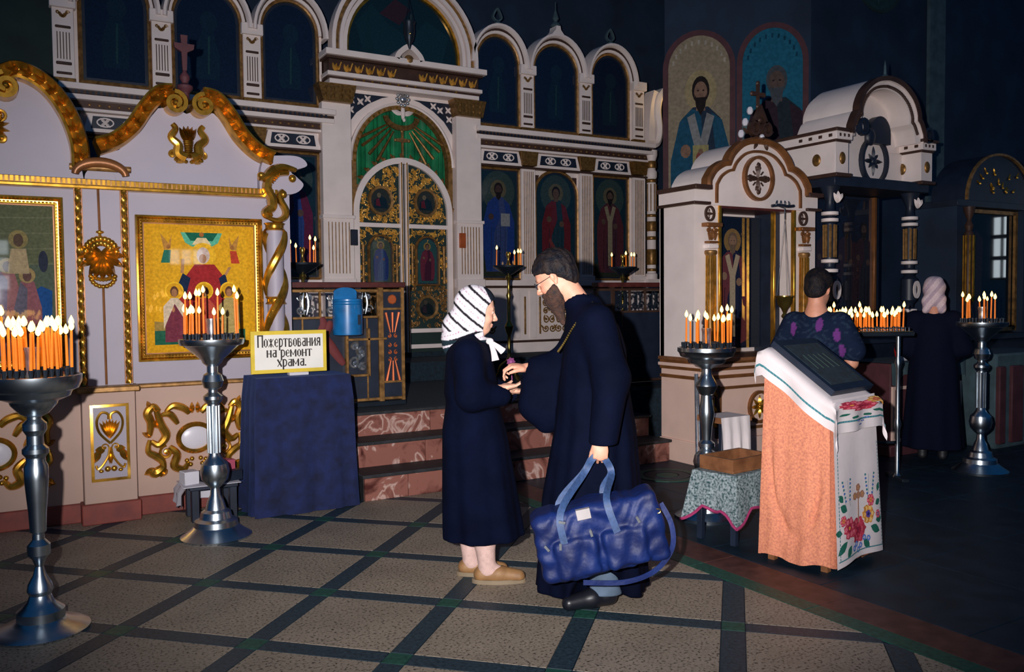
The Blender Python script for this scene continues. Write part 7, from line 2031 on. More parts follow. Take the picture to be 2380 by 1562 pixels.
    def obj(s, name, material, parent=None, color=None, relax=1):
        V, Q = s.mesh()
        for _ in range(relax):                                 # light smoothing keeps the nets from looking stepped
            A = np.zeros_like(V); N_ = np.zeros(len(V))
            for i in range(4):
                a, b = Q[:, i], Q[:, (i + 1) % 4]
                np.add.at(A, a, V[b]); np.add.at(N_, a, 1); np.add.at(A, b, V[a]); np.add.at(N_, b, 1)
            V = V * 0.5 + 0.5 * A / np.maximum(N_, 1)[:, None]
        me = bpy.data.meshes.new(name)
        me.vertices.add(len(V)); me.vertices.foreach_set('co', V.astype(np.float32).ravel())
        me.loops.add(len(Q) * 4); me.loops.foreach_set('vertex_index', Q.astype(np.int32).ravel())
        me.polygons.add(len(Q)); me.polygons.foreach_set('loop_start', np.arange(0, len(Q) * 4, 4, dtype=np.int32))
        me.update(calc_edges=True); me.validate()
        if color is not None:
            C_ = color(V)
            ca = me.color_attributes.new('Col', 'FLOAT_COLOR', 'POINT')
            ca.data.foreach_set('color', np.concatenate([C_, np.ones((len(V), 1))], 1).astype(np.float32).ravel())
        me.polygons.foreach_set('use_smooth', [True] * len(me.polygons))
        me.materials.append(M[material])
        o = bpy.data.objects.new(name, me); COL.objects.link(o)
        if parent is not None: o.parent = parent
        ORG[o.name] = (0, 0, 0)
        return o
def basis(fwd, pitch=0.0, roll=0.0):                           # columns forward, left, up; pitch bows the head
    f = Vector((fwd[0], fwd[1], 0)).normalized(); up = Vector((0, 0, 1)); l = up.cross(f)
    f2 = f * math.cos(pitch) - up * math.sin(pitch); u2 = f2.cross(l)
    l2 = l * math.cos(roll) + u2 * math.sin(roll); u3 = f2.cross(l2)
    return np.array([[f2.x, l2.x, u3.x], [f2.y, l2.y, u3.y], [f2.z, l2.z, u3.z]])
def head(S, c, R, sc=1.0):
    c = np.array(c, float)
    T = lambda *p: c + R @ (np.array(p) * sc)
    E = lambda p, r, k=0.012, op='u': S.ell(T(*p), [q * sc for q in r], R, k, op)
    E((-0.012, 0, 0.045), (0.098, 0.076, 0.085), 0.0)          # cranium
    E((0.030, 0, -0.025), (0.062, 0.060, 0.090), 0.03)         # face
    E((0.052, 0, -0.088), (0.034, 0.036, 0.026), 0.025)        # chin
    E((0.028, 0.040, -0.050), (0.034, 0.022, 0.045), 0.025); E((0.028, -0.040, -0.050), (0.034, 0.022, 0.045), 0.025)
    E((0.080, 0, 0.028), (0.016, 0.048, 0.010), 0.015)         # brow
    for y in (-1, 1):
        E((0.094, y * 0.030, 0.010), (0.014, 0.017, 0.012), 0.012, 's')
        E((0.079, y * 0.030, 0.009), (0.012, 0.012, 0.011), 0.003)
        E((0.066, y * 0.038, -0.028), (0.022, 0.020, 0.018), 0.018)
        E((-0.004, y * 0.077, 0.0), (0.017, 0.008, 0.030), 0.006); E((-0.002, y * 0.083, 0.004), (0.009, 0.006, 0.017), 0.004, 's'); E((0.0, y * 0.077, -0.028), (0.009, 0.007, 0.009), 0.005)
    S.cap(T(0.086, 0, 0.016), T(0.111, 0, -0.026), 0.0075 * sc, 0.0115 * sc, 0.010)
    for y in (-1, 1): E((0.100, y * 0.011, -0.032), (0.010, 0.008, 0.008), 0.006)
    E((0.089, 0, -0.058), (0.012, 0.022, 0.0065), 0.006); E((0.087, 0, -0.069), (0.012, 0.019, 0.0065), 0.006)
    return T
def headcol(V, c, R, skin, sc=1.0, lips=(0.42, 0.12, 0.10)):
    C_ = np.tile(np.array(skin), (len(V), 1))
    L = ((V - np.array(c)) @ R) / sc
    def dab(p, r, col, mix=1.0):
        d = np.sqrt((((L - np.array(p)) / np.array(r)) ** 2).sum(1)); m = np.clip((1.1 - d) / 0.3, 0, 1)[:, None] * mix
        C_[:] = C_ * (1 - m) + np.array(col) * m
    for y in (-1, 1):
        dab((0.085, y * 0.030, 0.009), (0.012, 0.012, 0.006), (0.6, 0.55, 0.5)); dab((0.090, y * 0.030, 0.009), (0.006, 0.005, 0.006), (0.03, 0.02, 0.015))
        dab((0.090, y * 0.032, 0.030), (0.02, 0.020, 0.005), (0.08, 0.05, 0.035), 0.8); dab((0.07, y * 0.045, -0.03), (0.025, 0.02, 0.02), (skin[0], skin[1] * 0.72, skin[2] * 0.68), 0.5)
        dab((-0.004, y * 0.082, 0.0), (0.02, 0.012, 0.034), (skin[0], skin[1] * 0.75, skin[2] * 0.7), 0.6)
    dab((0.095, 0, -0.063), (0.016, 0.022, 0.010), lips, 0.8); dab((0.108, 0, -0.028), (0.012, 0.014, 0.012), (skin[0], skin[1] * 0.75, skin[2] * 0.7), 0.6)
    return C_
def hand(S, wrist, d, n, side=1, curl=(0.3, 0.3, 0.3, 0.3), thumb=0.6, sc=1.0, spread=0.10):
    """d along the hand, n out of the palm; side picks the thumb's edge; curl in radians per joint"""
    wv = Vector(wrist); d = Vector(d).normalized(); n = Vector(n); n = (n - d * n.dot(d)).normalized(); a = d.cross(n) * side
    Rm = np.array([[d.x, a.x, n.x], [d.y, a.y, n.y], [d.z, a.z, n.z]])
    S.ell(wv + d * 0.048 * sc, (0.052 * sc, 0.040 * sc, 0.0165 * sc), Rm, 0.012)
    S.ell(wv + d * 0.030 * sc + a * 0.022 * sc + n * 0.008 * sc, (0.030 * sc, 0.018 * sc, 0.016 * sc), Rm, 0.010)
    lens = ((0.042, 0.026, 0.020), (0.046, 0.030, 0.022), (0.042, 0.028, 0.021), (0.033, 0.021, 0.018))
    for i in range(4):
        off = (0.030 - 0.020 * i) * sc
        p = wv + d * (0.086 - 0.004 * abs(i - 1.2)) * sc + a * off
        ang = curl[i] * 0.8
        fd = (d + a * (spread * (1.5 - i))).normalized()
        rr = (0.0086, 0.0088, 0.0084, 0.0075)[i] * sc
        S.cap(p - fd * 0.02 * sc, p, rr * 1.12, rr, 0.004)
        for k in range(3):
            q = p + (fd * math.cos(ang) + n * math.sin(ang)) * lens[i][k] * sc
            S.cap(p, q, rr * (1 - 0.08 * k), rr * (0.94 - 0.08 * k), 0.003)
            p = q; ang += curl[i]
    p = wv + d * 0.026 * sc + a * 0.034 * sc + n * 0.006 * sc
    td = (d * math.cos(thumb) + a * math.sin(thumb) + n * 0.25).normalized()
    q = p + td * 0.040 * sc; S.cap(p, q, 0.0125 * sc, 0.0105 * sc, 0.008)
    td2 = (td + n * 0.35 + d * 0.35).normalized(); r_ = q + td2 * 0.030 * sc; S.cap(q, r_, 0.0105 * sc, 0.0085 * sc, 0.003)
RZP = math.atan2(-0.5075, 0.8617)
SKIN = (0.62, 0.29, 0.19)
def nothing(): pass

# ------------------------------------------------------------------ the priest
PO = (2.523, 3.480, 0)
HC = (-0.190, 0.0, 1.598); HR = basis((-0.97, 0.22), 0.50)
B = Field((-0.46, -0.36, 0.02), (0.24, 0.34, 1.82), 0.013, zx=((-0.45, -0.05), (-0.06, 0.05)), zy=((-0.345, -0.255), (-0.11, 0.13), (0.13, 0.24)), zz=((0.70, 0.86), (1.06, 1.22), (1.42, 1.76)), hf=0.0045)
HT = head(B, HC, HR)
B.cap(HT(-0.03, 0, -0.05), (-0.05, 0.0, 1.44), 0.054, 0.056, 0.03)
B.chain([(-0.05, 0, 1.43), (-0.01, 0, 1.34), (0.0, 0, 1.2), (0.0, 0, 0.95)], [0.05, 0.06, 0.11, 0.12], 0.03)
B.chain([(0.0, -0.05, 1.32), (0.01, -0.17, 1.34), (0.05, -0.25, 1.10), (0.0, -0.295, 0.835)], [0.04, 0.045, 0.042, 0.026], 0.03)
B.chain([(0.0, 0.05, 1.32), (-0.03, 0.17, 1.34), (-0.14, 0.21, 1.14), (-0.335, 0.16, 1.14)], [0.05, 0.05, 0.042, 0.026], 0.03)
for y in (-0.09, 0.09): B.chain([(0.0, y, 0.92), (-0.01, y, 0.50), (0.0, y, 0.10)], [0.085, 0.06, 0.04], 0.03)
hand(B, (0.0, -0.297, 0.832), (-0.05, -0.05, -1), (0.06, 1.0, 0.02), side=-1, curl=(1.2, 1.2, 1.2, 1.2), thumb=0.3, sc=0.92)
hand(B, (-0.335, 0.16, 1.142), (-0.9, -0.15, 0.12), (-0.15, 0.1, -1), side=1, curl=(0.75, 0.85, 0.95, 1.0), thumb=0.25)
priest = B.obj('person', 'figure', color=lambda V: headcol(V, HC, HR, SKIN))
priest.location = PO; priest.rotation_euler = (0, 0, RZP)
tag(priest, 'bearded man in long black cassock, head bowed, carrying a blue bag', 'person')
# cassock
K = Field((-0.50, -0.40, 0.02), (0.40, 0.40, 1.62), 0.009)
def folds(th, Z):
    amp = np.interp(Z, [0.0, 0.6, 1.0, 1.3], [0.075, 0.045, 0.015, 0.0])
    return amp * (np.sin(9 * th + 1.0 + 0.8 * np.sin(Z * 3)) * 0.7 + 0.5 * np.sin(15 * th + 2 * Z))
K.loft([(0.045, -0.02, 0.0, 0.275, 0.235), (0.50, -0.02, 0.0, 0.245, 0.215), (0.85, 0.0, 0.0, 0.20, 0.195), (1.05, -0.005, 0, 0.175, 0.185), (1.25, 0.0, 0, 0.155, 0.195), (1.36, -0.015, 0, 0.135, 0.205), (1.44, -0.035, 0, 0.095, 0.15), (1.50, -0.05, 0, 0.07, 0.085)], fold=folds)
K.chain([(-0.045, 0, 1.44), (-0.085, 0.0, 1.495)], [0.082, 0.074], 0.03)
K.chain([(0.0, -0.15, 1.385), (0.055, -0.245, 1.12), (0.01, -0.292, 0.83)], [0.085, 0.085, 0.068], 0.04)
K.chain([(-0.02, 0.15, 1.385), (-0.12, 0.205, 1.15), (-0.285, 0.165, 1.12)], [0.085, 0.095, 0.080], 0.04)
K.chain([(-0.30, 0.165, 1.08), (-0.285, 0.17, 0.95), (-0.235, 0.17, 0.86)], [0.062, 0.085, 0.062], 0.05)
K.chain([(-0.20, 0.18, 1.08), (-0.20, 0.17, 0.92)], [0.09, 0.08], 0.05)
K.box((0.012, -0.294, 0.716), (0.11, 0.095, 0.10), np.eye(3), 0.005, 0.0, None, 's')
K.cap((-0.40, 0.16, 1.135), (-0.30, 0.163, 1.13), 0.052, 0.045, 0.01, 's')
nk = HT(-0.03, 0, -0.05)
K.cap(tuple(nk), (-0.075, 0, 1.505), 0.066, 0.060, 0.012, 's')
K.ell((0.0, -0.25, 0.03), (0.15, 0.17, 0.17), None, 0.03, 's')
K.ell(HC, (0.115, 0.10, 0.13), HR, 0.0, 's')
K.obj('cassock', 'cassock', priest, relax=3)
# beard, hair, glasses, neck chain
Bd = Field((-0.38, -0.14, 1.34), (-0.02, 0.16, 1.70), 0.006)
def BE(p, r, k=0.02, op='u', cut=None): Bd.ell(HT(*p), r, HR, k, op, cut)
BE((0.030, 0, -0.028), (0.068, 0.066, 0.096), 0.0); BE((0.052, 0, -0.092), (0.044, 0.046, 0.040), 0.02)
for y in (-1, 1): BE((0.030, y * 0.042, -0.055), (0.040, 0.027, 0.052), 0.02)
bx_, by_, bz_ = Bd.x[:, None, None] - HC[0], Bd.y[None, :, None] - HC[1], Bd.z[None, None, :] - HC[2]
blx = HR[0, 0] * bx_ + HR[1, 0] * by_ + HR[2, 0] * bz_; blz = HR[0, 2] * bx_ + HR[1, 2] * by_ + HR[2, 2] * bz_
Bd.F = np.maximum(Bd.F, np.maximum(blz + 0.020 + 0.34 * blx, 0.004 - blx)).astype(np.float32)
for y in (-1, 1): BE((0.092, y * 0.018, -0.050), (0.012, 0.022, 0.008), 0.008)
ch_ = HT(0.060, 0, -0.10); Bd.cap(tuple(ch_), (ch_[0] + 0.040, ch_[1], ch_[2] - 0.105), 0.044, 0.014, 0.035)
BE((0.100, 0, -0.064), (0.016, 0.018, 0.007), 0.004, 's')
Bd.F += (0.0022 * np.sin(Bd.z[None, None, :] * 70 + Bd.x[:, None, None] * 260) * np.sin(Bd.y[None, :, None] * 260)).astype(np.float32)
Bd.obj('beard', 'beard', priest)
Hr = Field((-0.37, -0.13, 1.46), (-0.02, 0.13, 1.78), 0.0055)
Hr.ell(HT(-0.016, 0, 0.052), (0.112, 0.089, 0.094), HR, 0.0)
Hr.ell(HT(-0.062, 0, -0.005), (0.056, 0.074, 0.075), HR, 0.02)
X_, Y_, Z_ = Hr.x[:, None, None], Hr.y[None, :, None], Hr.z[None, None, :]
dx, dy, dz = X_ - HC[0], Y_ - HC[1], Z_ - HC[2]
lx = HR[0, 0] * dx + HR[1, 0] * dy + HR[2, 0] * dz; ly = HR[0, 1] * dx + HR[1, 1] * dy + HR[2, 1] * dz; lz = HR[0, 2] * dx + HR[1, 2] * dy + HR[2, 2] * dz
line = np.where(lx > 0, 0.022 + 0.50 * lx, 0.022 + 1.25 * lx)
Hr.F = np.maximum(Hr.F, (line - lz) * 0.8 + 0.004 * np.sin(lx * 160) * np.sin(ly * 140) + 0.003 * np.sin(lz * 200)).astype(np.float32)
Hr.F += (0.0025 * np.sin(lx * 120 + lz * 60) * np.sin(ly * 90) + 0.002 * np.sin(ly * 210 + lx * 90)).astype(np.float32)
Hr.obj('hair', 'hair', priest)
gls = MB()
for y in (-1, 1):
    gls.tube([tuple(HT(0.102, y * 0.034 + 0.022 * math.cos(t), 0.006 + 0.016 * math.sin(t))) for t in [2 * PI * i / 16 for i in range(17)]], 0.0016, 5)
    gls.tube([tuple(HT(0.100, y * 0.056, 0.010)), tuple(HT(0.0, y * 0.078, 0.012))], 0.0015, 5)
gls.tube([tuple(HT(0.102, -0.012, 0.008)), tuple(HT(0.106, 0, 0.011)), tuple(HT(0.102, 0.012, 0.008))], 0.0015, 5)
gls.build('glasses', 'dark_metal', priest)
ch = MB()
cp_ = spline([(-0.02, -0.105, 1.475), (-0.065, -0.135, 1.42), (-0.115, -0.15, 1.36), (-0.155, -0.14, 1.29), (-0.185, -0.10, 1.24)], 7)
for i, p in enumerate(cp_): ch.ell(p, (0.006, 0.006, 0.006), 6, 4)
stuff(ch.build('neck_chain', 'brass', priest))
# trouser leg and shoes
for y, x, lab in ((-0.15, 0.015, 0), (0.10, 0.03, 1)):
    T_ = Field((x - 0.14, y - 0.12, 0.03), (x + 0.16, y + 0.12, 0.35), 0.008)
    T_.loft([(0.065, x + 0.02, y, 0.075, 0.065), (0.12, x + 0.015, y, 0.072, 0.062), (0.33, x, y, 0.072, 0.062)], fold=lambda th, Z: 0.06 * np.sin(3 * th + Z * 40))
    T_.obj('trouser_leg', 'trouser', priest)
    S_ = Field((x - 0.24, y - 0.11, -0.002), (x + 0.14, y + 0.09, 0.16), 0.006)
    f = Vector((-0.96, -0.28, 0)); c = Vector((x + 0.02, y, 0))
    hl1 = c - f * 0.02; to = c + f * 0.19
    S_.chain([(hl1.x, hl1.y, 0.045), (c.x + f.x * 0.07, c.y + f.y * 0.07, 0.05), (to.x, to.y, 0.036)], [0.038, 0.045, 0.036], 0.02)
    S_.cap((c.x, c.y, 0.06), (c.x + 0.01, c.y, 0.12), 0.042, 0.042, 0.02)
    S_.cut(lambda X, Y, Z: 0.002 - Z + 0 * X + 0 * Y)
    S_.obj('shoe', 'black_shoe', priest)

# ------------------------------------------------------------------ his duffel bag
bag = thing('duffel_bag', 'dark blue nylon duffel bag hanging by its handles from the man\'s hand', 'bag', PO, RZP, local=True)
tl = math.radians(12)
BR3 = np.array([[math.cos(tl), 0, -math.sin(tl)], [0, 1, 0], [math.sin(tl), 0, math.cos(tl)]])
BCn = np.array((-0.02, -0.385, 0.425))
D_ = Field((-0.40, -0.56, 0.08), (0.44, -0.19, 0.68), 0.0075)
def wr(x, y, z): return (0.007 * np.abs(np.sin(9 * x + 11 * z + 1.5 * np.sin(7 * z))) + 0.006 * np.abs(np.sin(6 * x - 16 * z + 2)) - 0.008 + 0.35 * 0.006 * np.sin(46 * x + 30 * z + 4 * np.sin(12 * z)) * np.sin(22 * z + 9 * x) + 0.003 * np.sin(80 * z - 40 * x + 5 * np.sin(20 * x)) + 0.005 * np.sin(14 * x + 6 * z + 1.5) * np.sin(10 * z + 2) + 0.003 * np.sin(27 * x - 13 * z) + 0.003 * np.sin(9 * x + 24 * z + 3 * np.sin(8 * x)) + 0.0)
D_.box(BCn, (0.290, 0.105, 0.160), BR3, 0.036, 0.0, wr)
BP = lambda x, y, z: tuple(BCn + BR3 @ np.array((x, y, z)))
for x0 in (-0.12, 0.10):
    D_.box(BP(x0, -0.105, -0.055), (0.095, 0.022, 0.085), BR3, 0.02, 0.015, lambda x, y, z: 0.006 * np.sin(40 * x + 20 * z) * np.sin(30 * z + 1) + 0.004 * np.sin(70 * x - 30 * z))
D_.obj('bag_body', 'bag_nylon', bag)
def ribbon(pts, w_, nrm_, name, material, par):
    m_ = MB(); P_ = [Vector(p) for p in pts]; vs = []
    nv = Vector(nrm_)
    for i, p in enumerate(P_):
        t = (P_[min(i + 1, len(P_) - 1)] - P_[max(i - 1, 0)]).normalized()
        s_ = t.cross(nv).normalized()
        for a, b in ((-1, -1), (1, -1), (1, 1), (-1, 1)): vs.append(p + s_ * a * w_ / 2 + nv * b * 0.0015)
    fs = [(i * 4 + k, i * 4 + (k + 1) % 4, (i + 1) * 4 + (k + 1) % 4, (i + 1) * 4 + k) for i in range(len(P_) - 1) for k in range(4)]
    m_.add(vs, fs + [(3, 2, 1, 0), tuple(range(len(vs) - 4, len(vs)))])
    return m_.build(name, material, par)
gx, gy, gz = -0.012, -0.285, 0.768
for yy, q in ((-0.10, -0.012), (0.06, 0.010)):
    ribbon(spline([BP(-0.165, yy - 0.02, 0.02), BP(-0.150, yy, 0.16), (gx - 0.07, gy + q, 0.68), (gx - 0.03, gy + q, gz - 0.02), (gx, gy + q, gz), (gx + 0.03, gy + q, gz - 0.02), (gx + 0.06, gy + q, 0.68), BP(0.06, yy, 0.17), BP(0.075, yy - 0.02, 0.02)], 6), 0.032, (0, -1, 0), 'carry_handle', 'bag_web', bag)
ribbon(spline([BP(0.30, -0.02, 0.08), BP(0.325, -0.04, -0.02), BP(0.30, -0.07, -0.12), BP(0.20, -0.09, -0.195), BP(0.06, -0.06, -0.225), BP(-0.12, -0.05, -0.19)], 6), 0.024, (0.1, -0.99, 0), 'shoulder_strap', 'bag_nylon', bag)
def patch(x, z, w_, h_, name, material, a=0.0):
    # small plate laid on the front of the bag
    c = Vector(BP(x, -0.128, z)); ca2, sa2 = math.cos(tl + a), math.sin(tl + a)
    vs = []
    for yy in (-0.006, 0.02):
        for u, v in ((-w_ / 2, -h_ / 2), (w_ / 2, -h_ / 2), (w_ / 2, h_ / 2), (-w_ / 2, h_ / 2)): vs.append((c.x + u * ca2 - v * sa2, c.y + yy, c.z + u * sa2 + v * ca2))
    return MB().add(vs, [(0, 1, 2, 3), (7, 6, 5, 4), (0, 4, 5, 1), (1, 5, 6, 2), (2, 6, 7, 3), (3, 7, 4, 0)]).build(name, material, bag)
patch(-0.055, 0.135, 0.062, 0.045, 'sewn_label', 'bag_label')
for x, z, a in ((-0.245, 0.02, 0.5), (-0.185, 0.015, -0.2), (-0.040, 0.045, 0.1), (0.175, 0.06, 0.3), (-0.155, 0.12, 1.2)): patch(x, z, 0.011, 0.030, 'zip_pull', 'silver', a)
for k in range(2):
    c = BP(0.27 - 0.03 * k, -0.10, 0.07); MB().tube([(c[0] + 0.014 * math.cos(t), c[1], c[2] + 0.010 * math.sin(t)) for t in [2 * PI * i / 12 for i in range(13)]], 0.0025, 5).build('buckle_ring', 'brass', bag)

# ------------------------------------------------------------------ the woman in the striped headscarf
WO = (2.174, 4.014, 0)
WC = (-0.022, 0.0, 1.430); WR = basis((0.985, 0.17), 0.16)
Wb = Field((-0.24, -0.30, 0.03), (0.36, 0.26, 1.62), 0.013, zx=((-0.13, 0.12), (0.10, 0.33)), zy=((-0.11, 0.11),), zz=((0.98, 1.14), (1.28, 1.60)), hf=0.0045)
WT = head(Wb, WC, WR, 0.96)
Wb.cap(WT(-0.02, 0, -0.05), (-0.07, 0, 1.26), 0.05, 0.055, 0.03)
Wb.chain([(-0.07, 0, 1.27), (-0.06, 0, 1.10), (-0.05, 0, 0.85)], [0.08, 0.11, 0.11], 0.04)
Wb.chain([(-0.06, -0.06, 1.22), (-0.05, -0.16, 1.20), (-0.02, -0.20, 1.02), (0.115, -0.10, 1.03)], [0.05, 0.045, 0.04, 0.024], 0.03)
Wb.chain([(-0.06, 0.06, 1.22), (-0.05, 0.16, 1.20), (0.0, 0.20, 1.02), (0.16, 0.07, 1.005)], [0.05, 0.045, 0.04, 0.024], 0.03)
for y, x in ((-0.06, 0.02), (0.07, -0.07)): Wb.chain([(-0.04, y, 0.85), (x - 0.01, y, 0.45), (x, y, 0.08)], [0.08, 0.055, 0.038], 0.03)
hand(Wb, (0.105, -0.095, 1.035), (0.9, 0.30, 0.10), (-0.12, 0.1, 1), side=-1, curl=(0.30, 0.34, 0.38, 0.42), thumb=0.5, sc=0.92)
hand(Wb, (0.155, 0.065, 1.000), (0.75, -0.55, 0.05), (0, 0.1, 1), side=1, curl=(0.25, 0.28, 0.3, 0.35), thumb=0.5, sc=0.92)
woman = Wb.obj('person', 'figure', color=lambda V: headcol(V, WC, WR, (0.66, 0.36, 0.25), 0.96))
woman.location = WO; woman.rotation_euler = (0, 0, RZP)
tag(woman, 'elderly woman in long dark coat and striped headscarf, hands held out', 'person')
Wc = Field((-0.30, -0.33, 0.20), (0.28, 0.33, 1.38), 0.009)
def wf(th, Z):
    amp = np.interp(Z, [0.2, 0.6, 0.9, 1.1], [0.05, 0.03, 0.008, 0.0]); return amp * (np.sin(7 * th + 0.5 + 0.6 * np.sin(4 * Z)) + 0.4 * np.sin(13 * th + 1))
Wc.loft([(0.235, -0.005, 0, 0.215, 0.205), (0.50, -0.025, 0, 0.195, 0.19), (0.80, -0.045, 0, 0.170, 0.18), (0.93, -0.053, 0, 0.142, 0.165), (0.96, -0.053, 0, 0.140, 0.163), (1.0, -0.056, 0, 0.146, 0.17), (1.10, -0.06, 0, 0.135, 0.175), (1.22, -0.068, 0, 0.118, 0.17), (1.29, -0.07, 0, 0.085, 0.12), (1.34, -0.06, 0, 0.06, 0.07)], fold=wf)
Wc.chain([(-0.065, -0.135, 1.225), (-0.045, -0.205, 1.01), (0.10, -0.115, 0.995)], [0.075, 0.078, 0.056], 0.04)
Wc.chain([(-0.065, 0.135, 1.225), (-0.02, 0.205, 1.02), (0.14, 0.085, 0.985)], [0.075, 0.074, 0.052], 0.04)
Wc.cap((0.105, -0.10, 1.03), (0.20, -0.05, 1.04), 0.036, 0.05, 0.01, 's'); Wc.cap((0.15, 0.075, 1.0), (0.26, 0.0, 1.0), 0.034, 0.05, 0.01, 's')
Wc.ell(WC, (0.10, 0.085, 0.12), WR, 0.0, 's')
Wc.obj('long_coat', 'coat_cloth', woman)
# headscarf
Sc = Field((-0.24, -0.16, 1.18), (0.14, 0.16, 1.62), 0.0045)
def SE(p, r, k=0.03): Sc.ell(WT(*p), r, WR, k)
SE((-0.016, 0, 0.045), (0.112, 0.090, 0.098), 0.0); SE((-0.01, 0, -0.04), (0.090, 0.080, 0.10)); SE((-0.075, 0, -0.065), (0.075, 0.085, 0.085), 0.04)
Sc.cap(WT(-0.10, 0, -0.11), (-0.15, 0, 1.245), 0.075, 0.055, 0.05)
Sc.ell((-0.085, 0, 1.285), (0.115, 0.125, 0.045), None, 0.04)
Sc.ell(WT(0.02, 0, -0.125), (0.06, 0.06, 0.03), WR, 0.03)
X_, Y_, Z_ = Sc.x[:, None, None], Sc.y[None, :, None], Sc.z[None, None, :]
dx, dy, dz = X_ - WC[0], Y_ - WC[1], Z_ - WC[2]
lx = WR[0, 0] * dx + WR[1, 0] * dy + WR[2, 0] * dz; lz = WR[0, 2] * dx + WR[1, 2] * dy + WR[2, 2] * dz
ed = 0.040 + 0.75 * np.maximum(0, lz - 0.035) + 0.10 * np.maximum(0, -lz - 0.06)
Sc.F = np.where(lz > -0.125, np.maximum(Sc.F, (lx - ed) * 0.9), Sc.F).astype(np.float32)
Sc.F += (0.0018 * np.sin(70 * (0.5 * lx + lz)) * np.sin(40 * lx)).astype(np.float32)
def scarfcol(V):
    L = (V - np.array(WC)) @ WR
    t = 0.52 * L[:, 0] + 0.85 * L[:, 2] + 0.20 * np.abs(L[:, 1])
    t2 = np.where(V[:, 2] < 1.33, 0.5 * L[:, 0] * -0.9 + 0.9 * L[:, 2], t)
    ph = (t2 / 0.060 + 0.15) % 1.0
    C_ = np.tile(np.array((0.66, 0.62, 0.66)), (len(V), 1))
    C_[(ph > 0.40) & (ph < 0.62)] = (0.012, 0.011, 0.014)
    dots = (ph < 0.045) | (ph > 0.955)
    C_[dots & ((L[:, 0] * 160).astype(int) % 2 == 0)] = (0.40, 0.24, 0.30)
    fr = (L[:, 2] > 0.040) & (L[:, 0] > 0.075 - 0.70 * (L[:, 2] - 0.04)) & (L[:, 0] > 0.012)
    C_[fr] = (0.010, 0.014, 0.022)
    ed_ = V[:, 2] < 1.285
    C_[ed_ & (ph > 0.2)] = (0.015, 0.03, 0.04)
    return C_
Sc.obj('headscarf', 'cloth_print', woman, color=scarfcol)
kn = MB()
kn.ell((0.045, -0.03, 1.275), (0.022, 0.02, 0.018), 10, 7)
for e in ((0.075, -0.06, 1.175), (0.115, -0.02, 1.22)):
    q = spline([(0.045, -0.03, 1.275), ((0.045 + e[0]) / 2 + 0.004, (e[1] - 0.03) / 2 - 0.008, (1.275 + e[2]) / 2), e], 5)
    kn.tube(q, [0.008 + 0.012 * i / (len(q) - 1) for i in range(len(q))], 8, ref=(0, 1, 0), flat=0.5)
kn.build('scarf_knot', 'white_cloth', woman)
for y, x in ((-0.06, 0.02), (0.07, -0.07)):
    L_ = Field((x - 0.09, y - 0.09, 0.03), (x + 0.09, y + 0.09, 0.34), 0.007)
    L_.chain([(x - 0.005, y, 0.33), (x - 0.012, y, 0.22), (x, y, 0.07)], [0.060, 0.056, 0.044], 0.02); L_.cap((x, y, 0.07), (x + 0.06, y, 0.055), 0.044, 0.036, 0.02)
    L_.obj('sock', 'socks', woman)
    S_ = Field((x - 0.10, y - 0.08, 0.002), (x + 0.24, y + 0.08, 0.12), 0.005)
    S_.chain([(x - 0.03, y, 0.045), (x + 0.06, y, 0.045), (x + 0.165, y - 0.005, 0.034)], [0.043, 0.044, 0.034], 0.02)
    S_.cap((x - 0.01, y, 0.16), (x + 0.035, y, 0.13), 0.055, 0.055, 0.01, 's')
    S_.cut(lambda X, Y, Z: 0.018 - Z + 0 * X + 0 * Y)
    sh_ = S_.obj('shoe', 'tan_shoe', woman)
    MB().plate([(0, 0)] * 3, 0, 0, 0) if False else None
    so_ = MB(); pts = [(x - 0.075 + 0.02 * (1 - math.cos(t)), 0) for t in (0,)]
    outl = [(x + 0.06 + 0.142 * math.cos(t), y + (0.044 - 0.006 * math.cos(t)) * math.sin(t)) for t in [2 * PI * i / 24 for i in range(24)]]
    so_.add([(a, b, 0.0) for a, b in outl] + [(a, b, 0.022) for a, b in outl], [tuple(range(24))[::-1], tuple(range(24, 48))] + [(i, (i + 1) % 24, 24 + (i + 1) % 24, 24 + i) for i in range(24)])
    so_.build('shoe_sole', 'sole', woman)
fw = MB(); fx, fy, fz = 0.155, 0.12, 1.155
for k in range(7): fw.leaf(fx, fz, k * 0.9, 0.026, 0.011, fy, 0.012)
fw.ell((fx, fy - 0.008, fz), (0.012, 0.012, 0.012), 8, 5); fw.tube([(fx, fy, fz), (fx + 0.005, fy, 1.06), (fx + 0.0, fy - 0.02, 1.02)], 0.003, 5)
flo_ = fw.build('flower', 'purple_flower'); flo_.location = (0, 0, 0)
_fx = Matrix.Translation(WO) @ Matrix.Rotation(RZP, 4, 'Z') @ Matrix.Translation(Vector(ORG[flo_.name])); flo_.matrix_world = _fx
tag(flo_, 'small purple flower held between the woman\'s hands', 'flower')

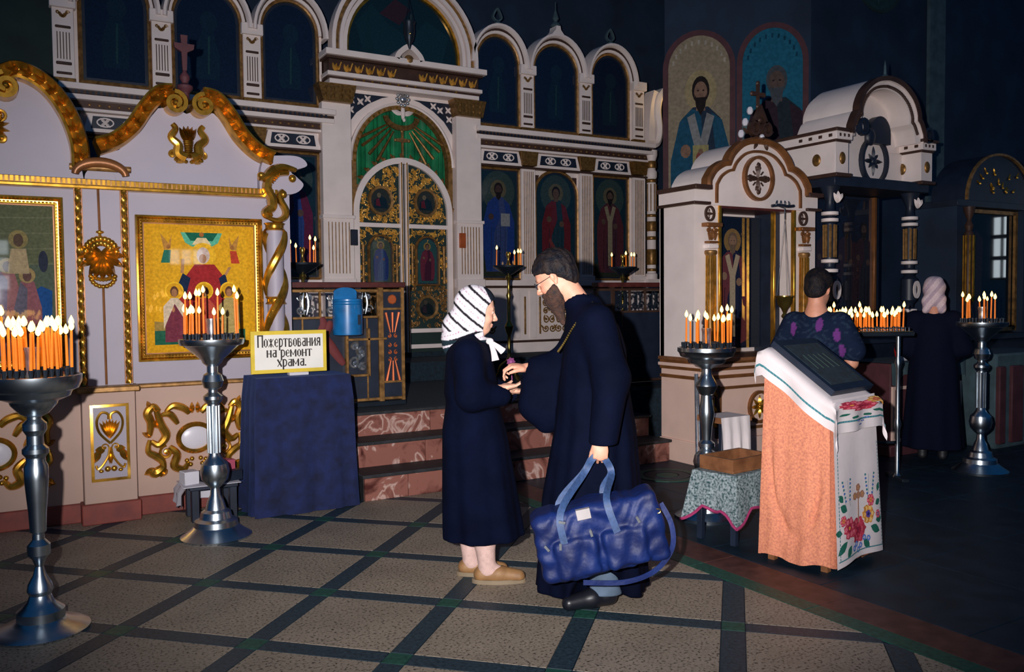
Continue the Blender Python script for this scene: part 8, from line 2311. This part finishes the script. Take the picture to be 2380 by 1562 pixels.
# ------------------------------------------------------------------ two worshippers behind, seen from the back
def worshipper(loc, facing, h, label, scarf, dress, seed):
    s = h / 1.62
    S = Field((-0.30 * s, -0.34 * s, 0.03), (0.32 * s, 0.34 * s, 1.70 * s), 0.013, zz=((1.36 * s, 1.66 * s),), hf=0.007)
    c = (0.03 * s, 0, 1.505 * s); R = basis((1, 0), 0.35)
    T = head(S, c, R, 0.98 * s)
    S.cap(T(-0.03, 0, -0.05), (-0.02 * s, 0, 1.32 * s), 0.052 * s, 0.06 * s, 0.03)
    S.chain([(0, 0, 1.32 * s), (0, 0, 1.1 * s), (0, 0, 0.88 * s)], [0.08 * s, 0.11 * s, 0.11 * s], 0.04)
    for y in (-1, 1):
        S.chain([(0, y * 0.06 * s, 1.28 * s), (0, y * 0.17 * s, 1.26 * s), (0.0, y * 0.225 * s, 1.02 * s), (0.15 * s, y * 0.17 * s, 0.93 * s)], [0.05 * s, 0.048 * s, 0.042 * s, 0.028 * s], 0.03)
        hand(S, (0.15 * s, y * 0.17 * s, 0.93 * s), (0.8, -y * 0.5, 0.2), (0, -y, 0.3), side=y, curl=(0.3, 0.3, 0.3, 0.3), sc=0.95)
        S.chain([(0, y * 0.08 * s, 0.86 * s), (0, y * 0.08 * s, 0.46 * s), (0, y * 0.08 * s, 0.09 * s)], [0.085 * s, 0.06 * s, 0.04 * s], 0.03)
        S.cap((-0.02, y * 0.08 * s, 0.065), (0.14, y * 0.09 * s, 0.055), 0.035, 0.030, 0.02)
    def col(V):
        C_ = headcol(V, c, R, (0.55, 0.24, 0.15), 0.98 * s)
        C_[V[:, 2] < 0.30] = (0.012, 0.012, 0.016)
        return C_
    o = S.obj('person', 'figure', color=col)
    o.location = loc; o.rotation_euler = (0, 0, facing)
    tag(o, label, 'person')
    G = Field((-0.34 * s, -0.36 * s, 0.10), (0.34 * s, 0.36 * s, 1.42 * s), 0.011)
    rows = [(0.14 if not dress else 0.30, 0.0, 0, 0.22 * s, 0.25 * s), (0.6 * s, 0, 0, 0.19 * s, 0.215 * s), (0.86 * s, 0, 0, 0.175 * s, 0.20 * s), (1.05 * s, 0, 0, 0.14 * s, 0.17 * s), (1.22 * s, 0, 0, 0.135 * s, 0.185 * s), (1.30 * s, 0, 0, 0.10 * s, 0.14 * s), (1.36 * s, 0.0, 0, 0.065 * s, 0.075 * s)]
    G.loft(rows, fold=lambda th, Z: np.interp(Z, [0.1, 0.8, 1.1], [0.05, 0.02, 0.0]) * np.sin(8 * th))
    for y in (-1, 1):
        if dress: G.chain([(0, y * 0.15 * s, 1.275 * s), (0.0, y * 0.235 * s, 1.10 * s)], [0.082 * s, 0.082 * s], 0.04)
        else: G.chain([(0, y * 0.15 * s, 1.27 * s), (0.0, y * 0.23 * s, 1.02 * s), (0.12 * s, y * 0.18 * s, 0.94 * s)], [0.08 * s, 0.075 * s, 0.055 * s], 0.04)
    G.ell(c, (0.10, 0.09, 0.12), R, 0.0, 's')
    rnd = np.random.RandomState(seed)
    def gc(V):
        C_ = np.tile(np.array((0.003, 0.005, 0.016)), (len(V), 1))
        if dress:
            C_ = np.tile(np.array((0.006, 0.012, 0.032)), (len(V), 1))
            n_ = np.sin(V[:, 1] * 60 + 3 * np.sin(V[:, 2] * 50)) * np.sin(V[:, 2] * 70 + 2 * np.sin(V[:, 1] * 40))
            C_[n_ > 0.55] = (0.014, 0.026, 0.05)
            for yy, zz_ in ((0.13, 1.24), (-0.16, 1.20), (0.03, 1.12), (-0.05, 1.27), (-0.19, 1.10), (0.20, 1.10), (-0.10, 1.0), (0.10, 0.98)):
                d = np.sqrt(((V[:, 1] - yy) / 0.022) ** 2 + ((V[:, 2] - zz_ * s) / 0.045) ** 2); C_[d < 1] = (0.12, 0.03, 0.16)
        return C_
    G.obj('blouse_and_skirt' if dress else 'long_coat', 'cloth_print', o, color=gc)
    H_ = Field((c[0] - 0.17, -0.14, c[2] - 0.20), (c[0] + 0.15, 0.14, c[2] + 0.16), 0.0065)
    if scarf:
        H_.ell(T(-0.016, 0, 0.045), (0.115, 0.093, 0.10), R, 0.0); H_.ell(T(-0.02, 0, -0.04), (0.095, 0.085, 0.10), R, 0.03)
        H_.cap(T(-0.05, 0.05, -0.10), (c[0] - 0.10, 0.06, c[2] - 0.15), 0.05, 0.035, 0.04); H_.cap(T(-0.05, -0.05, -0.10), (c[0] - 0.10, -0.06, c[2] - 0.15), 0.05, 0.035, 0.04)
        X_, Y_, Z_ = H_.x[:, None, None], H_.y[None, :, None], H_.z[None, None, :]
        lx = R[0, 0] * (X_ - c[0]) + R[2, 0] * (Z_ - c[2]) + 0 * Y_; lz = R[0, 2] * (X_ - c[0]) + R[2, 2] * (Z_ - c[2]) + 0 * Y_
        H_.F = np.maximum(H_.F, (lx - 0.05 - 0.4 * np.maximum(0, lz - 0.03)) * 0.9).astype(np.float32)
        H_.F += (0.003 * np.sin(60 * lz + 45 * Y_) ).astype(np.float32)
        H_.obj('headscarf', 'cloth_print', o, color=lambda V: np.where((np.sin(V[:, 2] * 55 + V[:, 1] * 70) > 0.3)[:, None], np.array((0.42, 0.33, 0.40)), np.array((0.62, 0.50, 0.54))))
    else:
        H_.ell(T(-0.018, 0, 0.05), (0.112, 0.092, 0.094), R, 0.0); H_.ell(T(-0.065, 0, -0.015), (0.06, 0.078, 0.08), R, 0.02); H_.ell(T(-0.10, 0, 0.03), (0.045, 0.05, 0.045), R, 0.02)
        X_, Y_, Z_ = H_.x[:, None, None], H_.y[None, :, None], H_.z[None, None, :]
        lx = R[0, 0] * (X_ - c[0]) + R[2, 0] * (Z_ - c[2]) + 0 * Y_; lz = R[0, 2] * (X_ - c[0]) + R[2, 2] * (Z_ - c[2]) + 0 * Y_
        H_.F = np.maximum(H_.F, (np.where(lx > 0, 0.02 + 0.5 * lx, 0.02 + 1.6 * lx) - lz) * 0.8).astype(np.float32)
        H_.obj('hair', 'hair', o)
    return o
worshipper((4.83, 4.06, 0), math.atan2(0.40, 0.92), 1.66, 'dark-haired woman in patterned navy blouse seen from behind, beyond the lectern', False, True, 2)
worshipper((7.10, 4.69, 0), math.atan2(0.55, 0.83), 1.63, 'woman in pale pink headscarf and long dark coat seen from behind', True, False, 3)
